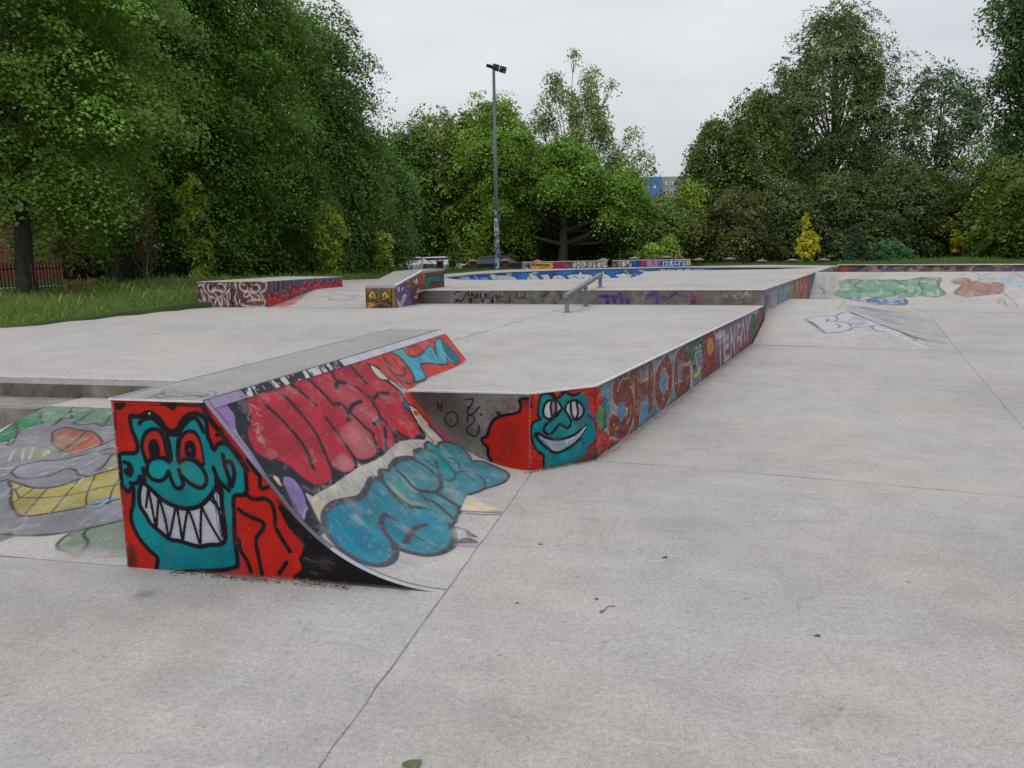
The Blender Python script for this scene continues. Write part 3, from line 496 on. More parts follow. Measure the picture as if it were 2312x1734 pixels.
    c.fill((70, 170, 80), '1790 655 1840 620 1865 520 1920 450 1932 600 1925 860 1885 905 1860 800 1840 730').fill((15, 120, 110), '1925 450 1970 432 2005 500 2015 640 1990 800 1940 865 1925 700').line((40, 60, 55), .014, '1880 480 1930 400 1985 390 2020 480 2025 640 2000 800 1940 880 1880 915 1850 880').lines((20, 60, 60), .012, '1965 560 1990 620 1970 720 1950 660 1965 560')
    c.fill((30, 90, 170), '1700 600 1790 640 1770 720 1700 690', .8, .01).lines((60, 50, 60), .02, '1700 290 1790 330 1800 450;1680 640 1800 760 1830 900 1800 1050 1700 1180', a=.7)
    c.fill((150, 30, 35), '1900 950 1980 920 2010 1050 1950 1140 1900 1100', .5, .02)
def paint_corner(c):
    paint_rightpiece(c); chips(c, [(0, .02), (0, .56)], 40, .007); chips(c, [(0, .565), (.58, .565)], 20, .006); chips(c, [(.1, .01), (.58, .01)], 40, .012, (92, 84, 74)); c.scuff(.3, (20, 20), 1.1); c.mottle(.08, (8, 8), (90, 80, 80), .3, .9)
    for y in range(300, 1560, 50): c.line((165, 165, 160), .006, f'702 {y} 712 {y+30}', a=.7)
def paint_ledge(c):
    c.Z(1300, 600); CR = (205, 170, 150); BR = (128, 62, 52); BL = (92, 142, 178)
    c.fill(BL, '195 985 960 590 960 1040 280 1530', 1, 0, False).fill((120, 150, 160), '195 985 340 900 320 1130 260 1160 220 1080', .7, .02)
    c.fill(BR, '270 1250 330 1230 420 1290 480 1300 500 1370 290 1560 270 1400').fill((40, 90, 110), '500 860 640 790 620 850 520 920', .8)
    LT = ('468 915 415 925 352 985 335 1062 385 1088 445 1100 462 1200 432 1312 372 1350 300 1325', '512 905 515 1060 505 1300', '622 845 628 980 620 1185', '515 1085 560 1050 625 1020', '715 870 760 815 788 900 775 1030 715 1125 682 1050 684 930 715 870', '938 740 885 742 838 815 834 940 852 1040 905 1015 940 960 938 900 900 905')
    for w_, cc in ((.225, CR), (.18, BR)):
        for q in LT: c.line(cc, w_, q, soft=.12)
    c.lines(CR, .014, '440 935 385 950 345 1040;455 1160 455 1250 420 1320;520 930 522 1050;630 880 634 1000;520 1120 520 1240;700 920 720 880 750 850;770 920 760 1010 730 1070;850 830 880 790;850 960 865 1010;930 930 920 980')
    for q in ('362 1145 402 1135 412 1200 395 1290 360 1270 350 1190', '560 1120 600 1080 605 1200 570 1240', '706 940 742 870 756 940 750 1020 716 1060', '500 1370 560 1270 640 1200 688 1212 640 1270'): c.fill(BL, q, .9)
    for p in ('318 1320', '545 1135', '640 1075', '765 1020', '505 1195', '345 1350', '840 980', '945 920'):
        x, y = map(float, p.split()); c.fill((225, 195, 175), f'{x-6} {y} {x} {y-8} {x+6} {y} {x} {y+8}')
    paint_rightpiece(c); c.Z(1300, 600)
    c.fill((44, 88, 62), '890 690 960 610 1080 540 1072 960 975 1010 965 800', 1, 0, False).fill((130, 116, 148), '975 830 1000 760 1040 700 1062 780 1050 900 1040 980 975 1010').lines((215, 215, 220), .016, '990 700 1005 680 1015 710 995 730;1020 690 1035 660 1045 700 1025 715;985 790 1000 740 1005 800 1010 830').fill((20, 20, 26), '975 830 1005 825 1000 860 985 865').fill((205, 195, 60), '985 900 1010 880 1030 820 1040 850 1025 910 990 940')
    c.line((30, 60, 40), .012, '985 900 1010 880 1032 818 1042 855 1025 912 988 942', closed=True)
    c.fill((142, 48, 42), '1078 548 1130 530 1160 600 1158 870 1070 945').fill((200, 120, 50), '1095 640 1110 600 1140 610 1145 690 1120 750 1098 720').lines((225, 190, 80), .02, '1100 640 1105 720;1120 610 1122 740;1138 620 1135 710').fill((180, 40, 40), '1090 760 1140 740 1145 830 1100 840', .6)
    c.fill((128, 104, 140), '1158 520 1470 400 1480 660 1158 880', 1, 0, False).fill((130, 48, 62), '1158 700 1300 650 1470 480 1480 680 1158 890', .8, .03)
    c.lines((198, 182, 186), .085, '1165 590 1240 560;1200 560 1205 840;1230 620 1270 590;1230 560 1240 780 1275 760;1240 680 1270 660', soft=.1, smooth=False)
    c.lines((198, 182, 186), .07, '1295 530 1290 760;1290 530 1320 700;1325 500 1322 720;1345 500 1345 700;1345 500 1365 500;1365 600 1345 610;1385 480 1380 660;1365 660 1395 470 1410 620;1420 440 1432 540;1450 420 1432 540 1430 620', soft=.1, smooth=False)
    c.fill((30, 108, 96), '1462 420 1500 400 1520 500 1500 620 1478 640 1465 560').fill((140, 82, 72), '1505 400 1570 350 1572 500 1530 570 1505 600').fill((90, 70, 84), '1540 360 1580 340 1580 470 1545 520', .6)
    c.scuff(.3, (20, 120), 1.0); c.mottle(.13, (8, 60), (120, 110, 115), .35, .6)
    # grime along the steel edge and at the foot
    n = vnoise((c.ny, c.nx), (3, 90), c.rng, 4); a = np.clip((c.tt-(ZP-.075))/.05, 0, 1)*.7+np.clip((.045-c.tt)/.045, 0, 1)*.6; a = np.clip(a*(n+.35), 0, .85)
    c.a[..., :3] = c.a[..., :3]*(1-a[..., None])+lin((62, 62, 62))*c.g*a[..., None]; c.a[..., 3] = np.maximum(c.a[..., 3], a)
def paint_croc(c):
    L = (92, 88, 92); c.Z(0, 900, .22604)
    c.fill((150, 150, 158), '-200 430 80 440 180 330 280 282 450 252 700 202 1000 232 1240 250 1280 1000 1280 1200 900 1292 500 1370 200 1372 -200 1350', .9)
    c.fill((104, 160, 122), '-200 440 0 350 150 240 330 110 450 90 700 70 1100 75 1250 100 1250 240 1040 272 900 225 800 252 700 202 560 232 430 252 290 282 190 342 90 425 0 432', .85).fill((52, 160, 98), '-200 460 0 352 150 242 330 112 420 150 400 245 290 282 190 342 90 425 0 432', .9, .01)
    c.fill((132, 166, 138), '575 1460 640 1400 700 1340 860 1300 1100 1242 1300 1200 1300 1560 1000 1582 800 1600 680 1540 600 1500', .85).fill((110, 150, 115), '-200 1380 0 1350 100 1370 60 1380', .3)
    c.fill((214, 198, 104), '100 832 200 852 340 890 560 882 800 802 1000 742 1250 680 1260 992 1000 1052 700 1112 480 1152 230 1172 150 1122 110 1022 115 902', .95).fill((226, 178, 90), '120 1000 400 1010 600 1000 400 1120 200 1140', .35, .03)
    c.fill((196, 118, 98), '530 372 640 292 800 312 920 332 1000 402 980 462 820 522 720 546 600 512 530 452', .9).fill((205, 90, 88), '800 450 900 350 1000 400 980 460 820 520', .5).lines((214, 176, 96), .012, '560 420 700 320;600 490 800 360;640 520 860 400;720 540 980 400;700 470 900 380', a=.8)
    c.fill((196, 204, 120), '170 520 300 480 420 500 600 560 500 600 260 590', .4, .03).fill((200, 206, 130), '1050 640 1150 570 1180 620 1080 700', .5, .02).fill((150, 190, 220), '880 1070 990 1000 1120 980 1180 1000 1080 1040 960 1080').fill((205, 110, 100), '1080 550 1180 490 1220 560 1100 560', .8)
    c.fill((184, 186, 200), '130 720 250 650 500 620 800 600 1080 560 1050 640 900 740 820 770 740 710 560 740 300 800 170 780', .6, .02).fill((170, 175, 200), '900 1120 1260 1020 1280 1180 1000 1250', .5, .02)
    c.lines(L, .017, '0 432 90 422 70 475 130 440 180 342 290 282 430 250;150 240 175 300 172 340;420 120 400 180 425 250;0 350 150 240 330 110 450 85 700 68 1100 75;530 268 640 200 720 195 700 130 730 80;720 235 800 262 940 250 1040 272 1250 240;560 240 660 160 720 130;800 215 920 130 1080 80;1040 270 1100 180 1160 150;520 372 540 330 640 288 800 312 920 330 1005 400 1000 460 820 525;1000 470 1200 380;520 372 530 450 600 512 720 546;860 330 760 420 640 510;130 760 118 730 200 670 400 625 600 610 850 560 1000 520 1180 480;130 760 180 790 300 800 480 770 640 710 740 708 820 770 1000 700 1090 600 1110 560 1030 552 1080 545 1180 560')
    c.lines(L, .020, '0 830 60 812 100 820 200 850 340 890 560 882 800 802 1000 745 1250 680;85 830 115 902 108 1022 150 1122 230 1172 480 1148 700 1108 1000 1050 1260 985;0 1350 250 1368 560 1350 900 1292 1260 1205;700 1340 600 1420 570 1470 600 1510 700 1545 780 1600 860 1610 1000 1585 1270 1570;900 1290 840 1340 850 1390 880 1430 850 1500 780 1565')
    c.lines(L, .012, '230 1180 380 1000 480 890;520 1130 660 960 800 800;860 1080 870 950 950 770;1080 1050 1130 900 1200 780;200 990 500 985 760 950 1000 890 1240 850;100 1060 250 960 330 900;110 920 180 900 215 860;150 900 190 990;850 1090 980 1060 1100 1040')
    c.lines((236, 236, 236), .014, '90 620 130 540 150 510;220 610 240 510 300 490 330 500 290 600;430 570 470 520 490 545 460 560;630 560 800 520 980 460;640 890 760 860 830 790;860 1080 1000 1060 1080 1015;720 600 870 570;860 660 980 600;1090 700 1180 650;0 770 60 750;0 700 140 690', a=.8)
    c.scuff(.32, (40, 40), .9); c.mottle(.08, (10, 10), (180, 178, 176), .4, .5)
    c.fade(lambda s, t: np.clip((.16-t)/.14, 0, 1), 1)
def paint_step(c):
    c.Z(750, 520, .18083); D = (22, 21, 22)
    c.fill((98, 96, 98), '1130 760 1440 760 1440 915 1130 905', .35, .04).lines(D, .03, '1520 800 1560 770 1600 765;1540 870 1620 880 1690 780 1720 900 1740 870;1700 780 1730 900;1745 900 1740 780 1780 850 1810 790 1820 850;1850 790 1880 900 1920 790 1930 850;1570 860 1540 900;2000 780 2010 900 1990 880;1955 800 1990 905;2040 800 2060 880;2110 830 2120 835;2140 880 2150 890')
    c.Z(1100, 500, .18083).lines(D, .03, '20 900 60 920 60 1000;150 880 160 1010;110 930 180 1000;200 890 270 900 280 1000;370 890 375 960 480 930;470 890 490 1000;180 940 184 945;670 900 700 1010;640 940 720 930;680 940 770 890;880 880 920 940 905 980;820 1000 860 1020;530 880 560 1010;440 960 520 955', a=.8).fill((120, 150, 140), '500 900 620 890 700 960 600 1000 500 980', .4, .04)
    P = (84, 52, 140); c.lines(P, .075, '1385 935 1440 940 1500 940;1500 940 1500 1020;1560 940 1610 950 1660 900;1575 960 1600 1030;1670 920 1680 1020', soft=.4).fill((120, 112, 70), '1240 900 1360 880 1400 1030 1260 1030', .4, .04)
    c.Z(1350, 500, .18083).lines(P, .07, '370 980 385 1020;600 960 660 910 700 940;690 880 750 930 740 1020;760 930 830 950;830 950 900 940 980 900;980 920 1100 940;1160 900 1180 1020;1180 920 1210 1000', soft=.5)
    c.fill((128, 118, 80), '760 880 1100 880 1140 940 1000 1030 800 1030', .4, .05).fill((150, 84, 96), '1130 890 1400 890 1440 960 1200 1010', .45, .05).fill((110, 96, 80), '1400 880 1700 880 1700 1030 1400 1030', .35, .05)
    c.lines((200, 200, 198), .022, '1590 900 1610 940;1700 920 1730 960;1800 950 1840 900 1870 870;1850 900 1890 940;1760 890 1780 930', a=.7)
    c.lines((40, 34, 36), .02, '940 950 980 1030;830 1000 900 960 960 900;1350 1000 1420 960;1010 880 900 930', a=.5); c.scuff(.6, (6, 40), .4); c.mottle(.2, (5, 50), (60, 55, 50), .5, .4)
def paint_deckwall(c):
    c.Z(1640, 600, .13562)
    c.fill((118, 118, 140), '620 380 900 300 900 640 700 720 620 900', .8, 0, False).fill((84, 70, 130), '620 500 700 500 690 700 625 720', .6, .03).fill((96, 130, 150), '880 320 1060 270 1060 560 880 600', .8, .02).fill((130, 134, 60), '1062 280 1180 240 1170 570 1062 570', 1, 0, False).fill((176, 72, 78), '1180 210 1360 150 1358 570 1168 570', 1, 0, False).fill((74, 74, 82), '1362 150 1510 100 1450 570 1360 570', .9, 0, False)
    c.lines((205, 200, 196), .05, '640 700 660 900;720 480 700 700;780 460 790 640;1000 330 980 580;1090 300 1080 560;1210 220 1180 420 1170 560;1240 200 1230 400 1220 560;1270 200 1270 560;1300 180 1300 560;1330 180 1335 560', soft=.2, a=.6, smooth=False).lines((30, 30, 34), .05, '1380 180 1370 540;1420 150 1400 540;1460 140 1430 540;860 360 850 620;930 330 930 600;700 420 690 640;1150 260 1140 560;1490 120 1460 540', soft=.2, a=.7, smooth=False)
    c.fill((70, 72, 74), '1520 108 1640 70 1760 40 1860 20 1860 100 1520 112', .9, 0, False)
    for k in range(26):
        x = 1560+k*12; c.line((215, 216, 218) if k % 2 else (20, 20, 22), .14, f'{x} {100-(x-1520)*.2} {x+8} {70-(x-1560)*.12}', a=.8, smooth=False)
    c.scuff(.5, (5, 80), .6); c.mottle(.15, (5, 60))
    n = vnoise((c.ny, c.nx), (3, 90), c.rng, 4); a = np.clip((c.tt-(ZD-.11))/.06, 0, 1)*.75*n*1.6; a = np.clip(a, 0, .8)
    c.a[..., :3] = c.a[..., :3]*(1-a[..., None])+lin((66, 68, 70))*c.g*a[..., None]; c.a[..., 3] = np.maximum(c.a[..., 3], a)
def paint_tbank(c):
    c.Z(400, 520, .18083)
    c.fill((214, 120, 112), '1150 955 1560 740 2040 690 1900 720 1640 760 1560 850 1400 950', .8, .03).lines((150, 60, 70), .03, '1300 900 1400 850 1500 830 1560 800;1340 870 1420 860;1380 930 1440 900 1540 870;1540 780 1600 800 1700 730', a=.6)
    c.lines((120, 150, 185), .05, '1900 850 1960 880 2212 880;2212 760 2100 770;2000 820 2200 830;2040 940 2180 935', a=.45); c.Z(700, 560, .18083).lines((100, 150, 200), .06, '240 640 300 660 480 650 560 620 600 600;560 605 600 605', a=.6).fill((100, 160, 215), '130 510 200 505 200 525 140 525', .7).lines((130, 160, 175), .04, '0 580 200 560 400 590 600 640;300 690 620 680;100 620 300 600 640 560', a=.4)
    c.scuff(.6, (10, 10), .3)
def paint_pool(c):
    c.flood((40, 110, 190)); c.mottle(.22, (5, 26), (30, 60, 120), .5, .4); W = (214, 220, 222)
    c.Z(1200, 540, .09042); D = (40, 50, 80)
    for q in ('180 900 390 875 440 1010 280 1010 240 940', '450 1010 520 930 620 895 720 900 800 950 860 1010', '860 910 1000 880 1180 880 1210 790 1250 880 1420 880 1500 910 1540 1010 950 1010', '1760 830 1785 780 1810 870 1900 890 1990 970 1760 960', '-150 950 -20 900 60 950 120 1010 -150 1010'): c.line(D, .10, q, closed=True, smooth=False).fill(W, q, smooth=False)
    c.lines((60, 80, 80), .05, '1040 930 1120 950 1150 990 1250 980 1300 940;500 960 520 990;620 920 640 990;1430 920 1450 990', a=.7)
    c.Z(1100, 500, .18083)
    for q in ('1595 665 1680 655 1710 640 1730 660 1830 660 1780 700 1650 700', '20 680 80 670 100 725 40 725', '110 680 260 680 330 700 350 728 110 728', '500 650 600 680 640 725 540 725'): c.line(D, .10, q, closed=True, smooth=False).fill(W, q, smooth=False)
    c.lines((200, 210, 210), .06, '1840 640 1900 690 1960 640;1900 610 1980 630;1720 610 1800 680;550 640 620 640;230 650 290 660;520 660 600 650', a=.8).fill((120, 200, 170), '230 650 290 640 280 670 240 670', .8)
    c.fill((60, 60, 90), '1740 610 1900 605 1860 680 1780 670', .5, .05)
    c.Z(860, 560, .13562).lines((150, 220, 200), .06, '1270 480 1290 520;1280 500 1330 490 1350 520;1540 450 1560 520;1550 480 1580 500;2090 420 2140 520;2130 420 2100 460', a=.9).lines(W, .07, '1800 450 1880 450 1910 520;1810 470 1850 520;1640 500 1740 510;1900 470 2100 470 2200 500;1340 500 1440 500;1400 480 1440 520', a=.85).fill((40, 90, 200), '1600 450 1780 440 1700 510 1600 510', .6, .04).fill((24, 60, 150), '1060 500 1270 470 1270 515', .6)
    c.Z(1350, 500, .18083).fill((40, 100, 130), '660 595 1240 580 1240 620 660 630', .7).lines((220, 224, 220), .05, '790 605 810 600 800 625 780 625;870 610 900 605 890 625;930 605 940 620 960 605;1000 605 1030 605 1050 600 1050 620;1100 600 1150 600;830 605 850 620', a=.9).lines((180, 200, 190), .04, '1200 600 1300 598;1310 590 1340 610 1400 590 1450 600', a=.7).fill((40, 40, 52), '1460 584 2300 584 2300 612 1460 612', .9)
def paint_hip(c):
    c.Z(1800, 660, .18083); G = (112, 116, 120); Wt = (214, 216, 222)
    c.fill(Wt, '140 332 300 305 460 310 500 330 480 300 600 250 740 310 850 350 940 400 900 430 700 440 640 470 500 495 340 495', .9).fill(G, '110 350 200 380 340 490 300 480 170 400', .9).fill((196, 190, 208), '640 340 800 330 900 380 860 420 660 420', .6)
    c.fill(Wt, '960 440 1020 415 1120 430 1220 470 1160 490 1010 480', .9)
    c.lines(G, .035, '100 340 140 325 300 300 460 300 500 330 490 350 430 370;480 300 600 250 760 310 950 390 900 430 700 445 640 475 500 500 340 500 200 390 100 360;430 370 560 370 650 400 670 430;350 335 390 340 370 370;480 400 530 420 520 450;670 400 760 400 830 385;930 440 960 420 1060 410;930 450 1010 490 1160 492 1230 475', a=.95).lines(G, .018, '90 370 200 440 300 510 440 520 600 500 700 460;', a=.8)
    # hatching across the hip
    c.fill((170, 176, 184), '620 170 1100 220 1700 350 1880 640 1500 590 1230 470 940 380 700 300', .35, .03)
    rng = c.rng
    for k in range(80):
        f = rng.uniform(0, 1); x0 = 600+rng.uniform(0, 500); y0 = 155+f*100+(x0-600)*(.13+.35*f); x1 = x0+rng.uniform(150, 750); x1 = min(x1, 1700+f*180); y1 = 155+f*100+(x1-600)*(.13+.32*f)
        c.line((96, 98, 104) if k % 2 else (222, 224, 228), .044, f'{x0} {y0} {(x0+x1)/2} {(y0+y1)/2+rng.uniform(-4, 4)} {x1} {y1}', a=rng.uniform(.7, 1))
    c.lines((84, 86, 92), .045, '590 160 900 200 1300 280 1720 380;640 240 950 370 1230 470 1500 580 1880 645;700 190 1000 240 1400 320 1730 385;1230 440 1500 500 1850 560', a=.9).lines((196, 150, 130), .018, '1280 480 1540 590 1700 630', a=.7)
    c.lines((120, 116, 116), .02, '700 560 760 570 850 570 900 545 960 540 1060 600 1080 605;1150 530 1180 570 1290 570 1300 545 1260 530;1140 580 1190 590 1220 615 1290 600 1380 620 1430 625;440 215 500 215', a=.7).lines((110, 112, 120), .03, '515 215 600 100;180 240 350 235;40 233 120 236', a=.5).fill((210, 130, 130), '840 460 930 460 910 480 850 478', .4, .02)
    c.scuff(.4, (30, 30), .9)
def paint_gbank(c):
    c.Z(1850, 560, .20886); G = (96, 102, 104); Wt = (214, 216, 216)
    gr = '215 370 300 345 420 345 470 350 620 345 680 350 790 345 880 355 930 350 1030 330 1130 320 1250 325 1310 330 1290 420 1350 480 1340 510 1260 530 1100 520 1000 530 900 525 820 520 660 535 500 525 440 535 280 540 200 520 180 490 240 420'
    c.fill((118, 172, 140), gr, .9).fill((86, 160, 112), '220 460 900 440 1270 470 1240 510 900 500 300 510', .4, .06).fill((190, 168, 160), '400 400 470 400 450 440', .8)
    c.line(G, .06, gr, closed=True, a=.8); c.lines(G, .06, '310 340 340 400;470 350 390 400 400 430 460 440;620 340 640 410;640 410 700 430;790 345 900 390 940 400 930 470 840 500;900 350 870 370;1120 320 1070 380 1110 430 1090 500;1080 370 1130 380;1250 325 1280 400;270 380 290 410 260 430;800 460 820 520;430 450 440 510', a=.8).lines(Wt, .05, '340 490 440 495 640 490 780 490;560 520 660 500 660 450;840 520 920 490;1060 430 1090 470 1030 530;1280 450 1280 500;620 350 640 400;1340 300 1400 330', a=.8)
    bl = '330 550 420 540 500 560 520 590 540 550 620 540 690 550 720 545 790 550 830 540 900 545 950 590 900 620 780 620 700 610 600 615 500 600 400 600'
    c.fill((92, 140, 180), bl, .95).line((70, 90, 110), .06, bl, closed=True, a=.9).lines(Wt, .05, '440 550 490 570 495 600;640 550 680 560 670 580;720 550 780 570;830 550 890 560 900 590;760 600 840 600', a=.9).lines((80, 96, 120), .05, '-150 560 0 550 120 545 220 555 290 550 400 535;290 560 200 665', a=.8)
    br = '1440 350 1540 330 1610 340 1640 370 1700 360 1780 380 1860 375 1960 385 1985 420 1975 470 1900 500 1760 510 1700 520 1620 530 1540 520 1480 500 1470 470 1530 420 1540 390 1470 385'
    c.fill((176, 128, 112), br, .85).line((130, 108, 104), .07, br, closed=True, a=.8).lines((140, 112, 108), .06, '1630 370 1620 430 1680 450 1760 470 1820 470;1780 380 1840 430 1820 490', a=.6)
    c.fill((162, 160, 160), '0 300 200 300 200 540 0 540', .5, .1).lines(Wt, .05, '100 320 90 360 150 380 220 370;80 390 90 440 140 460 190 450 190 400;70 510 120 540 150 530;1040 570 1060 590 1120 580 1120 570 1060 570;1120 590 1210 595;1680 310 1700 320;1370 380 1380 400', a=.8).lines((60, 60, 64), .06, '10 430 40 450 50 495', a=.8)
    c.lines((160, 200, 224), .07, '1900 325 1980 325 2070 345 2050 370;1990 370 2060 380 2130 400 2200 410;2070 345 2160 370 2230 370;1980 360 2050 350 2060 310;2150 400 2200 450 2250 470;1980 370 2090 385', a=.85).fill((60, 62, 66), '2280 300 2420 290 2400 340 2300 330', .5).lines((110, 116, 118), .04, '1720 320 1740 350 1800 320 1830 350;1860 330 1900 345;2100 270 2200 330;1920 550 1990 560 2030 640;1950 560 1930 600;1650 260 1750 300 1900 270', a=.6).fill((222, 210, 90), '2180 290 2260 275 2300 300 2230 300', .9)
    c.scuff(.6, (20, 50), .5)
def paint_strip(c):
    c.Z(1850, 560, .20886); c.flood((124, 108, 116)); Pk, Ol, Pu, Or, Bk = (208, 150, 144), (160, 148, 104), (92, 76, 112), (212, 110, 74), (40, 36, 48)
    c.fill(Or, '200 190 300 190 320 250 220 250', smooth=False).fill((128, 82, 70), '300 195 430 190 440 230 330 230').fill((60, 70, 120), '330 235 420 230 400 256 340 256').fill((50, 60, 110), '440 185 490 185 490 250 450 250')
    c.fill(Pk, '510 190 600 190 720 185 700 230 620 250 530 250 560 220').fill(Pu, '620 200 680 200 690 230 640 235').fill(Ol, '790 220 860 185 930 190 900 230 830 235').fill(Ol, '860 235 920 235 910 256 870 256').fill(Pk, '950 240 1000 190 1130 185 1140 210 1080 250 960 256').fill(Pu, '1000 225 1030 200 1060 225').fill((66, 76, 120), '1140 185 1250 182 1200 210')
    c.fill(Ol, '1190 255 1260 190 1300 185 1330 215 1480 195 1480 240 1300 256').fill(Pu, '1310 190 1350 190 1370 215 1430 210 1400 225 1340 220').fill((120, 90, 100), '1480 190 1600 190 1620 240 1490 240').fill(Or, '1600 190 1700 185 1650 230 1610 250').fill((112, 104, 116), '1640 250 1700 190 1850 185 1910 210 1980 195 2030 215 2100 185 2280 190 2280 250', 1)
    c.lines(Bk, .05, '500 190 510 250;560 220 560 250;620 230 650 200 690 200;700 240 780 200;780 235 800 200 870 185;940 240 1000 190;1080 250 1140 200;1190 250 1250 195;1300 185 1320 225 1400 230;1480 195 1480 240;1640 250 1700 195 1850 190 1910 215 1980 195 2030 218 2100 190 2200 190;450 190 440 240;330 190 440 190;230 190 330 250', a=.8).lines((224, 190, 130), .04, '1625 250 1690 188 1850 180 1912 205 1980 188 2030 208 2110 180;200 195 215 245', a=.9)
    c.mottle(.15, (4, 50), (90, 84, 96), .4, .5); c.scuff(.3, (4, 60), 1)
def paint_brown(c):
    c.Z(400, 520, .18083); c.flood((112, 62, 54)); W = (206, 196, 200)
    c.fill((70, 44, 44), '270 660 330 640 330 940 280 960', .6, .04).fill((64, 40, 42), '640 700 720 640 720 800 700 950 650 950', .7, .05).fill((150, 70, 50), '380 700 640 690 600 800 480 850', .4, .05).fill((146, 74, 52), '860 880 1020 800 1080 850 1000 930', .6, .05).fill((60, 36, 36), '730 860 860 880 860 905 760 910', .9, .01)
    c.lines(W, .030, '265 700 280 680 320 690 350 760 420 830 500 850 570 820 640 760 680 690 660 670;380 700 400 670 440 680 470 730 450 770 400 760 380 700;470 700 500 670 560 670 600 720 590 770 530 750;340 640 330 690;450 760 440 740 540 760 560 800 520 840 480 800;300 740 330 800;290 760 350 940;330 800 380 950 400 830 450 950 500 850 550 950 570 830 640 940 620 800;660 780 660 860;270 860 330 950;560 640 600 640 610 690', soft=.6)
    c.lines(W, .032, '790 640 780 700 800 740 850 760 880 740 860 700 820 670;920 700 950 680 1000 680 1030 720 1010 760 950 770 920 730;1060 640 1110 650 1110 720 1080 760 1040 780 1080 850 1100 900 1070 960;880 760 840 780 840 820 880 830 900 790 940 840 1000 870 1030 850 1010 810 940 780 880 760;720 640 740 760 720 840 750 930;870 890 950 870 1040 870 1080 860 1090 900;780 870 790 920 900 950 1100 955;1040 780 1070 760', soft=.6)
    c.lines((20, 14, 18), .030, '370 640 410 665 460 700 500 660 530 640;860 640 900 680 930 700 980 650;680 640 670 750 690 950').fill((18, 12, 16), '405 690 425 690 425 735 405 735').fill((18, 12, 16), '540 690 560 690 560 725 540 725').fill((18, 12, 16), '845 700 870 705 870 745 848 740').fill((18, 12, 16), '965 700 985 700 985 745 965 745')
    c.mottle(.15, (8, 20), (70, 60, 60), .4, .7); c.scuff(.3, (12, 20), 1)
def paint_flames(c):
    c.Z(400, 520, .18083); c.flood((112, 100, 128))
    c.fill((208, 52, 44), '1140 960 1130 820 1150 760 1180 690 1210 640 1250 660 1260 760 1280 840 1300 780 1340 720 1400 680 1430 650 1500 700 1560 700 1600 690 1560 640 1600 650 1680 690 1740 610 1800 660 1860 680 1900 610 1960 680 2035 590 2040 700 1560 760 1200 960')
    for x in (1180, 1240, 1290, 1350, 1410): c.line((104, 100, 128), .09, f'{x} 660 {x+4} 740 {x} {830-(x-1180)*.3}', soft=.2).lines((34, 28, 52), .028, f'{x-22} 640 {x-20} 760 {x} {850-(x-1180)*.3} {x+20} 760 {x+22} 640')
    c.lines((44, 34, 58), .04, '1140 660 1160 760 1190 830;1420 640 1460 700 1520 720 1540 650;1560 640 1600 700 1640 620;1660 610 1680 690 1730 600;1780 600 1800 680 1840 620 1860 690;1880 690 1910 610 1940 690 1980 620;2000 610 2030 640', a=.85); c.mottle(.14, (6, 16), (90, 70, 84), .4, .6); c.scuff(.3, (10, 30), 1)
def paint_frog(c):
    c.Z(750, 520, .18083); c.flood((150, 112, 30)); Y = (206, 160, 30)
    c.fill((10, 104, 96), '410 690 760 690 740 740 640 720 600 790 560 760 500 710 430 740').fill((12, 96, 90), '415 690 750 690 750 712 415 712', 1, 0, False)
    c.fill(Y, '440 780 460 740 500 730 540 760 560 820 540 870 450 880').fill(Y, '610 800 640 745 700 745 730 800 720 870 620 870').fill(Y, '440 900 500 900 520 960 440 965').fill((46, 70, 40), '500 960 560 925 640 925 690 960 690 975 500 975').fill((86, 66, 40), '560 850 700 850 740 970 690 970 640 920 560 920', .7, .02)
    c.lines((34, 26, 30), .03, '450 880 450 800 480 750 520 750 550 800 560 850 500 860 450 850;610 860 620 790 660 750 700 770 725 830 690 860;450 890 520 880 560 900;620 890 690 880 720 910;430 740 430 960;740 740 740 960', a=.9)
    for x, y in ((500, 810), (655, 815)): c.fill((200, 176, 160), f'{x-28} {y} {x} {y-28} {x+30} {y} {x} {y+30}').fill((24, 20, 30), f'{x-12} {y+4} {x} {y-12} {x+14} {y+4} {x} {y+20}')
    c.mottle(.16, (8, 8), (80, 70, 40), .4, .6)
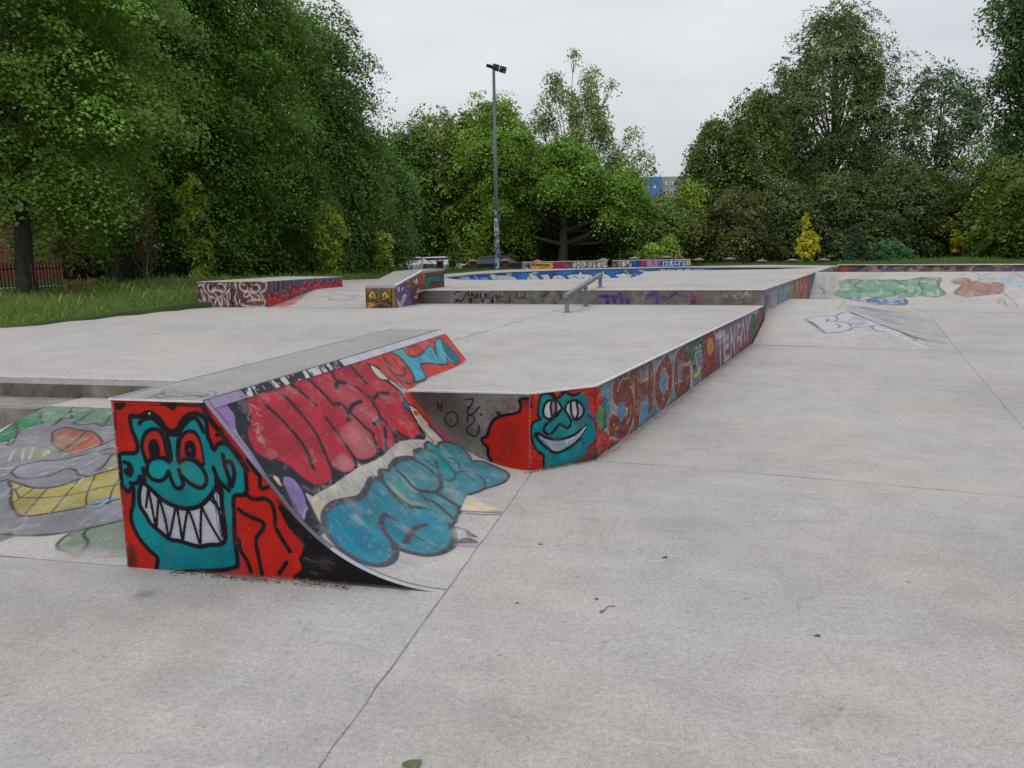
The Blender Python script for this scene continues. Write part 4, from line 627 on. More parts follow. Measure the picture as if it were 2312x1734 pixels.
def paint_boxside(c):
    c.Z(750, 520, .18083); c.flood((122, 72, 60)); c.fill((186, 160, 40), '735 690 800 680 800 760 780 850 790 970 740 970', 1, .01)
    c.fill((126, 92, 164), '770 880 790 740 840 680 900 640 930 640 950 720 980 780 985 880 975 940 790 970').fill((150, 130, 50), '920 640 960 600 980 700 950 720', .9, .01).fill((176, 84, 56), '1080 560 1130 520 1160 560 1160 680 1120 700 1090 640').fill((10, 120, 110), '1165 560 1240 570 1330 560 1390 540 1395 640 1330 640 1250 650 1215 660 1215 720 1165 715').fill((126, 68, 60), '1160 515 1395 480 1395 540 1330 560 1180 560', 1).fill((122, 66, 60), '1220 665 1395 640 1395 700 1215 725')
    W = (206, 204, 214)
    c.fill(W, '810 700 840 700 845 760 830 780 812 750').fill(W, '865 720 890 690 900 710 880 750').fill(W, '800 820 820 850 850 880 870 820 910 790 930 820 900 900 880 960 830 960 810 900').fill(W, '1015 600 1035 640 1055 590 1070 660 1040 670 1018 650').fill(W, '1015 800 1040 810 1060 730 1085 710 1085 780 1060 850 1030 855')
    c.lines((26, 22, 34), .022, '810 700 845 700 845 760 830 790 812 750 808 700;865 720 890 685 905 710 880 755;800 810 820 850 850 880 870 820 910 785 932 820 900 905 880 965;800 810 810 900 830 960;940 780 960 850 985 880;935 730 970 760 985 820;1010 790 1040 815 1060 735 1088 705 1088 785 1060 855 1030 858 1012 800;1040 860 1050 800;1065 850 1075 740;850 880 850 960;875 860 880 940;780 740 770 880 790 960;1165 520 1160 700;1110 520 1115 690;840 680 880 660 930 650', a=.95)
    c.lines((30, 40, 44), .03, '1180 565 1250 572 1340 560 1392 540;1215 722 1215 665 1300 650 1395 640', a=.8); c.mottle(.15, (8, 20), (80, 66, 60), .4, .7)
# ================================================================== the ground
def in_poly(X, Y, P):
    r = np.zeros(X.shape, bool); n = len(P)
    for i in range(n):
        x1, y1 = P[i]; x2, y2 = P[(i+1) % n]
        if y1 == y2: continue
        c = ((y1 <= Y) & (y2 > Y)) | ((y2 <= Y) & (y1 > Y)); r ^= c & (X < (Y-y1)/(y2-y1)*(x2-x1)+x1)
    return r
def dist_poly(X, Y, P):
    D = np.full(X.shape, 1e9); n = len(P)
    for i in range(n):
        p = np.array(P[i]); q = np.array(P[(i+1) % n]); d = q-p; t = np.clip(((X-p[0])*d[0]+(Y-p[1])*d[1])/(d@d), 0, 1)
        D = np.minimum(D, np.hypot(X-p[0]-t*d[0], Y-p[1]-t*d[1]))
    return D
SB0, SB1 = pz(1893, 597, .93), pz(2345, 596, .93)      # the far mural wall
sdir = (SB1-SB0)[:2]/np.linalg.norm((SB1-SB0)[:2]); SB2 = SB1[:2]+sdir*9; snor = np.array([-sdir[1], sdir[0]])
PARK = [(-11.5, -14), (-9.6, 6), (-9.0, 8.4), (-8.08, 12.3), (-6.85, 17.05), (-6.9, 19.6), (-6.1, 27), (-3.95, 28.2), (-2.6, 36), (-1.2, 42.3), (0, 44.6), (8.5, 45.4), (15.2, 46.5),
        tuple(SB0[:2]+snor*1.6+[.5, 1.0]), tuple(SB1[:2]+snor*.9), tuple(SB2+snor*.9), (45, 15), (45, -14)]
g = MB(); g.add([(-12, -14, 0), (60, -14, 0), (60, 60, 0), (-12, 60, 0)], [(0, 1, 2, 3)])
ground = g.build('ground', M['slab'], kind='structure')
def grass_h(X, Y):
    ins = in_poly(X, Y, PARK); D = dist_poly(X, Y, PARK)
    left = np.clip((24-Y)/12, 0, 1)
    base = .86*(1-left)+.575*left
    rise = np.clip(D/2.5, 0, 1)*(.05-.12*left)*np.clip((60-Y)/20, 0, 1)
    far = np.clip((Y-56)/12, 0, 1)*.75+np.clip((-X-9)/8, 0, 1)*np.clip((40-Y)/15, 0, 1)*.12
    nn = .03*np.sin(X*.9+1.3)*np.sin(Y*.7)+.03*np.sin(X*2.3)*np.sin(Y*1.9+.5)
    far = far+.14*np.clip((Y-44.5)/2.5, 0, 1)*np.clip((12-X)/4, 0, 1)
    h = base+rise-far+nn*np.clip(D/1.5, 0, 1)
    # right-hand mound behind the mural wall
    h += np.exp(-(((X-22)/3.5)**2+((Y-40)/3.)**2))*.22
    return np.where(ins & (D > .33), -.7, h)
def axis(pts):
    o = []
    for a, b, st in pts: o += list(np.arange(a, b, st))
    return np.array(o+[pts[-1][1]])
gx = axis([(-400, -60, 40), (-60, -20, 4), (-20, 36, .28), (36, 60, 4), (60, 400, 40)])
gy = axis([(-60, -14, 8), (-14, 4, 1), (4, 56, .28), (56, 80, 3), (80, 900, 60)])
X, Y = np.meshgrid(gx, gy); Zg = grass_h(X, Y); idx = np.arange(X.size).reshape(X.shape)
Fg = np.stack([idx[:-1, :-1], idx[:-1, 1:], idx[1:, 1:], idx[1:, :-1]], -1).reshape(-1, 4)
mt, t, b, o_ = newmat('soil and short grass'); n1 = noise(t, 1.2, 6, .7); n2 = noise(t, 25, 4, .7)
t.links.new(mixc(t, .7, ramp(t, n1, [(.3, (.028, .055, .012)), (.6, (.05, .095, .02)), (.75, (.07, .085, .03))]), ramp(t, n2, [(.3, (.5, .5, .5)), (.7, (1.4, 1.4, 1.4))]), 'MULTIPLY'), b.inputs['Base Color']); b.inputs['Roughness'].default_value = .95
bump(t, b, n2, .8, .05)
mesh_obj('grass_field', np.stack([X, Y, Zg], -1), Fg, mt, smooth=True, kind='structure')
# expansion joints and cracks in the slabs: fine dark filled grooves
def joint(parent, pts, w=.008, z=.005, wob=.004, name='joint'):
    rng = random.Random(len(pts)*7+int(abs(pts[0][0])*50)); P = []
    for i in range(len(pts)-1):
        a, b = np.array(pts[i], float), np.array(pts[i+1], float); n = max(2, int(np.linalg.norm(b-a)/.12))
        P += [a+(b-a)*k/n for k in range(n)]
    P.append(np.array(pts[-1], float)); V = []; Fc = []
    for i, p in enumerate(P):
        d = P[min(i+1, len(P)-1)]-P[max(i-1, 0)]; d = d/np.linalg.norm(d); n = np.array([-d[1], d[0], 0]); q = p+n*rng.uniform(-wob, wob)
        ww = w/2*rng.uniform(.35, 1.25); V += [q-n*ww+UZ*z, q+n*ww+UZ*z]
        if i: Fc.append((2*i-2, 2*i-1, 2*i+1, 2*i))
    return mesh_obj(name, V, Fc, M['dust'], parent)
joint(ground, [L1(1.712, -6), L1(1.712, 2.08)], .005)
joint(ground, [pz(1347, 1041), pz(1600, 1060), pz(1880, 1085), pz(2312, 1124), pz(2700, 1160)], .005)
joint(ground, [L2(.06, 8.25), L2(3.12, 8.3)], .007); joint(ground, [L2(3.12, 8.3), L2(3.16, -8)], .005); joint(ground, [L2(3.12, 8.3), L2(3.15, 15.2)], .008)
joint(ground, [pz(1610, 866), pz(1900, 876), pz(2330, 890)], .006); joint(ground, [pz(2280, 697), pz(2330, 705)], .02)
joint(ground, [pz(0, 1256), pz(150, 1266), pz(291, 1279)], .010); joint(ground, [pz(-60, 1252), pz(0, 1256)], .01)
M['slabp'] = painted('stained and shaded ground slab', .95, 0, .35, .85)
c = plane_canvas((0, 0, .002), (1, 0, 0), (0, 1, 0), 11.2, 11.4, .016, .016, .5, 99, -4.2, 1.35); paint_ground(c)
_u = (c.ss-O1[0])*R1[0]+(c.tt-O1[1])*R1[1]; c.mesh('slab_stains_and_shade', M['slabp'], ground)
# ================================================================== near ramp
UT = .515
_th = rad(51.5); _RR = 1.008; _us = 1.705-_RR*math.sin(_th); _sl = math.tan(_th)
def prof(u):
    u = np.asarray(u, float); top = .885-_sl*(u-UT); arc = _RR-np.sqrt(np.maximum(_RR**2-(1.705-np.minimum(u, 1.705))**2, 0))
    return np.where(u < UT, .885, np.where(u < _us, top, np.where(u < 1.705, arc, 0)))
def prof_ext(u): return np.where(u < UT, .885-_sl*(u-UT), prof(np.maximum(u, UT)))
_uu = np.linspace(UT, 1.705, 400); _zz = prof(_uu+1e-6); _aa = np.concatenate([[0], np.cumsum(np.hypot(np.diff(_uu), np.diff(_zz)))]); ARC = _aa[-1]
LEN = 3.78
def ramp_inv(x, y):
    d = ray(x, y); k = np.linspace(2.5, 12, 1200); P = CAM+k[:, None]*d; u = (P-O1)@R1; v = (P-O1)@E1; f = P[:, 2]-prof_ext(u)
    i = np.where((f[:-1] > 0) & (f[1:] <= 0))[0]
    if len(i) == 0: i = [int(np.argmin(abs(f)))-1]
    i = max(0, i[0]); w = f[i]/(f[i]-f[i+1]+1e-12); uu = u[i]+(u[i+1]-u[i])*w; vv = v[i]+(v[i+1]-v[i])*w
    a = np.interp(uu, _uu, _aa) if UT <= uu <= 1.705 else ((uu-UT)*1.6 if uu < UT else ARC+(uu-1.705))
    return np.array([vv, a])
def ramp_pos(ss, tt):
    u = np.interp(tt, _aa, _uu); z = np.interp(tt, _aa, _zz)
    return L1(0, 0)+ss[..., None]*E1+u[..., None]*R1+(z[..., None]+.002)*UZ
near = thing('quarter_ramp', L1(.9, 1.9), 'near quarter ramp with a toothy teal face on its end and bubble letters', 'skate ramp')
body = MB(); us = np.concatenate([[-.012], [UT-.004], np.linspace(UT+.01, 1.70, 24)]); V = []; n = len(us)
for v in (.006, LEN-.002):
    for u in us: V.append(L1(u+(.0 if u < 0 else -.006), v, max(0., float(prof(max(u, 0)))-.008)))
    for u in us: V.append(L1(u+(.0 if u < 0 else -.006), v, -.02))
q = 2*n; Fc = []
for i in range(n-1):
    Fc += [(i, i+1, q+i+1, q+i), (n+i+1, n+i, i, i+1)[:4], (q+i, q+i+1, q+n+i+1, q+n+i)]
Fc += [(0, q, q+n, n)]
body.add(V, Fc); body.build('concrete_core', M['side'], near)
c = plane_canvas(L1(0, 0), R1, UZ, 1.712, .885, .004, .004, .72, 3); paint_face(c)
tau = np.linspace(0, 1, c.ny); A2_ = np.zeros_like(c.a); Pz = np.zeros((c.ny, c.nx, 3)); tcol = np.arange(c.ny)*c.rt
for i in range(c.nx):
    u = i*c.rs; z = tau*max(.001, float(prof(u))); Pz[:, i] = L1(u, -.002)+z[:, None]*UZ
    for k in range(4): A2_[:, i, k] = np.interp(z, tcol, c.a[:, i, k])
idx = np.arange(c.nx*c.ny).reshape(c.ny, c.nx)
mesh_obj('end_panel', Pz.reshape(-1, 3), np.stack([idx[:-1, :-1], idx[:-1, 1:], idx[1:, 1:], idx[1:, :-1]], -1).reshape(-1, 4), M['fresh'], near, True, A2_.reshape(-1, 4))
c = Canvas(LEN, ARC, .006, .005, ramp_inv, ramp_pos, .66, 5); paint_curve(c); c.mesh('curved_face', M['paint'], near)
c = plane_canvas(L1(-.012, -.004, .887), E1, R1, LEN+.004, UT+.010, .008, .008, .62, 7); paint_top(c); c.mesh('top_slab', M['worn'], near)
s = MB(); s.beam(L1(-.010, -.006, .885), L1(UT, -.006, .885), .010, .008); s.build('edge_trim', M['steel'], near)
s = MB(); s.beam(L1(-.016, 0, .882), L1(-.016, LEN, .882), .008, .014); s.build('edge_trim', M['steel'], near)
# ================================================================== lower platform with its stairs
plat = thing('lower_platform', L1(-1.5, 6), 'low concrete platform with steel-edged painted side walls in the middle of the skatepark', 'skate platform')
pp = [L1(-7.0, 2.39), L1(.1, 2.39), L1(.1, 2.145), L1(1.688, 2.145), L2(-.002, .003), L2(-.002, 9.9), L2(-7.2, 9.5), L2(-10.7, 9.9), (-6.9, 19.), (-6.85, 17.05), (-8.08, 12.3), (-9.0, 8.4), L1(-7.2, 3.0)]
pp = [tuple(p[:2]) for p in pp]
m_ = MB().prism(pp, -.3, ZP-.06); m_.build('base_wall', M['dirty'], plat)
def slab_top(name, poly, z0, z1, mat, parent, holes=()):
    loops = [[Vector((p[0], p[1], 0)) for p in poly]]+[[Vector((p[0], p[1], 0)) for p in h] for h in holes]
    flat = [p for l in loops for p in l]; tri = geometry.tessellate_polygon(loops); mb = MB()
    mb.add([(p.x, p.y, z1) for p in flat], [tuple(tt) for tt in tri])
    k = 0; n0 = len(flat); mb.add([(p.x, p.y, z1) for p in flat]+[(p.x, p.y, z0) for p in flat], [])
    for l in loops:
        n = len(l)
        for i in range(n): mb.f.append((n0+k+i, n0+k+(i+1) % n, 2*n0+k+(i+1) % n, 2*n0+k+i))
        k += n
    o = mb.build(name, mat, parent)
    return o
slab_top('deck_slab', pp, ZP-.061, ZP, M['conc'], plat)
def trim(parent, pts, z, w=.03, h=.012, name='edge_trim'):
    for i in range(len(pts)-1):
        a, b_ = np.array(pts[i], float), np.array(pts[i+1], float); a[2] = b_[2] = z-h/2+.002
        MB().beam(a, b_, w, h).build(name, M['steel'], parent)
trim(plat, [L1(-7, 2.402), L1(-.02, 2.402)], ZP); trim(plat, [L1(.755, 2.153), L1(1.69, 2.153), L2(0, .006), L2(.008, 9.8)], ZP, .02)
c = plane_canvas(L1(.70, 2.138), R1, UZ, .99, ZP-.012, .005, .005, .62, 11); paint_platform_front(c); c.mesh('front_wall', M['wallp'], plat)
d = (O2-L1(1.69, 2.138)); d[2] = 0; Lc = np.linalg.norm(d); d /= Lc
c = plane_canvas(L1(1.69, 2.138), d, UZ, Lc, ZP-.012, .005, .005, .72, 12); paint_corner(c); c.mesh('corner_wall', M['fresh'], plat)
c = plane_canvas(L2(.004, 0), E2, UZ, 9.86, ZP-.012, .011, .008, .70, 13); paint_ledge(c); c.mesh('long_wall', M['worn'], plat)
jp = lambda *a: joint(plat, [pz(x, y, ZP) for x, y in a], .012, .003)
jp((1020, 770.5), (1140, 735), (1272, 697), (1318, 688)); joint(plat, [pz(1168, 753.3, ZP), pz(1262, 754.5, ZP)], .012); jp((0, 800), (330, 772)); jp((606, 694.2), (828, 695.6))
stair = thing('concrete_stairs', L1(-4.2, 1.7), 'concrete steps up to the low platform left of the crocodile bank', 'stairs')
for k, (v0, z1) in enumerate(((1.89, .402), (1.41, .235), (.93, .08))):
    P = [L1(-6.8, v0)[:2], L1(-2.34 if k else -.03, v0 if k else 2.0)[:2]]
    P = [L1(-6.8, v0), L1(-2.335, v0), L1(-2.335, 2.38), L1(-6.8, 2.38)]
    MB().prism([tuple(p[:2]) for p in P], -.02, z1-.004*k).build('step', M['side'], stair)
bank = thing('entry_bank', L1(-1.2, 1), 'sloping concrete bank left of the near ramp, sprayed with a green crocodile face', 'skate bank')
P = [(0, 0), (2.0, .402), (2.38, .402), (2.38, -.02), (0, -.02)]; V = [L1(u, v, z) for u in (-2.33, -.02) for v, z in P]
mb = MB().add(V, [(0, 1, 6, 5), (1, 2, 7, 6), (2, 3, 8, 7), (3, 4, 9, 8), (4, 3, 2, 1, 0), (5, 6, 7, 8, 9)]); mb.build('bank_body', M['side'], bank)
sl_ = math.hypot(2.0, .402); B = (L1(0, 2.0, .402)-L1(0, 0, 0))/sl_; c = plane_canvas(L1(-2.33, 0, .004), R1, B, 2.31, sl_, .006, .006, .60, 21); c.g = .50
paint_croc(c); c.mesh('sloped_face', M['paint'], bank)
c = plane_canvas(L1(-2.33, 2.0, .406), R1, E1, 2.31, .39, .02, .02, .6, 22); c.Z(0, 740).line((60, 50, 70), .03, '0 610 60 590 200 575', a=.6); c.mesh('landing', M['paint'], bank)
# ================================================================== upper deck
deck = thing('upper_deck', L2(-4, 20), 'high concrete deck beyond the low step, holding the sunken blue bowl', 'skate platform')
SL, SR = L2(-7.25, 9.22), L2(.020, 9.84)
dp = [SL, SR, L2(.020, 23.5), L2(.020, 36), SB0+[.0, -.1, 0], (15.2, 46.5, 0), (8.5, 45.4, 0), (0, 44.6, 0), (-1.2, 42.3, 0), (-2.6, 36, 0), (-3.95, 28.2, 0), (-6.1, 27, 0), (-6.85, 19.6, 0), L2(-10.9, 9.5)]
dp = [tuple(np.array(p)[:2]) for p in dp]
pool_px = [(1004, 626.6), (1030, 631), (1120, 632), (1230, 631), (1361, 628.4), (1426, 626.4), (1444, 621.5), (1458, 613), (1513, 610.6), (1750, 607.9), (1842, 604.8), (1750, 604.0), (1531, 604.2), (1371, 607.6), (1300, 609), (1150, 614.8), (1060, 620.5)]
pool = [tuple(pz(x, y, ZD)[:2]) for x, y in pool_px]
slab_top('deck_slab', dp, ZD-.07, ZD, M['conc'], deck, [pool])
cdir = (SR-SL); cdir[2] = 0; CL = np.linalg.norm(cdir); cdir /= CL
mb = MB(); 
for a, b_ in ((0, 1), (1, 2), (2, 3), (3, 4), (4, 5), (5, 6), (9, 10), (10, 11), (11, 12), (12, 13), (13, 0)):
    p, q = dp[a], dp[b_]; mb.add([(p[0], p[1], -.1), (q[0], q[1], -.1), (q[0], q[1], ZD-.07), (p[0], p[1], ZD-.07)], [(0, 1, 2, 3)])
mb.build('base_wall', M['dirty'], deck)
nrm = np.array([cdir[1], -cdir[0], 0])
c = plane_canvas(SL+nrm*.003+UZ*ZP, cdir, UZ, CL, ZD-ZP-.004, .015, .010, .7, 31); paint_step(c); c.mesh('step_wall', M['wallp'], deck)
c = plane_canvas(L2(.028, 9.84), E2, UZ, 26.2, ZD-.004, .03, .012, .7, 32); paint_deckwall(c); c.mesh('side_wall', M['worn'], deck)
trim(deck, [SL+nrm*.006, SR+nrm*.006], ZD, .03, .012)
# sloped bank from platform to deck, left of the wedge box
f0, f1, k0, k1 = L2(-10.1, 7.5, ZP), L2(-7.3, 7.66, ZP), L2(-10.75, 9.6, ZD), L2(-7.05, 9.28, ZD)
tb = thing('transition_bank', (f0+f1+k0+k1)/4, 'smooth concrete slope between the brown-faced block and the yellow-faced box, marked with faint blue scribbles', 'skate bank')
def quad_canvas(P00, P10, P01, P11, S, T, rs, rt, gain, seed):
    P00, P10, P01, P11 = map(np.array, (P00, P10, P01, P11))
    pos = lambda ss, tt: (P00*(1-ss[..., None]/S)+P10*ss[..., None]/S)*(1-tt[..., None]/T)+(P01*(1-ss[..., None]/S)+P11*ss[..., None]/S)*tt[..., None]/T
    n = np.cross(P10-P00, P01-P00); n /= np.linalg.norm(n)
    def inv(x, y):
        d = ray(x, y); p = CAM+d*(n@(P00-CAM))/(n@d); s_, t_ = .5, .5
        for _ in range(12):
            cur = (P00*(1-s_)+P10*s_)*(1-t_)+(P01*(1-s_)+P11*s_)*t_; ds = (P10-P00)*(1-t_)+(P11-P01)*t_; dt = (P01-P00)*(1-s_)+(P11-P10)*s_
            g_ = np.linalg.lstsq(np.stack([ds, dt], 1), p-cur, rcond=None)[0]; s_ += g_[0]; t_ += g_[1]
        return np.array([s_*S, t_*T])
    return Canvas(S, T, rs, rt, inv, pos, gain, seed)
c = quad_canvas(f0+UZ*.003, f1+UZ*.003, k0+UZ*.003, k1+UZ*.003, 3.2, 2.05, .025, .03, .6, 33); paint_tbank(c); c.mesh('sloped_face', M['paint'], tb)
mb = MB().add([f0-UZ*.05, f1-UZ*.05, k0-UZ*.02, k1-UZ*.02], [(0, 1, 3, 2)]); mb.build('bank_body', M['side'], tb)
# ================================================================== the sunken bowl
bowl = thing('pool_bowl', (np.mean([p[0] for p in pool]), np.mean([p[1] for p in pool]), -.3), 'sunken skate bowl painted bright blue with big white letters', 'skate bowl')
mb = MB(); n = len(pool); cen = np.mean(pool, 0)
ins = [tuple(np.array(p)+(cen-np.array(p))*.10) for p in pool]
V = [(p[0], p[1], ZD-.07) for p in pool]+[(p[0], p[1], -.55) for p in ins]; mb.add(V, [(i, (i+1) % n, n+(i+1) % n, n+i) for i in range(n)]+[tuple(range(n, 2*n))])
M['pool'] = plain('blue bowl paint', (.035, .16, .36), .6, 0, .5, 3); mb.build('bowl_floor', M['pool'], bowl)
far = [10, 11, 12, 13, 14, 15, 16, 0]   # far rim, right to left
pts = [np.array([*pool[i], 0]) for i in far][::-1]; acc = [0]
for i in range(len(pts)-1): acc.append(acc[-1]+np.linalg.norm(pts[i+1]-pts[i]))
acc = np.array(acc); PX = np.array([p[0] for p in pts]); PY = np.array([p[1] for p in pts])
def far_pos(ss, tt):
    x = np.interp(ss, acc, PX); y = np.interp(ss, acc, PY); k = (-tt)*.10
    return np.stack([x+(cen[0]-x)*(.006+k*.5), y+(cen[1]-y)*(.006+k*.5), ZD-.012+tt], -1)
def far_inv(x, y):
    d = ray(x, y); best = None
    for i in range(len(pts)-1):
        e = pts[i+1]-pts[i]; A_ = np.array([[d[0], -e[0]], [d[1], -e[1]]]); kk, s_ = np.linalg.solve(A_, pts[i][:2])
        if -.02 <= s_ <= 1.02 and kk > 0: best = (acc[i]+s_*(acc[i+1]-acc[i]), H+d[2]*kk-ZD+.012)
    if best is None: best = (0. if x < 1004 else acc[-1], -.3)
    return np.array(best)
c = Canvas(acc[-1], 1.0, .05, .014, far_inv, far_pos, .72, 41, 0, -1.0); paint_pool(c); c.mesh('painted_wall', M['worn'], bowl)
for i in range(len(far)-1):
    a, b_ = np.array([*pool[far[i]], ZD+.012]), np.array([*pool[far[i+1]], ZD+.012]); MB().beam(a, b_, .16, .03).build('coping', M['conc'], bowl)
# ================================================================== bank with hip, right of the long wall
def hip(u, v):
    f_ = np.interp(v, [8.25, 9.9, 10.7, 11.8], [0, .32, .415, .45]); g_ = np.clip((3.12-u)/1.84, 0, 1)*.45; bk = np.interp(v, [14.4, 16.6], [.45, 0])
    return np.minimum(np.minimum(f_, g_), bk)
def gbank(u, v): return np.interp(v+.2*u, [20.15, 20.6, 23.2, 23.6, 23.9, 24.4], [0, .05, .83, .875, .87, .55])
def field_canvas(hf, u0, u1, v0, v1, rs, rt, gain, seed, lift=.004):
    pos = lambda ss, tt: O2+ss[..., None]*R2+tt[..., None]*E2+(hf(ss, tt)[..., None]+lift)*UZ
    def inv(x, y):
        d = ray(x, y); k = np.linspace(6, 45, 4000); P = CAM+k[:, None]*d; u = (P-O2)@R2; v = (P-O2)@E2; f_ = P[:, 2]-hf(u, v)
        i = np.where(f_ <= 0)[0]; i = i[0] if len(i) else len(k)-1; return np.array([u[i], v[i]])
    return Canvas(u1-u0, v1-v0, rs, rt, inv, pos, gain, seed, u0, v0)
hb = thing('hip_bank', L2(1.2, 12), 'low hip bank beside the long painted wall, tagged with white letters and grey hatching', 'skate bank')
c = field_canvas(hip, .03, 3.12, 8.25, 16.6, .02, .035, .62, 51); paint_hip(c); c.mesh('sloped_face', M['paint'], hb, smooth=False)
gb = thing('far_bank', L2(5, 22), 'wide grey concrete bank at the back right with a green bubble-letter piece', 'skate bank')
c = field_canvas(gbank, .03, 13.0, 17.2, 24.3, .04, .04, .62, 52); paint_gbank(c); c.mesh('sloped_face', M['paint'], gb)
joint(gb, [L2(*p, float(gbank(*p))) for p in ((5.45, 19.2), (5.15, 21), (5.0, 22.4))], .018, .006, .01)
# far mural wall
mw = thing('mural_wall', (SB0+SB1)/2*[1, 1, 0], 'long low far wall with a colourful lettered mural under a white coping, beyond the grey bank', 'wall')
LW = np.linalg.norm(SB1-SB0)+6; sd3 = np.array([sdir[0], sdir[1], 0]); sn3 = np.array([snor[0], snor[1], 0])
MB().box(SB0*[1, 1, 0]+sd3*LW/2+sn3*.9+UZ*.44, sd3*LW/2, sn3*.88, UZ*.46).build('wall', M['conc'], mw)
MB().box(SB0*[1, 1, 0]+sd3*LW/2+sn3*.02+UZ*.915, sd3*LW/2, sn3*.10, UZ*.022).build('coping', M['steel'], mw)
c = plane_canvas(SB0*[1, 1, 0]+UZ*.1, sd3, UZ, LW, .80, .04, .015, .72, 61); paint_strip(c); c.mesh('painted_face', M['worn'], mw)
# ================================================================== blocks and boxes
def crossing(x, y, z, p0=None): return pz(x, y, z)
a0, a1 = pz(448.8, 693.6, ZP), pz(606, 693.6, ZP); a2 = L2(-10.56, 10.95, ZP); a3 = pz(642, 624, 1.137)
t0_, t1_, t2_, t3_ = [np.array([p[0], p[1], 1.137]) for p in (a0, a1, a2, a3)]
blk = thing('concrete_block', (a0+a1)/2*[1, 1, 0]+UZ*ZP, 'long left-hand block with two brown and white faces and a flame-painted side', 'skate block')
MB().prism([tuple(p[:2]) for p in (a0+(a1-a0)*.002, a1-(a1-a0)*.003, a2+(a3-a2)*.003, a3)], .3, 1.08).build('block_body', M['side'], blk)
slab_top('top_slab', [tuple(p[:2]) for p in (a0, a1, a2, a3)], 1.08, 1.137, M['conc'], blk)
e = (a1-a0)/np.linalg.norm(a1-a0); nn_ = np.array([e[1], -e[0], 0]); c = plane_canvas(a0+nn_*.004, e, UZ, np.linalg.norm(a1-a0), .545, .008, .008, .7, 71); paint_brown(c); c.mesh('front_face', M['worn'], blk)
e = (a2-a1); e[2] = 0; Ls = np.linalg.norm(e); e /= Ls; nn_ = np.array([e[1], -e[0], 0]); c = plane_canvas(a1+nn_*.004, e, UZ, Ls, .545, .02, .010, .7, 72); paint_flames(c); c.mesh('side_face', M['worn'], blk)
# wedge box with the yellow eyes
b0, b1 = pz(827.8, 695.4, ZP), pz(892.9, 695.4, ZP); az = A1
q1 = vplane(950.7, 611.9, b1, az); q2 = vplane(1002, 606.4, b1, az); q0 = vplane(883, 645.7, b1, az)
d1 = (q1-b1)@E1; d2 = (q2-b1)@E1; zf, zm, zb = q0[2], q1[2], q2[2]
wv = b0-b1; wv[2] = 0; wv = -R1*np.linalg.norm(wv)*1.0
def BX(s_, d, z): return np.array([b1[0], b1[1], 0])+wv*s_+E1*d+UZ*z
box = thing('wedge_box', BX(.5, d2/2, ZP), 'sloped-top concrete box beside the rail, painted with yellow froggy eyes and a purple grinning face', 'skate box')
pr = [(0, .3), (0, zf-.05), (d1, zm-.05), (d2, zb-.05), (d2, .3)]
V = [BX(.004, d, z) for d, z in pr]+[BX(1, d, z) for d, z in pr]; MB().add(V, [(0, 1, 2, 3, 4), (9, 8, 7, 6, 5)]+[(i, (i+1) % 5, 5+(i+1) % 5, 5+i) for i in range(5)]).build('box_body', M['side'], box)
V = []; 
for s_ in (-.01, 1.01):
    for d, z in ((-.012, zf), (d1, zm), (d2+.01, zb), (d2+.01, zb-.05), (d1, zm-.05), (-.012, zf-.05)): V.append(BX(s_, d, z))
MB().add(V, [(0, 1, 7, 6), (1, 2, 8, 7), (2, 3, 9, 8), (3, 4, 10, 9), (4, 5, 11, 10), (5, 0, 6, 11), (0, 5, 4, 3, 2, 1), (6, 7, 8, 9, 10, 11)]).build('top_slab', M['topw'] if 'topw' in M else M['conc'], box)
MB().beam(BX(-.008, 0, zf+.004), BX(-.008, d1, zm+.004), .05, .008).build('edge_trim', M['steel'], box)
c = plane_canvas(BX(1, -.006, ZP), R1, UZ, np.linalg.norm(wv), zf-ZP-.0, .007, .007, .7, 73); paint_frog(c); c.mesh('front_face', M['worn'], box)
c = plane_canvas(BX(-.006, 0, ZP), E1, UZ, d2, zb-ZP, .012, .009, .7, 74); paint_boxside(c)
zt = np.interp(np.arange(c.nx)*c.rs, [0, d1, d2], [zf-.05, zm-.05, zb-.05])
A3 = np.zeros_like(c.a); tau = np.linspace(0, 1, c.ny)
for i in range(c.nx):
    for k in range(4): A3[:, i, k] = np.interp(tau*(zt[i]-ZP), np.arange(c.ny)*c.rt, c.a[:, i, k])
c.a = A3; c.mesh('side_face', M['worn'], box, pos=lambda ss, tt: np.array([b1[0], b1[1], 0])+wv*-.006+ss[..., None]*E1+(ZP+tt/(zb-ZP)*(zt[None]-ZP))[..., None]*UZ)
# ================================================================== rail
r0, r1, r2 = pz(1280, 705.3, ZP), pz(1322, 692, ZP), pz(1355, 648.6, ZD)
rail = thing('grind_rail', (r0+r2)/2*[1, 1, 0]+UZ*ZP, 'square steel grind rail sloping down over the low step on three posts', 'rail')
def ztop(p, y): d = ray(CX, y); return H+np.hypot(*p[:2])*(ray(px_of(p), y)[2]/np.hypot(*ray(px_of(p), y)[:2]))
def px_of(p):
    v = p-CAM; return CX+F*(v@RT)/(v@FW)
h0, h2 = ztop(r0, 665.5), ztop(r2, 618.5); rd = (r2-r0); rd[2] = 0; rd /= np.linalg.norm(rd)
for p, zz in ((r0, h0), (r1, h0+(h2-h0)*((r1-r0)@rd)/((r2-r0)@rd)), (r2, h2)):
    post = MB().beam(p, p*[1, 1, 0]+UZ*(zz-.04), .075, .05, rd).build('post', M['galv'], rail, bevel=.004)
    MB().box(p+UZ*.006, rd*.07, np.array([rd[1], -rd[0], 0])*.07, UZ*.005).build('base_plate', M['galv'], rail)
sl3 = (h2-h0)/((r2-r0)@rd)
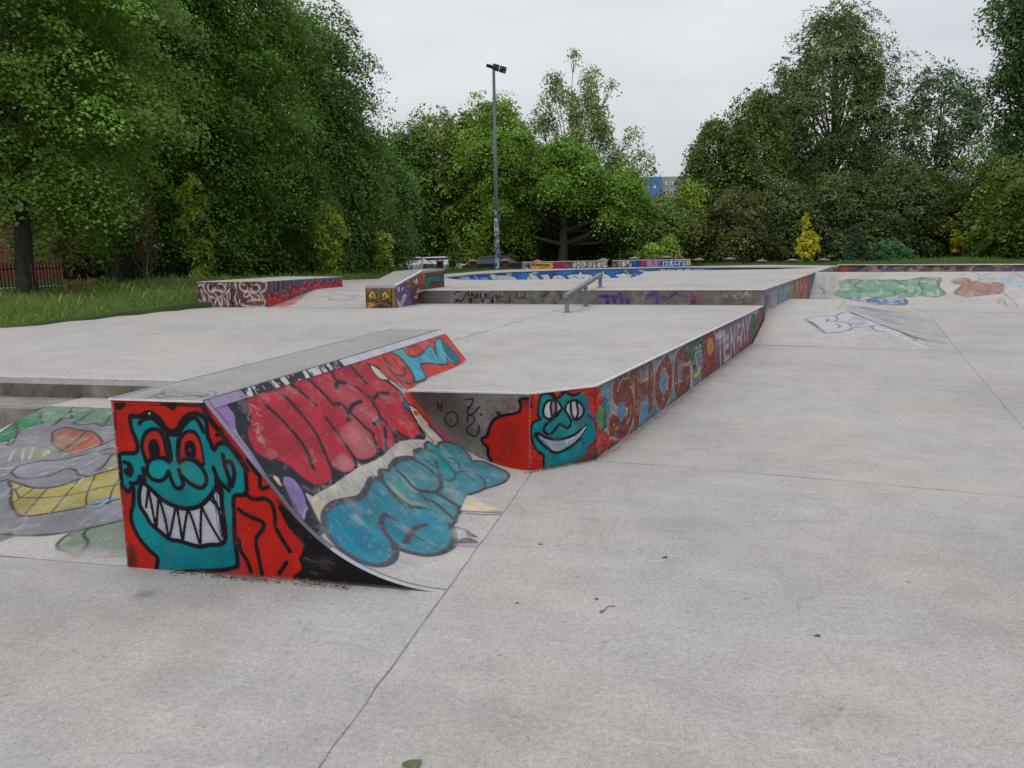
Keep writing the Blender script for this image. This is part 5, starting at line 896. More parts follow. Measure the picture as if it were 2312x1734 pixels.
MB().beam(r0*[1, 1, 0]-rd*.08+UZ*(h0-.02-.08*sl3), r2*[1, 1, 0]+rd*.12+UZ*(h2-.02+.12*sl3), .09, .07).build('rail_bar', M['galv'], rail, bevel=.005)
# ================================================================== trees
def leafmat(name, rough=.55):
    m, t, b, o = newmat(name); a = t.nodes.new('ShaderNodeAttribute'); a.attribute_name = 'paint'
    t.links.new(a.outputs['Color'], b.inputs['Base Color']); b.inputs['Roughness'].default_value = rough; b.inputs['Specular IOR Level'].default_value = .25
    tr = t.nodes.new('ShaderNodeBsdfTranslucent'); g2 = mixc(t, 1., a.outputs['Color'], (1.5, 1.6, .8), 'MULTIPLY'); t.links.new(g2, tr.inputs[0])
    mx = t.nodes.new('ShaderNodeMixShader'); mx.inputs[0].default_value = .28; t.links.new(b.outputs[0], mx.inputs[1]); t.links.new(tr.outputs[0], mx.inputs[2]); t.links.new(mx.outputs[0], o.inputs[0])
    return m
M['leaf'] = leafmat('leaves')
M['bark'] = plain('bark', (.055, .045, .035), .9, 0, .5, 9, .8, stretch=(1, 1, .25)); M['barkg'] = plain('pale bark', (.13, .12, .10), .9, 0, .4, 9, .6, stretch=(1, 1, .25))
def leaf_quads(C, Nn, size, rng, wid=.8, jit=.6):
    n = len(C); Nn = Nn+rng.normal(0, jit, (n, 3)); Nn /= np.linalg.norm(Nn, axis=1)[:, None]+1e-9
    r = rng.normal(0, 1, (n, 3)); r[:, 2] -= .5; T = r-(r*Nn).sum(1)[:, None]*Nn; T /= np.linalg.norm(T, axis=1)[:, None]+1e-9; B = np.cross(Nn, T)
    L = size*rng.uniform(.65, 1.3, n)[:, None]; W = L*wid*.5
    V = np.stack([C-T*L*.5, C+B*W+T*L*.05-Nn*L*.08, C+T*L*.5, C-B*W+T*L*.05-Nn*L*.08], 1); return V.reshape(-1, 3)
def wfun(shape, f):
    f = np.clip(f, 0, 1)
    if shape == 'round': return np.sqrt(np.clip(1-((f-.40)/.62)**2, 0, 1))**.85
    if shape == 'poplar': return np.sin(math.pi*(.10+.86*f))**.65
    if shape == 'column': return np.clip(np.sin(math.pi*(.08+.89*f)), 0, 1)**.5
    if shape == 'cone': return np.where(f < .3, .75+f*.85, np.clip(1.0-(f-.3)/.7, 0, 1)**.8+.08)
    return np.where(f < .45, .92+.1*f, np.sqrt(np.clip(1-((f-.45)/.56)**2, 0, 1)))
def crown_geo(lobes, nclump, per, crad, size, col, rng, var=.3, outer=.55, droop=.5, tip=None, wid=.8, tilt=.9, env=None, sq=1., lumpy=.27):
    lobes = np.array(lobes, float); ar = lobes[:, 3]*lobes[:, 5]+lobes[:, 4]*lobes[:, 5]+lobes[:, 3]*lobes[:, 4]; li = rng.choice(len(lobes), nclump, p=ar/ar.sum())
    d = rng.normal(0, 1, (nclump, 3)); d /= np.linalg.norm(d, axis=1)[:, None]; k = outer+(1-outer)*rng.random(nclump)**.6
    c = lobes[li, :3]+d*lobes[li, 3:]*k[:, None]
    if env is not None:      # the outer leaf shell follows the tree's whole outline, ragged at the scale of boughs
        z0, z1, hw, shape = env; ne = int(nclump*.62); f = rng.random(ne*3); f = f[rng.random(ne*3) < (.25+.75*wfun(shape, f))][:ne]; ne = len(f); az = rng.random(ne)*2*math.pi; ph = rng.random(18)*6.3
        lump = sum(np.sin(az*(k+1)+ph[k]+f*(5+4*k))*np.cos(f*(7+5*k)+ph[k+6]) for k in range(6))/2.4
        R = hw*wfun(shape, f)*(1+lumpy*lump)*(outer+(1.06-outer)*rng.random(ne)**.45)
        c[:ne, 0] = R*np.cos(az); c[:ne, 1] = R*np.sin(az)*sq; c[:ne, 2] = z0+(z1-z0)*(f+.055*np.sin(az*3+ph[16])*np.sin(f*9)+.05*np.sin(az*7+ph[17])*f); d[:ne, 0] = np.cos(az); d[:ne, 1] = np.sin(az); d[:ne, 2] = (f-.45)*1.4
    nrm = d*[1, 1, .6]+np.array([0, 0, tilt]); nrm /= np.linalg.norm(nrm, axis=1)[:, None]
    a = np.cross(nrm, rng.normal(0, 1, (nclump, 3))); a /= np.linalg.norm(a, axis=1)[:, None]; b = np.cross(nrm, a)
    cs = crad*rng.uniform(.6, 1.35, nclump)
    q = rng.random((nclump, per))**.55; th = rng.random((nclump, per))*2*math.pi
    P = c[:, None]+cs[:, None, None]*(q*np.cos(th))[..., None]*a[:, None]+cs[:, None, None]*(q*np.sin(th))[..., None]*b[:, None]+nrm[:, None]*(rng.normal(0, .16, (nclump, per))*cs[:, None])[..., None]
    P[..., 2] -= droop*cs[:, None]*q**2
    Nn = np.repeat(nrm[:, None], per, 1); C = P.reshape(-1, 3); V = leaf_quads(C, Nn.reshape(-1, 3), size, rng, wid, .45)
    # some boughs are younger and yellower, some older and darker
    br = np.exp(rng.normal(0, var, nclump)); lobe_t = np.exp(rng.normal(0, .16, len(lobes)))[li]
    lf = np.exp(rng.normal(0, .18, (nclump, per))); colr = np.array(col)[None, None]*(br*lobe_t)[:, None, None]*lf[..., None]
    if tip is not None:
        tk = np.clip(rng.normal(.15, .3, nclump), 0, 1)[:, None, None]; colr = colr*(1-tk)+np.array(tip)[None, None]*tk*lf[..., None]
    colr = np.clip(colr*np.array([1.62, 1.52, 1.62]), .004, .6); RGBA = np.concatenate([colr, np.ones(colr.shape[:2]+(1,))], -1).reshape(-1, 1, 4).repeat(4, 1).reshape(-1, 4)
    return V, RGBA, c
def lobes_for(z0, z1, hw, rng, n=14, shape='round', lr=(.30, .45)):
    out = []; h = z1-z0; out_az = 0.
    for i in range(n):
        f = (i+.5)/n
        if shape == 'round': w = math.sin(math.pi*min(1, .16+.8*f))**.6
        elif shape == 'poplar': w = math.sin(math.pi*(.12+.80*f))**.7
        elif shape == 'column': w = math.sin(math.pi*(.06+.88*f))**.5
        elif shape == 'cone': w = (1-f)**.7+.1
        else: w = 1-.35*f
        r = hw*rng.uniform(*lr)*(.55+.6*w); az = rng.uniform(0, 2*math.pi) if i % 2 else out_az+math.pi+rng.uniform(-.6, .6); out_az = az
        off = max(0, hw*w-r)*rng.uniform(.6, 1.08); out.append((math.cos(az)*off, math.sin(az)*off, z0+h*f, r, r, r*rng.uniform(.7, 1.0)))
    out = np.array(out); out[:, 2] = z0+(out[:, 2]-out[:, 2].min()-0)/(np.ptp(out[:, 2])+1e-9)*(h-out[-1, 5]-out[0, 5]*.6)+out[0, 5]*.6
    return out
def limbs(base_r, z0, lobes, rng, mb=None, lean=0., nb=10, sub=3, trunk_to=.62):
    mb = mb or MB(); top = lobes[:, 2].max(); zt = z0+(top-z0)*trunk_to; n = 7
    pts = [np.array([lean*k/n*.6+rng.uniform(-.05, .05)*k*.5, rng.uniform(-.05, .05)*k*.5, z0*0-.3+(zt+.3)*k/n]) for k in range(n+1)]; rr = [base_r*(1.25 if k == 0 else 1)*(1-.72*k/n) for k in range(n+1)]
    mb.tube(pts, rr, 9)
    for i in rng.permutation(len(lobes))[:nb]:
        L = lobes[i]; k = int(np.clip((L[2]*.62)/zt*n, 2, n)); a = pts[k]; b = L[:3]; mid = (a+b)/2+np.array([0, 0, -.12*np.linalg.norm(b-a)])+rng.normal(0, .12, 3)
        r0 = rr[k]*.55; mb.tube([a, mid, b], [r0, r0*.6, r0*.25], 6, False)
        for _ in range(sub):
            d = rng.normal(0, 1, 3); d /= np.linalg.norm(d); e = b+d*L[3:]*.85; s_ = mid*.4+b*.6; mb.tube([s_, (s_+e)/2+rng.normal(0, .08, 3), e], [r0*.3, r0*.2, r0*.08], 5, False)
    return mb
def tree(name, x, D, zb, z0, z1, hw, col, label, seed, nclump, per=20, crad=.5, size=.16, trunk=.2, shape='round', group=None, tip=None, n=14, var=.3, outer=.55, bark='bark', nb=10, sub=3, cat='tree', wid=.8, lr=(.30, .45), tt=.62, lobes=None, squash=1., droop=.5, tilt=.9, full=True, lumpy=.27):
    rng = np.random.default_rng(seed); b = pd(x, 867, D); b = np.array([b[0], D, zb]); b[0] = pd(x, 580, D)[0]
    root = thing(name, b, label, cat, group)
    L = lobes_for(z0-zb, z1-zb, hw, rng, n, shape, lr) if lobes is None else np.array(lobes, float)
    L[:, 1] *= squash
    V, RGBA, _ = crown_geo(L, nclump, per, crad, size, col, rng, var, outer, droop, tip, wid, tilt, (z0-zb, z1-zb, hw, shape) if full else None, squash, lumpy)
    Fc = np.arange(len(V)).reshape(-1, 4); mesh_obj('crown', V+b, Fc, M['leaf'], root, False, RGBA)
    mb = limbs(trunk, max(.4, (z0-zb)*.8), L, rng, nb=nb, sub=sub, trunk_to=tt); mb.v = [(v[0]+b[0], v[1]+b[1], v[2]+b[2]) for v in mb.v]; mb.build('trunk', M[bark], root, smooth=True)
    return root
G1, G2, G3, G4 = (.030, .070, .014), (.050, .105, .014), (.095, .165, .022), (.042, .080, .026)
big = 'tall trees standing along the fence'
t_near = tree('maple_tree', 52, 20.0, .5, 2.75, 12.5, 4.3, (.064, .124, .018), 'nearest maple with layered bright leaves and a white-tagged trunk, at the left edge', 11, 1150, 110, .70, .092, .25, group=big, tip=(.10, .165, .02), n=20, outer=.45, var=.30, tilt=1.5, lr=(.24, .38), squash=.7, droop=.38)
tree('maple_tree', 283, 28, .6, 2.0, 16, 4.9, (.060, .122, .020), 'dark maple behind the bare reddish sapling and its stake frame', 12, 1600, 84, .8, .112, .26, group=big, n=20, tip=(.085, .14, .015), tilt=1.4, squash=.7, droop=.42, var=.36)
tree('maple_tree', 490, 32, .6, 1.3, 15.8, 4.5, (.062, .124, .021), 'broadest dark maple, its dense crown hanging low behind the brown-faced block', 13, 2000, 80, .85, .12, .3, group=big, n=26, tip=(.085, .14, .016), tilt=1.4, lr=(.24, .38), squash=.7, droop=.42, var=.36)
tree('maple_tree', 712, 38, .8, 1.2, 12.9, 3.5, (.060, .118, .022), 'dark green maple whose crown slopes down to the right end of the left-hand mass', 14, 1600, 62, .8, .135, .25, group=big, n=20, tip=(.08, .13, .018), lr=(.24, .38), squash=.8, var=.34)
tree('maple_tree', 838, 43, .8, 1.0, 7.9, 2.3, (.056, .11, .022), 'lower dark tree between the big dark maple and the pale middle trees', 15, 1100, 44, .7, .145, .22, group=big, n=14, var=.3)
tree('maple_tree', 400, 42, .8, 1.0, 17, 5.2, (.044, .092, .015), 'tall dark tree filling the gap behind the two nearest maples', 16, 1500, 36, .95, .24, .3, group=big, n=20)
tree('maple_tree', 190, 44, .5, 4.2, 16, 6, (.044, .092, .015), 'dark tree over the red brick house', 17, 1300, 36, .95, .24, .25, group=big, n=16)
mid = 'trees at the far middle of the park'
tree('broadleaf_tree', 912, 57, .8, 1.2, 10.4, 2.4, (.058, .12, .024), 'mid green tree left of the floodlight pole, beside the end of the dark maples', 21, 900, 32, .8, .19, .2, group=mid, var=.34)
tree('broadleaf_tree', 990, 58, .8, 1.2, 11.8, 2.6, (.085, .135, .022), 'olive tree with a yellowish top just left of the floodlight pole', 22, 800, 32, .8, .2, .2, group=mid, tip=(.13, .18, .03), var=.34)
tree('broadleaf_tree', 1052, 64, .8, 5.5, 12.6, 1.7, (.045, .052, .016), 'dark brownish crown seen between the trees by the floodlight pole', 23, 400, 22, .6, .22, .2, group=mid)
tree('broadleaf_tree', 1118, 57, .8, 1.2, 12.4, 3.2, (.105, .185, .022), 'yellow-green tree directly behind the floodlight pole', 24, 1200, 32, .8, .19, .22, group=mid, tip=(.16, .23, .03), var=.36)
LB = []; _r = np.random.default_rng(8)
for k in range(64):
    x_ = _r.uniform(-5.6, 5.6); zt_ = np.interp(x_, [-5.8, -4, -1, 2, 4.2, 5.8], [7.6, 8.9, 8.2, 7.4, 5.6, 4.0]); z_ = zt_-(_r.random()**1.5)*(zt_-2.4)*(.95 if abs(x_) > 2 else .75); r_ = _r.uniform(.6, 1.35); LB.append((x_, _r.uniform(-2.2, 2.6)*math.sqrt(max(.1, 1-(x_/6.2)**2)), z_, r_, r_, r_*.75))
t10 = tree('broadleaf_tree', 1272, 54, .85, 3.5, 9, 5.3, (.085, .165, .022), 'spreading light green tree with a dark forked trunk behind the graffiti walls', 25, 2600, 30, .7, .155, .38, group=mid, tip=(.14, .22, .03), tt=.6, nb=26, sub=3, var=.42, outer=.35, lobes=LB, full=False)
SP = []; _r = np.random.default_rng(5)
for k in range(66):
    f_ = _r.random()**1.35; wd_ = 6.2*(1-.62*f_)*math.sqrt(min(1, f_*3+.35)); a_ = _r.uniform(0, 6.28); q_ = _r.uniform(.35, 1)*wd_; r_ = _r.uniform(.6, 1.25)*(1.45-.85*f_); SP.append((math.cos(a_)*q_+.3, math.sin(a_)*q_*.7, 3.4+11.6*f_, r_, r_, r_*1.1))
tree('broadleaf_tree', 1296, 59, .85, 4.5, 16.3, 5.3, (.12, .17, .05), 'airy tree with thin branches and sparse leaves against the sky', 26, 4300, 9, .55, .17, .2, group=mid, outer=.25, nb=54, sub=7, tip=(.16, .2, .06), bark='barkg', full=False, lobes=SP, tt=.8)
tree('broadleaf_tree', 1412, 57, .85, 1.2, 7.6, 1.6, (.10, .18, .028), 'light green low tree in front of the blue and grey tower block', 27, 500, 28, .7, .18, .16, group=mid, tip=(.16, .22, .04), var=.36)
tree('broadleaf_tree', 1490, 54, .85, 1.1, 5.3, 2.9, (.075, .125, .026), 'wide low olive bush-like tree behind the right end of the graffiti walls', 28, 1000, 28, .7, .17, .15, group=mid, n=12, shape='flat', tip=(.11, .16, .03), squash=.7, var=.36)
tree('broadleaf_tree', 1556, 55, .85, 2.8, 6.6, 1.1, (.12, .185, .028), 'small yellowish-green crown reaching toward the dark right-hand trees', 29, 260, 24, .6, .17, .14, group=mid, n=8, tip=(.16, .22, .04))
rt_ = 'tall trees along the right side'
tree('broadleaf_tree', 1622, 58, .8, 1.2, 10.9, 2.7, (.056, .090, .020), 'dark rounded tree at the left end of the right-hand row', 31, 1300, 30, .75, .2, .25, group=rt_, n=18, lr=(.24, .36), var=.36)
tree('broadleaf_tree', 1695, 60, .8, 1.2, 13.2, 2.3, (.075, .108, .022), 'olive-topped tree between the dark rounded tree and the tallest poplar', 32, 900, 30, .75, .2, .22, group=rt_, n=14, var=.36)
tree('poplar_tree', 1868, 64, .8, 4.4, 19.9, 5.0, (.066, .096, .030), 'tallest poplar with grey-green leaves, sky gaps and visible forked limbs', 33, 4000, 20, .62, .18, .42, group=rt_, n=50, outer=.3, shape='poplar', lumpy=.42, lr=(.14, .22), nb=44, sub=5, tt=.8, bark='barkg', var=.3)
tree('poplar_tree', 1752, 66, .8, 8.0, 16.6, 1.5, (.062, .098, .040), 'slim side crown of poplar left of the tallest poplar', 34, 380, 16, .5, .18, .16, group=rt_, n=12, shape='column', outer=.3)
tree('poplar_tree', 2100, 62, .8, 3.4, 15.2, 3.9, (.050, .085, .032), 'loose grey-green poplar right of the tallest poplar', 35, 1500, 17, .65, .19, .2, group=rt_, n=26, outer=.3, shape='poplar', lr=(.16, .26), nb=22, tt=.85)
tree('broadleaf_tree', 2390, 42, .8, 6.8, 18.5, 6.2, (.040, .076, .022), 'dark tree leaning in from the upper right corner', 36, 2300, 24, .7, .17, .3, group=rt_, n=34, outer=.35, lr=(.16, .26), nb=34, squash=.6, full=False)
tree('broadleaf_tree', 2275, 54, .8, 1.2, 8.9, 3.3, (.075, .115, .022), 'olive and rust-tinged tree at the lower right edge', 37, 1100, 28, .75, .18, .22, group=rt_, n=16, tip=(.12, .17, .02), var=.4)
hedge = 'lower trees filling the right-hand row'
for i, (x, D, z1, hw, c_, lab) in enumerate(((1655, 54, 5.6, 2.8, (.036, .050, .016), 'low brownish-green tree below the olive-topped tree'), (1765, 57, 6.6, 3.2, (.032, .062, .024), 'dark low tree just left of the bigger yellow sapling'), (1890, 58, 7.0, 3.2, (.032, .062, .026), 'dark low tree between the bigger yellow sapling and the conifer shrub'),
        (2010, 57, 8.0, 3.0, (.034, .062, .024), 'dark low tree behind the conifer shrub'), (2120, 58, 6.5, 2.8, (.040, .062, .020), 'dark low tree behind the smaller yellow sapling'), (2215, 56, 5.5, 2.4, (.046, .062, .018), 'rusty-green low tree right of the smaller yellow sapling'),
        (960, 64, 6.0, 3.2, (.030, .06, .018), 'dark low tree behind the parked cars'), (1175, 62, 7.5, 3.5, (.036, .075, .018), 'dark low tree behind the pale low house'), (1390, 60, 6.5, 3.5, (.045, .09, .022), 'mid green low tree behind the gap of the graffiti walls'), (2330, 50, 6.0, 3., (.05, .10, .016), 'bright low tree cut by the right edge'), (210, 44, 5, 4, (.03, .06, .014), 'dark low tree behind the red brick house corner'), (420, 48, 5.5, 4, (.03, .062, .014), 'dark low tree behind the tall yellow-green sapling'),
        (560, 50, 5, 4, (.03, .062, .014), 'dark low tree behind the flame-painted side of the long block'), (700, 52, 5, 4, (.03, .06, .014), 'dark low tree behind the bushy yellow-green sapling'), (830, 60, 5.5, 3.5, (.03, .06, .014), 'dark low tree behind the wedge box'), (1060, 66, 6, 4, (.03, .06, .016), 'dark low tree behind the floodlight pole'), (1280, 66, 6, 4.2, (.034, .07, .018), 'dark low tree behind the forked trunk'), (1560, 62, 6.5, 4, (.034, .066, .018), 'dark low tree at the foot of the dark rounded tree'), (1950, 68, 7.5, 5, (.03, .056, .022), 'dark low tree behind the tallest poplar'))):
    tree('broadleaf_tree', x, D, .6, .7, z1, hw, (c_[0]*1.3, c_[1]*1.12, c_[2]*.85), lab, 100+i, 1100, 22, .6, .19, .15, group=hedge, n=12, shape=('flat', 'round')[i % 2], lumpy=.5, var=.42, tip=(.10, .14, .03), lr=(.22, .5))
sm = 'young trees planted in the grass'
YL = [(0, 0, .62, .42, .4, .3), (-.36, .1, .95, .34, .3, .3), (.34, -.1, 1.02, .36, .3, .32), (.02, 0, 1.35, .42, .4, .36), (.42, 0, 1.5, .24, .24, .26), (-.42, 0, 1.38, .22, .22, .22), (-.14, 0, 1.85, .26, .25, .3), (.16, 0, 1.8, .22, .22, .22), (-.12, 0, 2.35, .16, .16, .26), (-.16, 0, 2.78, .10, .1, .2)]
tree('young_tree', 1822, 47, .88, 1.3, 3.95, .80, (.36, .33, .02), 'bigger young tree with bright yellow leaves in front of the dark right-hand row', 71, 260, 11, .17, .13, .04, group=sm, var=.28, tip=(.42, .35, .02), cat='young tree', outer=.3, lobes=YL, full=False, nb=8, tt=.85)
tree('young_tree', 2158, 54, .88, 1.5, 2.95, .42, (.40, .32, .02), 'smaller young tree with yellow leaves near the right edge', 72, 110, 12, .18, .13, .04, group=sm, n=7, var=.18, cat='young tree', shape='column', outer=.2, full=False)
tree('young_tree', 152, 20.5, .62, 1.35, 3.55, .42, (.10, .13, .022), 'thin sapling with sparse olive leaves inside the nearest wooden stake frame', 73, 150, 9, .2, .085, .025, group=sm, n=10, var=.3, tip=(.16, .10, .03), cat='young tree', shape='column', outer=.2, full=False)
tree('young_tree', 331, 22.5, .65, 1.7, 4.0, .55, (.085, .035, .022), 'nearly bare sapling with reddish brown twigs in the second stake frame', 74, 70, 7, .22, .07, .03, group=sm, n=14, nb=14, sub=7, var=.3, cat='young tree', outer=.2, bark='barkg', tt=.8, full=False)
tree('young_tree', 446, 26, .72, .9, 4.5, .62, (.12, .19, .022), 'tall bright yellow-green sapling left of the brown-faced block', 75, 190, 11, .24, .10, .035, group=sm, n=15, var=.34, cat='young tree', shape='column', outer=.25, tip=(.2, .26, .03), full=False, lr=(.24, .44))
tree('young_tree', 745, 31, .85, 1.0, 3.85, .72, (.13, .19, .025), 'bushy yellow-green sapling between the long block and the wedge box', 76, 190, 11, .26, .105, .035, group=sm, n=14, var=.34, cat='young tree', shape='column', outer=.25, tip=(.2, .26, .03), full=False, lr=(.22, .42))
tree('young_tree', 866, 35, .86, 1.0, 2.9, .55, (.16, .21, .03), 'small yellow-green sapling just behind the wedge box', 77, 110, 11, .24, .105, .03, group=sm, n=10, var=.34, cat='young tree', shape='column', outer=.25, full=False, lr=(.22, .42))
tree('young_tree', 1025, 44, .87, 1.1, 2.9, .5, (.08, .12, .02), 'slender green sapling by the brick pillars left of the pole', 78, 150, 12, .26, .13, .03, group=sm, n=9, cat='young tree', shape='column', outer=.25, full=False)
tree('conifer_shrub', 1927, 50, .88, 1.0, 3.1, .62, (.035, .065, .03), 'pointed dull green conifer shrub right of the bigger yellow sapling', 79, 260, 12, .25, .12, .05, n=9, cat='shrub', shape='cone', outer=.3)
tree('leafy_shrub', 2005, 50, .88, .95, 2.3, 1.35, (.04, .10, .035), 'wide low blue-green shrub right of the conifer shrub', 80, 330, 12, .3, .14, .05, n=8, cat='shrub', shape='flat', outer=.3)
tree('leafy_shrub', 1475, 49, .88, 1.0, 2.3, .8, (.12, .19, .03), 'light green shrub above the second graffiti wall', 81, 200, 12, .28, .14, .05, n=6, cat='shrub', shape='flat', outer=.3)
tree('leafy_shrub', 1512, 49, .88, 1.0, 2.7, .6, (.13, .21, .03), 'upright light green shrub beside the crouching person', 82, 200, 12, .28, .14, .05, n=6, cat='shrub', shape='flat', outer=.3)
# ================================================================== grass
def blades(name, region, n, h, wd, col, seed, label, tallf=.15):
    rng = np.random.default_rng(seed); x0, x1, y0, y1 = region; X = rng.uniform(x0, x1, n*3); Y = rng.uniform(y0, y1, n*3)
    k = ~in_poly(X, Y, PARK); X, Y = X[k][:n], Y[k][:n]; Dd = dist_poly(X, Y, PARK); k = Dd < 9; X, Y, Dd = X[k], Y[k], Dd[k]; n = len(X)
    hh = h*rng.uniform(.4, 1.15, n)*np.clip(.35+Dd/1.0, 0, 1); tl = rng.random(n) < tallf; hh[tl] *= rng.uniform(1.2, 2.2, tl.sum())
    patch = np.sin(X*1.7+.3*Y)*np.sin(Y*1.3)+rng.normal(0, .3, n); hh *= np.clip(1+.3*patch, .4, 1.6); hh *= 1+.25*np.clip((Y-12.5)/4, 0, 1)*(X < -5)*(Y < 26)
    Z = grass_h(X, Y)-.02; az = rng.uniform(0, 2*math.pi, n); dx, dy = np.cos(az), np.sin(az); lean = rng.uniform(.1, .7, n)*hh; la = rng.uniform(0, 2*math.pi, n); lx, ly = np.cos(la)*lean, np.sin(la)*lean; w_ = wd*rng.uniform(.6, 1.3, n)
    V = np.stack([np.stack([X-dx*w_, Y-dy*w_, Z], 1), np.stack([X+dx*w_, Y+dy*w_, Z], 1), np.stack([X+dx*w_*.7+lx*.35, Y+dy*w_*.7+ly*.35, Z+hh*.6], 1), np.stack([X+lx, Y+ly, Z+hh*.97], 1)], 1).reshape(-1, 3)
    c_ = np.array(col)[None]*np.exp(rng.normal(0, .28, n))[:, None]; dry = rng.random(n) < .10; c_[dry] = np.array((.22, .20, .10))*rng.uniform(.6, 1.1, (dry.sum(), 1)); c_ = np.clip(c_, 0, .5)
    RGBA = np.concatenate([c_, np.ones((n, 1))], 1).repeat(4, 0); o = mesh_obj(name, V, np.arange(4*n).reshape(-1, 4), M['leaf'], None, False, RGBA, 'stuff'); o['label'] = label; o['category'] = 'grass'
    return o
blades('tall_grass', (-13.5, -5.5, 7.5, 30), 120000, .125, .0036, (.17, .25, .06), 5, 'long uncut grass along the left edge of the concrete', .06)
blades('far_grass', (-8, 30, 28, 54), 52000, .13, .010, (.095, .175, .04), 6, 'grass strip beyond the skatepark in front of the trees', .1)
# ================================================================== floodlight
def gh(x, y): return float(grass_h(np.array([[x]]), np.array([[y]]))[0, 0])
PD = 48.; pb = pd(1123, 601, PD); pb[2] = gh(pb[0], PD); ptop = pd(1114, 156, PD)
pole = thing('floodlight_pole', pb, 'tall grey floodlight pole with a sticker-covered foot and two dark lamps on top', 'light pole')
zt = ptop[2]; M['pole'] = plain('grey painted steel', (.10, .125, .14), .45, .3, .15, 3)
MB().tube([pb, pb+UZ*4.2, pb+UZ*(zt-pb[2]-.1)], [.155, .13, .085], 14).build('mast', M['pole'], pole, smooth=True)
rng = np.random.default_rng(4); th = np.linspace(0, 2*math.pi, 25); 
def cyl_pos(ss, tt): r = .158-.006*tt+.004; return np.stack([pb[0]+np.cos(ss)*r, pb[1]+np.sin(ss)*r, pb[2]+tt], -1)
c = Canvas(2*math.pi, 3.7, .13, .035, lambda x, y: (0, 0), cyl_pos, .75, 9)
for _ in range(420):
    s_, t_ = rng.uniform(0, 6.3), rng.uniform(.1, 3.7)*1.0; a_ = rng.uniform(.15, .5); h_ = rng.uniform(.04, .13); 
    if rng.random() < t_/5: continue
    col = [(210, 212, 218), (190, 196, 205), (40, 70, 160), (60, 60, 70), (225, 225, 225), (150, 160, 175)][int(rng.integers(6))]; c.fillm(np.array([[s_-a_, t_-h_], [s_+a_, t_-h_], [s_+a_, t_+h_], [s_-a_, t_+h_]]), .95, col)
c.fillm(np.array([[0, .7], [6.3, .75], [6.3, 1.5], [0, 1.4]]), .55, (30, 60, 160)); c.a[..., 3] = np.where(c.a[..., 3] > .05, c.a[..., 3], 1); 
z0_ = c.a[..., :3].sum(-1) == 0; c.a[z0_, :3] = lin((62, 72, 80)); c.mesh('stickers', M['worn'], pole)
M['lampb'] = plain('dark lamp housing', (.030, .030, .034), .5, .3, .2, 6); M['lens'] = plain('lamp glass', (.16, .16, .17), .25, 0, .3, 8, 0)
ct = np.array([ptop[0], PD, zt]); tl = np.array([math.cos(rad(-17)), 0, math.sin(rad(-17))]); dp_ = np.array([.1, .45, -.9]); dp_ -= tl*(dp_@tl); dp_ /= np.linalg.norm(dp_); nn3 = np.cross(tl, dp_)
nn3 = np.array([0.0, -.80, -.45]); nn3 -= tl*(nn3@tl); nn3 /= np.linalg.norm(nn3); dp_ = np.cross(nn3, tl)
for k, off in ((0, .15), (1, .58)):
    lo = MB().box(ct+tl*off+UZ*.13, tl*.20, dp_*.19, nn3*.035).build('lamp_head', M['lampb'], pole, bevel=.02)
    for i in (-1, 1):
        for j in (-1, 1): MB().box(ct+tl*(off+i*.11)+UZ*.13+nn3*.053+dp_*j*.09, tl*.07, dp_*.055, nn3*.004).build('lens', M['lens'], lo)
MB().box(ct-tl*.22+UZ*.1, tl*.2, dp_*.09, nn3*.05).build('bracket', M['lampb'], pole, bevel=.01); MB().beam(ct-tl*.42+UZ*.1, ct+tl*.5+UZ*.02, .06, .06).build('cross_arm', M['lampb'], pole)
# ================================================================== brick pillars and railings
def brickmat(name, c1, c2, mort, sc=1.):
    m, t, b, o = newmat(name); g_ = t.nodes.new('ShaderNodeNewGeometry'); vr = t.nodes.new('ShaderNodeMapping'); vr.inputs['Rotation'].default_value = (rad(90), 0, 0); t.links.new(g_.outputs['Position'], vr.inputs[0])
    bt = t.nodes.new('ShaderNodeTexBrick'); bt.inputs['Scale'].default_value = 1/sc; bt.inputs['Brick Width'].default_value = .25; bt.inputs['Row Height'].default_value = .075; bt.inputs['Mortar Size'].default_value = .008
    bt.inputs['Color1'].default_value = (*c1, 1); bt.inputs['Color2'].default_value = (*c2, 1); bt.inputs['Mortar'].default_value = (*mort, 1); t.links.new(vr.outputs[0], bt.inputs['Vector'])
    t.links.new(mixc(t, .5, bt.outputs[0], ramp(t, noise(t, 3, 4), [(.3, (.7, .7, .7)), (.7, (1.2, 1.2, 1.2))]), 'MULTIPLY'), b.inputs['Base Color']); b.inputs['Roughness'].default_value = .9; return m
M['brick'] = brickmat('dark red brick', (.10, .028, .022), (.13, .035, .026), (.10, .07, .06)); M['brickh'] = brickmat('red house brick', (.165, .036, .030), (.20, .044, .036), (.12, .07, .06))
M['cap'] = plain('stone cap', (.26, .19, .15), .8, 0, .25, 6); M['iron'] = plain('black iron', (.012, .013, .013), .5, .5, .2, 6)
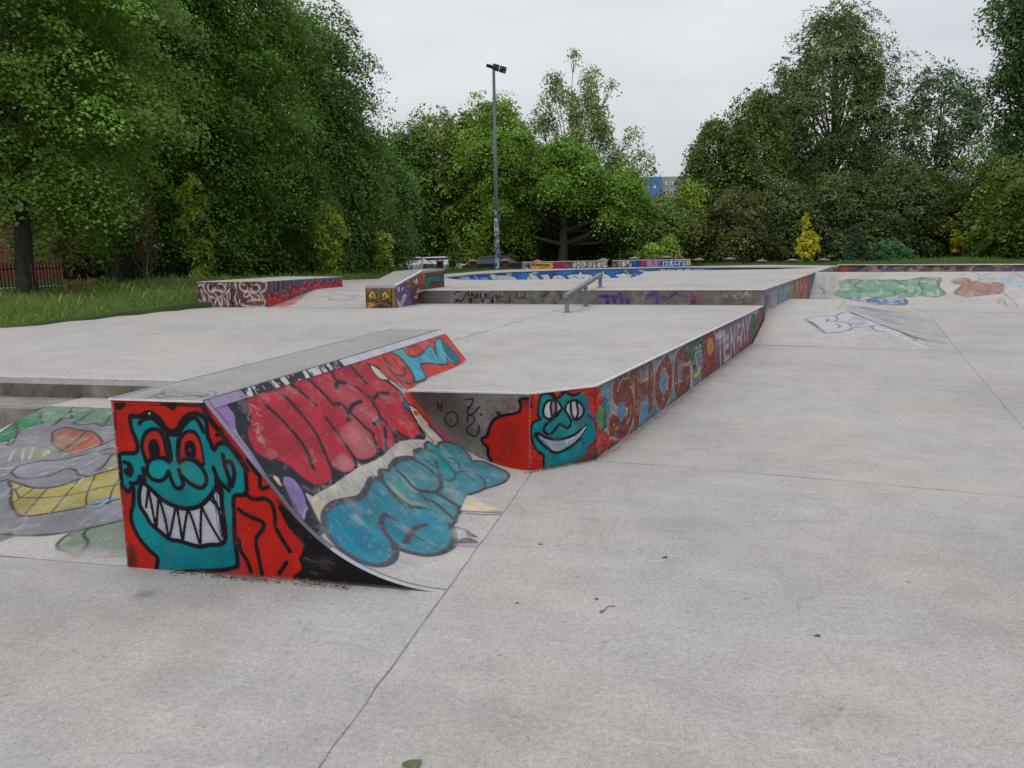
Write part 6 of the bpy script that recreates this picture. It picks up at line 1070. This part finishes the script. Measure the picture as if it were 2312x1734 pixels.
PIL = [(901, 590.5, 56, 'farthest left of the pillars, half hidden by the yellow-green sapling'), (942, 590, 53, 'just left of the parked cars'), (993, 585.3, 47, 'behind the end of the wedge box'), (1068, 584.7, 47.5, 'between the wedge box and the floodlight pole'), (1140, 583.6, 48, 'immediately right of the floodlight pole'), (1214, 586, 47.5, 'behind the orange part of the first graffiti wall'),
       (1362, 582.3, 47.5, 'behind the right end of the first graffiti wall'), (1432, 579, 47.5, 'behind the white letters of the second graffiti wall'), (1505, 576.6, 47.5, 'just left of the crouching person'), (1577, 582, 48, 'in the grass right of the graffiti walls'), (1648, 580.3, 50, 'in the grass below the low brownish tree'),
       (1720, 585, 50, 'in the grass left of the bigger yellow sapling'), (1789, 583.6, 50, 'directly left of the bigger yellow sapling'), (1860, 582.6, 50, 'directly right of the bigger yellow sapling'), (1997, 580.5, 54, 'leftmost of the cluster near the wide shrub'), (2018, 581.5, 57, 'second of the cluster near the wide shrub'), (2034, 581.2, 60, 'third of the cluster near the wide shrub'), (2052, 581.5, 63, 'rightmost of the cluster near the wide shrub')]
pillar0 = None
for i, (x, y, D, lab) in enumerate(PIL):
    p = pd(x, y, D); label = 'brick fence pillar with a stone cap, '+lab
    if pillar0 is None:
        q = thing('brick_pillar', (0, 0, 0), label, 'pillar', 'brick fence pillars'); MB().box((0, 0, -.75), (.19, 0, 0), (0, .19, 0), (0, 0, .60)).build('shaft', M['brick'], q)
        V = [(-.30, -.30, -.15), (.30, -.30, -.15), (.30, .30, -.15), (-.30, .30, -.15), (-.30, -.30, -.11), (.30, -.30, -.11), (.30, .30, -.11), (-.30, .30, -.11), (0, 0, 0)]
        MB().add(V, [(3, 2, 1, 0), (0, 1, 5, 4), (1, 2, 6, 5), (2, 3, 7, 6), (3, 0, 4, 7), (4, 5, 8), (5, 6, 8), (6, 7, 8), (7, 4, 8)]).build('cap', M['cap'], q); pillar0 = q
    else:
        q = pillar0.copy(); COL.objects.link(q)
        for ch in pillar0.children: k = ch.copy(); COL.objects.link(k); k.parent = q
    q.location = tuple(p); q['label'] = label
def railing(pts, top, bot, label, gap=.13, r=.009, wall=None):
    q = thing('iron_railing', (np.array(pts[0])+np.array(pts[-1]))/2, label, 'fence'); mb = MB(); rails = MB(); wl = MB()
    for i in range(len(pts)-1):
        a, b_ = np.array(pts[i], float), np.array(pts[i+1], float); n = int(np.linalg.norm((b_-a)[:2])/gap)
        for k in range(n):
            p = a+(b_-a)*k/n; p = np.array([p[0], p[1], p[2]]); mb.box(p+UZ*((top+bot)/2), (r, 0, 0), (0, r, 0), (0, 0, (top-bot)/2))
        for z in (bot+.08, top-.16): rails.beam(a+UZ*z, b_+UZ*z, .03, .03)
        if wall: wl.beam(a+UZ*(wall/2-.2), b_+UZ*(wall/2-.2), .22, wall+.4)
    mb.build('bars', M['iron'], q); rails.build('rails', M['iron'], q)
    if wall: wl.build('plinth', M['brick'], q)
    return q
lf0 = pd(-60, 640, 20.0); lf0[2] = .5; lf1 = pd(300, 640, 25.5); lf1[2] = .5; lf2 = pd(560, 640, 33); lf2[2] = .55; lf3 = pd(820, 640, 46); lf3[2] = .5; lf4 = pd(901, 600, 56); lf4[2] = .4
railing([lf0, lf1], 1.12, .2, 'black iron railing on a low brick plinth in front of the red brick house', .115, .010, .20)
railing([lf1, lf2, lf3, lf4], 1.1, .12, 'black iron railing running back under the dark maples', .13, .011, .15)
def atD(x, D, z): p = pd(x, 590, D); p[2] = z; return p
railing([atD(942, 53, .4), atD(993, 47, .4), atD(1068, 47.5, .4), atD(1140, 48, .4), atD(1185, 48, .4)], .85, .1, 'black iron railing between brick pillars by the floodlight pole', .14, .012, .2)
railing([atD(1362, 47.5, .5), atD(1432, 47.5, .5), atD(1505, 47.5, .5), atD(1577, 48, .5)], .98, .1, 'black iron railing behind the second graffiti wall', .14, .012)
# ================================================================== graffiti walls
def low_wall(xa, xb, ya, yb, D, label, seed, paint):
    a, b_ = pd(xa, ya, D), pd(xb, yb, D); a[2] = b_[2] = 0; e = (b_-a); L = np.linalg.norm(e); e /= L; n_ = np.array([e[1], -e[0], 0]); top = pd(xa, ya, D)[2]; top2 = pd(xb, yb, D)[2]; top = (top+top2)/2
    q = thing('graffiti_wall', (a+b_)/2+UZ*ZD, label, 'wall', 'low graffiti walls beyond the bowl')
    MB().box((a+b_)/2+n_*-.2+UZ*((ZD-.2+top-.04)/2), e*L/2, n_*.2, UZ*((top-.04-ZD+.2)/2)).build('wall', M['side'], q)
    MB().box((a+b_)/2+n_*-.2+UZ*(top-.02), e*(L/2+.02), n_*.225, UZ*.02).build('coping', M['conc'], q)
    c = plane_canvas(a+n_*.006+UZ*ZD, e, UZ, L, top-.04-ZD, .035, .02, .72, seed); paint(c); c.mesh('painted_face', M['worn'], q)
def pw1(c):
    c.Z(1160, 560, .18083); c.flood((150, 140, 136)); c.fill((196, 60, 40), '215 175 490 170 490 262 215 268', 1, 0, False).fill((232, 160, 40), '225 190 470 180 480 255 300 262 230 250').fill((16, 96, 90), '220 195 330 200 440 205 450 222 330 222 225 222').fill((172, 44, 76), '485 175 620 170 620 255 485 262', 1, 0, False).fill((110, 40, 110), '590 180 720 172 720 245 600 250').fill((206, 70, 100), '600 200 640 190 700 230 640 240', .8)
    c.fill((176, 178, 182), '150 185 215 190 215 262 150 262').lines((30, 30, 34), .07, '160 200 180 240;190 195 200 255;150 230 210 220').lines((224, 110, 40), .06, '260 200 300 250;350 230 360 262;400 225 400 262;330 262 330 225', a=.9).lines((226, 206, 80), .05, '240 250 320 240;460 200 480 240;300 190 460 192')
    W, D = (206, 208, 210), (26, 26, 30); c.fill((120, 118, 118), '715 165 1175 155 1175 245 715 250', .8, 0, False)
    for q in ('740 190 780 175 770 240 740 235', '790 180 830 175 830 240 790 240', '845 175 890 175 905 210 880 240 845 240', '930 180 960 175 975 200 960 240 930 235', '990 180 1020 180 1020 240 990 235', '1050 185 1075 185 1075 240 1045 235', '1085 185 1110 180 1110 238 1085 238', '1120 175 1165 175 1150 195 1165 235 1120 238'): c.line(D, .09, q, closed=True, smooth=False).fill(W, q)
    c.lines(D, .05, '800 200 820 220;860 195 870 220;945 195 950 225;1005 180 1005 220;1095 200 1095 225;1130 200 1150 200;700 190 715 230', a=.9); c.mottle(.12, (3, 40))
def pw2(c):
    c.Z(1160, 560, .18083); c.flood((140, 130, 122)); W, D = (206, 208, 212), (26, 26, 30)
    c.lines((60, 50, 46), .06, '1245 170 1245 235;1260 170 1290 235;1300 165 1300 230'); c.fill((170, 156, 140), '1310 160 1350 160 1350 235 1310 238', .9)
    for q in ('1360 170 1400 165 1390 190 1405 215 1360 235 1350 200', '1405 165 1440 165 1450 190 1420 200 1415 235', '1440 210 1465 190 1470 235 1445 235'): c.line(D, .09, q, closed=True).fill(W, q)
    c.fill((28, 70, 150), '1485 160 1600 155 1600 228 1485 232').fill((30, 110, 130), '1485 160 1530 158 1530 200 1490 200', .8).fill((190, 50, 90), '1600 160 1680 155 1680 228 1600 230').fill((160, 150, 170), '1680 155 1850 150 1850 225 1680 230')
    c.lines((206, 120, 170), .08, '1700 165 1720 220;1780 160 1780 220;1780 190 1830 190;1830 160 1835 222;1740 160 1750 225').lines((60, 40, 90), .05, '1730 160 1760 220;1805 160 1810 220;1640 170 1660 220')
    c.fill((40, 80, 170), '1855 150 2100 145 2100 220 1855 226').lines((190, 210, 232), .07, '1870 165 1870 220;1870 165 1895 175 1872 190 1900 220;1915 165 1912 220;1915 165 1940 180 1915 190 1945 220;1960 160 1958 215;1985 165 1965 190 1990 215;2040 160 2010 175 2015 205 2045 205;2060 180 2090 165;2065 160 2068 215').lines((20, 30, 80), .04, '1880 160 1885 220;1930 160 1935 220;2000 160 2000 215;2050 160 2055 215')
    for q in ('2110 155 2125 150 2130 215 2110 218', '2135 155 2150 150 2152 212 2138 215', '2160 150 2175 148 2178 212 2162 212', '2185 160 2205 150 2200 212 2188 212'): c.line(D, .07, q, closed=True, smooth=False).fill(W, q)
    c.mottle(.12, (3, 40))
low_wall(1179, 1372, 591, 588, 44.5, 'first low concrete wall beyond the bowl, sprayed orange, crimson and silver', 91, pw1)
low_wall(1384, 1559, 587.5, 584.8, 45.2, 'second low concrete wall beyond the bowl, sprayed blue, pink and silver', 92, pw2)
# ================================================================== brick house behind the fence
hx = pd(141, 600, 36)[0]; hs = thing('brick_house', (hx-8, 38, .3), 'red brick house behind the railing at the left edge', 'house')
MB().box((hx-9, 39.5, 4.5), (9, 0, 0), (0, 3.5, 0), (0, 0, 4.3)).build('wall', M['brickh'], hs)
M['roof'] = plain('dark roof tiles', (.05, .04, .04), .8, 0, .3, 5); MB().add([(hx-18.5, 35.5, 8.7), (hx+.5, 35.5, 8.7), (hx+.5, 43.5, 8.7), (hx-18.5, 43.5, 8.7), (hx-18.5, 39.5, 11), (hx+.5, 39.5, 11)], [(0, 1, 5, 4), (2, 3, 4, 5), (1, 2, 5), (3, 0, 4), (3, 2, 1, 0)]).build('roof', M['roof'], hs)
M['glass'] = plain('dark window glass', (.03, .035, .04), .15, 0, .2, 3, 0); M['frame'] = plain('white frame', (.6, .6, .58), .6)
for k in (2.2, 5.2, 8.2):
    for z in (2.0, 5.2):
        f_ = MB().box((hx-1.5-k, 35.97, z+.6), (.55, 0, 0), (0, .05, 0), (0, 0, .75)).build('window', M['frame'], hs); MB().box((hx-1.5-k, 35.90, z+.6), (.47, 0, 0), (0, .03, 0), (0, 0, .66)).build('pane', M['glass'], f_)
M['path'] = plain('paving path', (.33, .32, .30), .9)
pth = MB(); pth.add([(-60, 27.0, .545), (hx+9, 27.0, .545), (hx+9, 28.3, .545), (-60, 28.3, .545)], [(0, 1, 2, 3)]); 
pa = [pd(-80, 640, 23), pd(300, 640, 28.5), pd(300, 640, 30), pd(-80, 640, 24.5)]; o = MB().add([(p[0], p[1], gh(p[0], p[1])+.03) for p in pa], [(0, 1, 2, 3)]).build('path', M['path'], kind='structure')
# ================================================================== tower block and pale low house
M['panel'] = plain('grey concrete panels', (.33, .34, .35), .8, 0, .12, .6, 0); M['blue'] = plain('blue painted panels', (.085, .20, .46), .7, 0, .1, .5, 0); M['pale'] = plain('pale render', (.42, .47, .44), .8, 0, .1, 1, 0)
TD = 150.
def T(x, y, D=TD): p = pd(x, y, D); return p
tw = thing('tower_block', T(1470, 590), 'tall grey panel block of flats with a blue stairwell strip, seen above the trees', 'building')
def slab(xa, xb, yt, D, dep, mat, name, par):
    a, b_ = T(xa, yt, D), T(xb, yt, D); zt_ = a[2]; return MB().box(((a[0]+b_[0])/2, D+dep/2, zt_/2), ((b_[0]-a[0])/2, 0, 0), (0, dep/2, 0), (0, 0, zt_/2)).build(name, mat, par)
slab(1340, 1443, 401, TD+1.5, 12, M['panel'], 'wing', tw); slab(1443, 1493.5, 399.5, TD, 14, M['blue'], 'stair_tower', tw); slab(1493.5, 1600, 399, TD+.6, 12, M['panel'], 'wing', tw)
for x in range(1499, 1600, 15):
    for y in (411, 430, 449, 468, 487):
        a, b_ = T(x, y, TD+.6), T(x+6.5, y+8, TD+.6); f_ = MB().box(((a[0]+b_[0])/2, TD+.55, (a[2]+b_[2])/2), ((b_[0]-a[0])/2, 0, 0), (0, .1, 0), (0, 0, (a[2]-b_[2])/2)).build('window', M['frame'], tw); MB().box(((a[0]+b_[0])/2-.12, TD+.5, (a[2]+b_[2])/2), ((b_[0]-a[0])/2-.22, 0, 0), (0, .1, 0), (0, 0, (a[2]-b_[2])/2-.1)).build('pane', M['glass'], f_)
for y in (422, 450): a = T(1478, y); MB().box((a[0], TD-.02, a[2]), (.24, 0, 0), (0, .08, 0), (0, 0, .3)).build('window', M['frame'], tw)
ph = thing('pale_house', T(1225, 590, 72), 'low pale house with small square windows under the spreading tree', 'house')
a, b_ = T(1188, 562, 72), T(1262, 562, 72); MB().box(((a[0]+b_[0])/2, 75, a[2]/2), ((b_[0]-a[0])/2, 0, 0), (0, 3, 0), (0, 0, a[2]/2)).build('wall', M['pale'], ph)
for x in (1194, 1202, 1215, 1228, 1241, 1254):
    for y in (570, 580): a = T(x, y, 72); w_ = MB().box((a[0], 71.97, a[2]), (.13, 0, 0), (0, .06, 0), (0, 0, .14)).build('window', M['glass'], ph)
# ================================================================== parked cars
def carpaint(name, col): m, t, b, o = newmat(name); b.inputs['Base Color'].default_value = (*col, 1); b.inputs['Roughness'].default_value = .25; b.inputs['Coat Weight'].default_value = .6; return m
M['carw'] = carpaint('white car paint', (.68, .69, .72)); M['tyre'] = plain('tyre rubber', (.02, .02, .02), .8); M['rim'] = plain('alloy rim', (.4, .4, .42), .3, .8)
M['red'] = carpaint('red lamp', (.4, .02, .02))
M['card'] = carpaint('dark car paint', (.035, .038, .045))
def car(loc, rz, label, mat='carw'):
    q = thing('parked_car', (0, 0, 0), label, 'car', 'cars parked behind the railing'); pr = [(-2.1, .25), (-2.15, .7), (-1.95, .92), (-1.45, .97), (-.85, 1.42), (.75, 1.46), (1.55, 1.0), (2.05, .88), (2.12, .3)]
    V = []; 
    for y, s_ in ((-.85, 1), (.85, 1)):
        for x, z in pr: V.append((x, y*(1 if z < 1.1 else .82), z))
    n = len(pr); MB().add(V, [tuple(range(n)), tuple(range(2*n-1, n-1, -1))]+[(i, (i+1) % n, n+(i+1) % n, n+i) for i in range(n)]).build('body', M[mat], q, bevel=.05)
    for s_ in (-1, 1):
        y = s_*.80; MB().add([(-1.25, y*1.02, 1.0), (1.3, y*1.02, 1.03), (.72, y*.93, 1.38), (-.82, y*.93, 1.36)], [(0, 1, 2, 3)]).build('side_window', M['glass'], q)
        for x in (-1.35, 1.35):
            wv_ = MB().tube([(x, s_*.74, .32), (x, s_*.88, .32)], [.33, .33], 18).build('wheel', M['tyre'], q); MB().tube([(x, s_*.86, .32), (x, s_*.895, .32)], [.2, .2], 14).build('rim', M['rim'], wv_)
        MB().box((2.08, s_*.62, .68), (.05, 0, 0), (0, .18, 0), (0, 0, .07)).build('headlight', M['frame'], q); MB().box((-2.12, s_*.66, .74), (.05, 0, 0), (0, .12, 0), (0, 0, .1)).build('tail_light', M['red'], q)
    MB().add([(.78, -.68, 1.44), (.78, .68, 1.44), (1.56, .78, 1.03), (1.56, -.78, 1.03)], [(0, 1, 2, 3)]).build('windscreen', M['glass'], q)
    for ch in q.children:
        if ch.name.startswith('windscreen'): ch.location.x = .02; ch.location.z = .015
    q.location = tuple(loc); q.rotation_euler = (0, 0, rz); return q
def cloc(x, D): return (pd(x, 590, D)[0], D, .24)
car(cloc(922, 52), .15, 'white parked car nearest the left brick pillars, partly behind the wedge box'); car(cloc(985, 53), .05, 'white parked car beyond the wedge box, half hidden by a brick pillar'); car(cloc(1118, 53), .0, 'dark parked car behind the floodlight pole', 'card')
car(cloc(255, 45), .4, 'white parked car glimpsed under the dark maples behind the railing')
# ================================================================== tree stakes
M['stake'] = plain('weathered stake wood', (.17, .095, .05), .85, 0, .3, 10)
def stakes(xa, xb, D, ytop, label):
    a, b_ = pd(xa, ytop, D), pd(xb, ytop, D); z = a[2]; m_ = (a+b_)/2; m_[1] += .35; q = thing('tree_stakes', (m_[0], m_[1], gh(m_[0], m_[1])), label, 'stake frame', 'wooden frames round the young trees')
    tops = [a, b_, np.array([m_[0], D+.75, z])]
    for p in tops: MB().tube([(p[0], p[1], gh(p[0], p[1])-.1), (p[0], p[1], z+.05)], [.045, .043], 9).build('post', M['stake'], q, smooth=True)
    for i, j in ((0, 1), (1, 2), (2, 0)): MB().beam(tops[i]-UZ*.04, tops[j]-UZ*.04, .035, .07).build('rail', M['stake'], q)
stakes(148, 201, 19.8, 635, 'wooden stake frame round the thin olive sapling by the brick house'); stakes(303, 366, 22.2, 646, 'wooden stake frame round the nearly bare reddish sapling')
# white tag on the nearest trunk
tb_ = np.array(t_near.location); mb = MB(); M['chalk'] = plain('white tag paint', (.2, .19, .17), .8, bmp=0)
def tk(x, y): 
    p = pd(x, y, 17.3); dx = p[0]-tb_[0]; r = .262; dx = float(np.clip(dx, -.24, .24)); return np.array([tb_[0]+dx, tb_[1]-math.sqrt(r*r-dx*dx)*1.03, p[2]])
for st in ('50 600 45 605 48 614 55 616 57 606 51 604', '46 620 58 620', '52 625 50 635 55 640 60 636', '52 642 62 645 64 636', '60 648 57 660 58 672 64 682 68 672 66 660 60 648', '58 598 50 600'):
    P = [float(v) for v in st.split()]; P = crom(np.array(P).reshape(-1, 2), False, 4); mb.tube([tk(x, y) for x, y in P], [.008]*len(P), 5)
mb.build('tag', M['chalk'], t_near)
# ================================================================== crouching person behind the second wall
def skin_body(name, verts, edges, mat, parent, sub=2):
    me = bpy.data.meshes.new(name); off = np.array(parent.location); me.from_pydata([tuple(np.array(v[:3])-off) for v in verts], edges, []); o = bpy.data.objects.new(name, me); COL.objects.link(o); o.parent = parent; me.materials.append(mat)
    md = o.modifiers.new('skin', 'SKIN'); 
    for i, v in enumerate(verts): me.skin_vertices[0].data[i].radius = (v[3], v[3]); me.skin_vertices[0].data[i].use_root = (i == 0)
    sd_ = o.modifiers.new('sub', 'SUBSURF'); sd_.levels = sub; sd_.render_levels = sub; return o
M['skin'] = plain('skin', (.42, .22, .12), .5, 0, .08, 20, 0); M['shirt'] = plain('black shirt', (.012, .013, .016), .9); M['hair'] = plain('dark hair', (.02, .012, .01), .7); M['shorts'] = plain('dark red trousers', (.14, .025, .02), .9)
pp_ = pd(1531, 586, 46.2); zb_ = ZD; X0, Y0 = pp_[0], pp_[1]
per = thing('person', (X0, Y0, zb_), 'person in a black T-shirt crouching forward behind the second graffiti wall', 'person')
P_ = lambda x, y, z, r: (X0+x, Y0+y, zb_+z, r)
bv = [P_(-.22, 0, .40, .13), P_(-.16, 0, .56, .13), P_(-.04, 0, .72, .14), P_(.05, 0, .80, .06), P_(.12, -.02, .86, .055), P_(.19, -.03, .90, .085),
      P_(.0, -.19, .73, .06), P_(.10, -.22, .55, .042), P_(.26, -.18, .47, .034), P_(.32, -.16, .45, .03), P_(.0, .19, .73, .06), P_(.10, .22, .55, .042), P_(.27, .16, .47, .034), P_(.33, .14, .45, .03),
      P_(-.20, -.12, .36, .10), P_(.16, -.16, .46, .075), P_(.08, -.16, .10, .05), P_(.20, -.17, .04, .04), P_(-.20, .12, .36, .10), P_(.16, .16, .46, .075), P_(.08, .16, .10, .05), P_(.20, .17, .04, .04)]
be = [(0, 1), (1, 2), (2, 3), (3, 4), (4, 5), (2, 6), (6, 7), (7, 8), (8, 9), (2, 10), (10, 11), (11, 12), (12, 13), (0, 14), (14, 15), (15, 16), (16, 17), (0, 18), (18, 19), (19, 20), (20, 21)]
skin_body('body', bv, be, M['skin'], per)
skin_body('shirt', [P_(-.21, 0, .45, .145), P_(-.16, 0, .56, .148), P_(-.05, 0, .71, .158), P_(.0, 0, .76, .1), P_(-.02, -.17, .74, .078), P_(.03, -.2, .66, .066), P_(-.02, .17, .74, .078), P_(.03, .2, .66, .066)], [(0, 1), (1, 2), (2, 3), (2, 4), (4, 5), (2, 6), (6, 7)], M['shirt'], per)
skin_body('trousers', [P_(-.23, 0, .38, .14), P_(-.20, -.12, .36, .112), P_(.16, -.16, .46, .088), P_(.09, -.16, .14, .062), P_(-.20, .12, .36, .112), P_(.16, .16, .46, .088), P_(.09, .16, .14, .062)], [(0, 1), (1, 2), (2, 3), (0, 4), (4, 5), (5, 6)], M['shorts'], per)
skin_body('hair', [P_(.16, -.02, .94, .082), P_(.11, -.01, .90, .06), P_(.20, -.02, .97, .06)], [(0, 1), (0, 2)], M['hair'], per)
# ================================================================== litter: leaves, twig, grit at the foot of the walls
M['dry'] = plain('dry leaf', (.10, .075, .035), .8, 0, .4, 30); M['greenleaf'] = plain('fresh fallen leaf', (.11, .13, .06), .8, 0, .3, 30)
rng = random.Random(3)
for i, (x, y, s_, mt_, lab) in enumerate(((932, 1728, .024, 'greenleaf', 'crumpled green leaf lying at the bottom edge of the picture'), (1846, 1437, .010, 'dry', 'curled dry leaf lying on the open slab at right'), (1347, 1354, .008, 'dry', 'tiny dry leaf lying above the twig'), (1501, 1260, .011, 'dry', 'flat dark leaf scrap on the slab right of the ramp'), (1168, 1363, .007, 'dry', 'dark leaf crumb right of the ramp toe'), (952, 1256, .020, 'greenleaf', 'pale green leaf on the toe of the near ramp'), (1432, 972, .02, 'dry', 'dry leaf on the ground beside the brown lettering'), (1931, 783, .03, 'dry', 'dry leaf lying near the foot of the hip bank'), (1221, 1230, .009, 'dry', 'dark sliver of leaf on the slab right of the blue letters'))):
    p = pz(x, y, 0.) if i != 5 else pz(x, y, .02); q = p+UZ*.004; V = []; n = 9
    for k in range(n): t_ = k/n*2*math.pi; r = s_*(.6+.5*abs(math.sin(1.5*t_+.4)))*rng.uniform(.8, 1.2); V.append(q+np.array([math.cos(t_)*r*1.4, math.sin(t_)*r, rng.uniform(0, .35)*s_]))
    V.append(q+UZ*s_*.1); o = MB().add(V, [(k, (k+1) % n, n) for k in range(n)]).build('fallen_leaf', M[mt_]); tag(o, lab, 'leaf', 'fallen leaves')
tw_ = [(1354, 1383), (1358, 1384), (1364, 1378), (1370, 1371), (1378, 1368), (1388, 1368)]
o = MB().tube([pz(x, y, .005) for x, y in tw_], [.0018]*6, 5).tube([pz(1354, 1383, .004), pz(1359, 1377, .004), pz(1364, 1378, .005)], [.0015]*3, 5).build('twig', M['dry']); tag(o, 'thin looped dark twig lying on the open slab in the foreground', 'twig')
def grit(name, line, n, wd, label, seed):
    rg = np.random.default_rng(seed); a, b_ = map(np.array, line); L = b_-a; d_ = L/np.linalg.norm(L); nm = np.array([d_[1], -d_[0], 0]); t_ = rg.random(n); off = np.abs(rg.normal(0, wd, n)); dens = .5+.5*np.sin(t_*19+seed)*np.sin(t_*7); k = rg.random(n) < dens+.25; t_, off = t_[k], off[k]; n = len(t_)
    C_ = a[None]+L[None]*t_[:, None]+nm[None]*off[:, None]+UZ*.004; Nn = np.tile([0, 0, 1.], (n, 1)); V = leaf_quads(C_, Nn, .010, rg, .6, .5); V[:, 2] = np.maximum(V[:, 2], .002)
    cols = np.array([(.12, .075, .035), (.2, .15, .09), (.07, .05, .03), (.3, .25, .17)])[rg.integers(0, 4, n)]*rg.uniform(.6, 1.2, (n, 1)); RGBA = np.concatenate([cols, np.ones((n, 1))], 1).repeat(4, 0)
    o = mesh_obj(name, V, np.arange(4*n).reshape(-1, 4), M['leaf'], None, False, RGBA, 'stuff'); o['label'] = label; o['category'] = 'litter'
grit('leaf_litter', (L1(.25, -.01), L1(1.25, -.01)), 750, .022, 'crumbs of dry leaf and dirt along the foot of the painted end panel', 1)
grit('leaf_litter', (L1(1.55, 2.12), L1(1.72, 2.12)), 200, .03, 'dirt gathered in the corner between ramp and platform', 2); grit('leaf_litter', (L1(1.70, 2.13), O2*1.), 700, .025, 'grit along the foot of the smiling corner face', 3); grit('leaf_litter', (L2(.02, .05), L2(.02, 8.5)), 2200, .05, 'grit and blossom bits along the foot of the long painted wall', 4)

rg = np.random.default_rng(77); n = 1000; C_ = np.stack([rg.uniform(-3.5, 8, n), rg.uniform(1.2, 13, n)**1.0, np.full(n, .003)], 1)
u_ = (C_-O1)@R1; v_ = (C_-O1)@E1; u2 = (C_-O2)@R2; ok = ~((u_ > -3) & (u_ < 1.75) & (v_ > -.02)) & ~((u2 < .1) & (v_ > 2)) & ~((v_ > 0) & (u_ < 0)) & ~((u2 > 0) & ((C_-O2)@E2 > 8))
C_ = C_[ok]; V = leaf_quads(C_, np.tile([0, 0, 1.], (len(C_), 1)), .0075, rg, .45, .25); V[:, 2] = np.maximum(V[:, 2], .0015)
cols = np.array([(.05, .04, .03), (.08, .06, .04), (.12, .10, .08), (.55, .53, .5)])[rg.integers(0, 4, len(C_))]; RGBA = np.concatenate([cols, np.ones((len(C_), 1))], 1).repeat(4, 0)
o = mesh_obj('scattered_grit', V, np.arange(4*len(C_)).reshape(-1, 4), M['leaf'], None, False, RGBA, 'stuff'); o['label'] = 'tiny crumbs of leaf and stone scattered over the open slab'; o['category'] = 'litter'
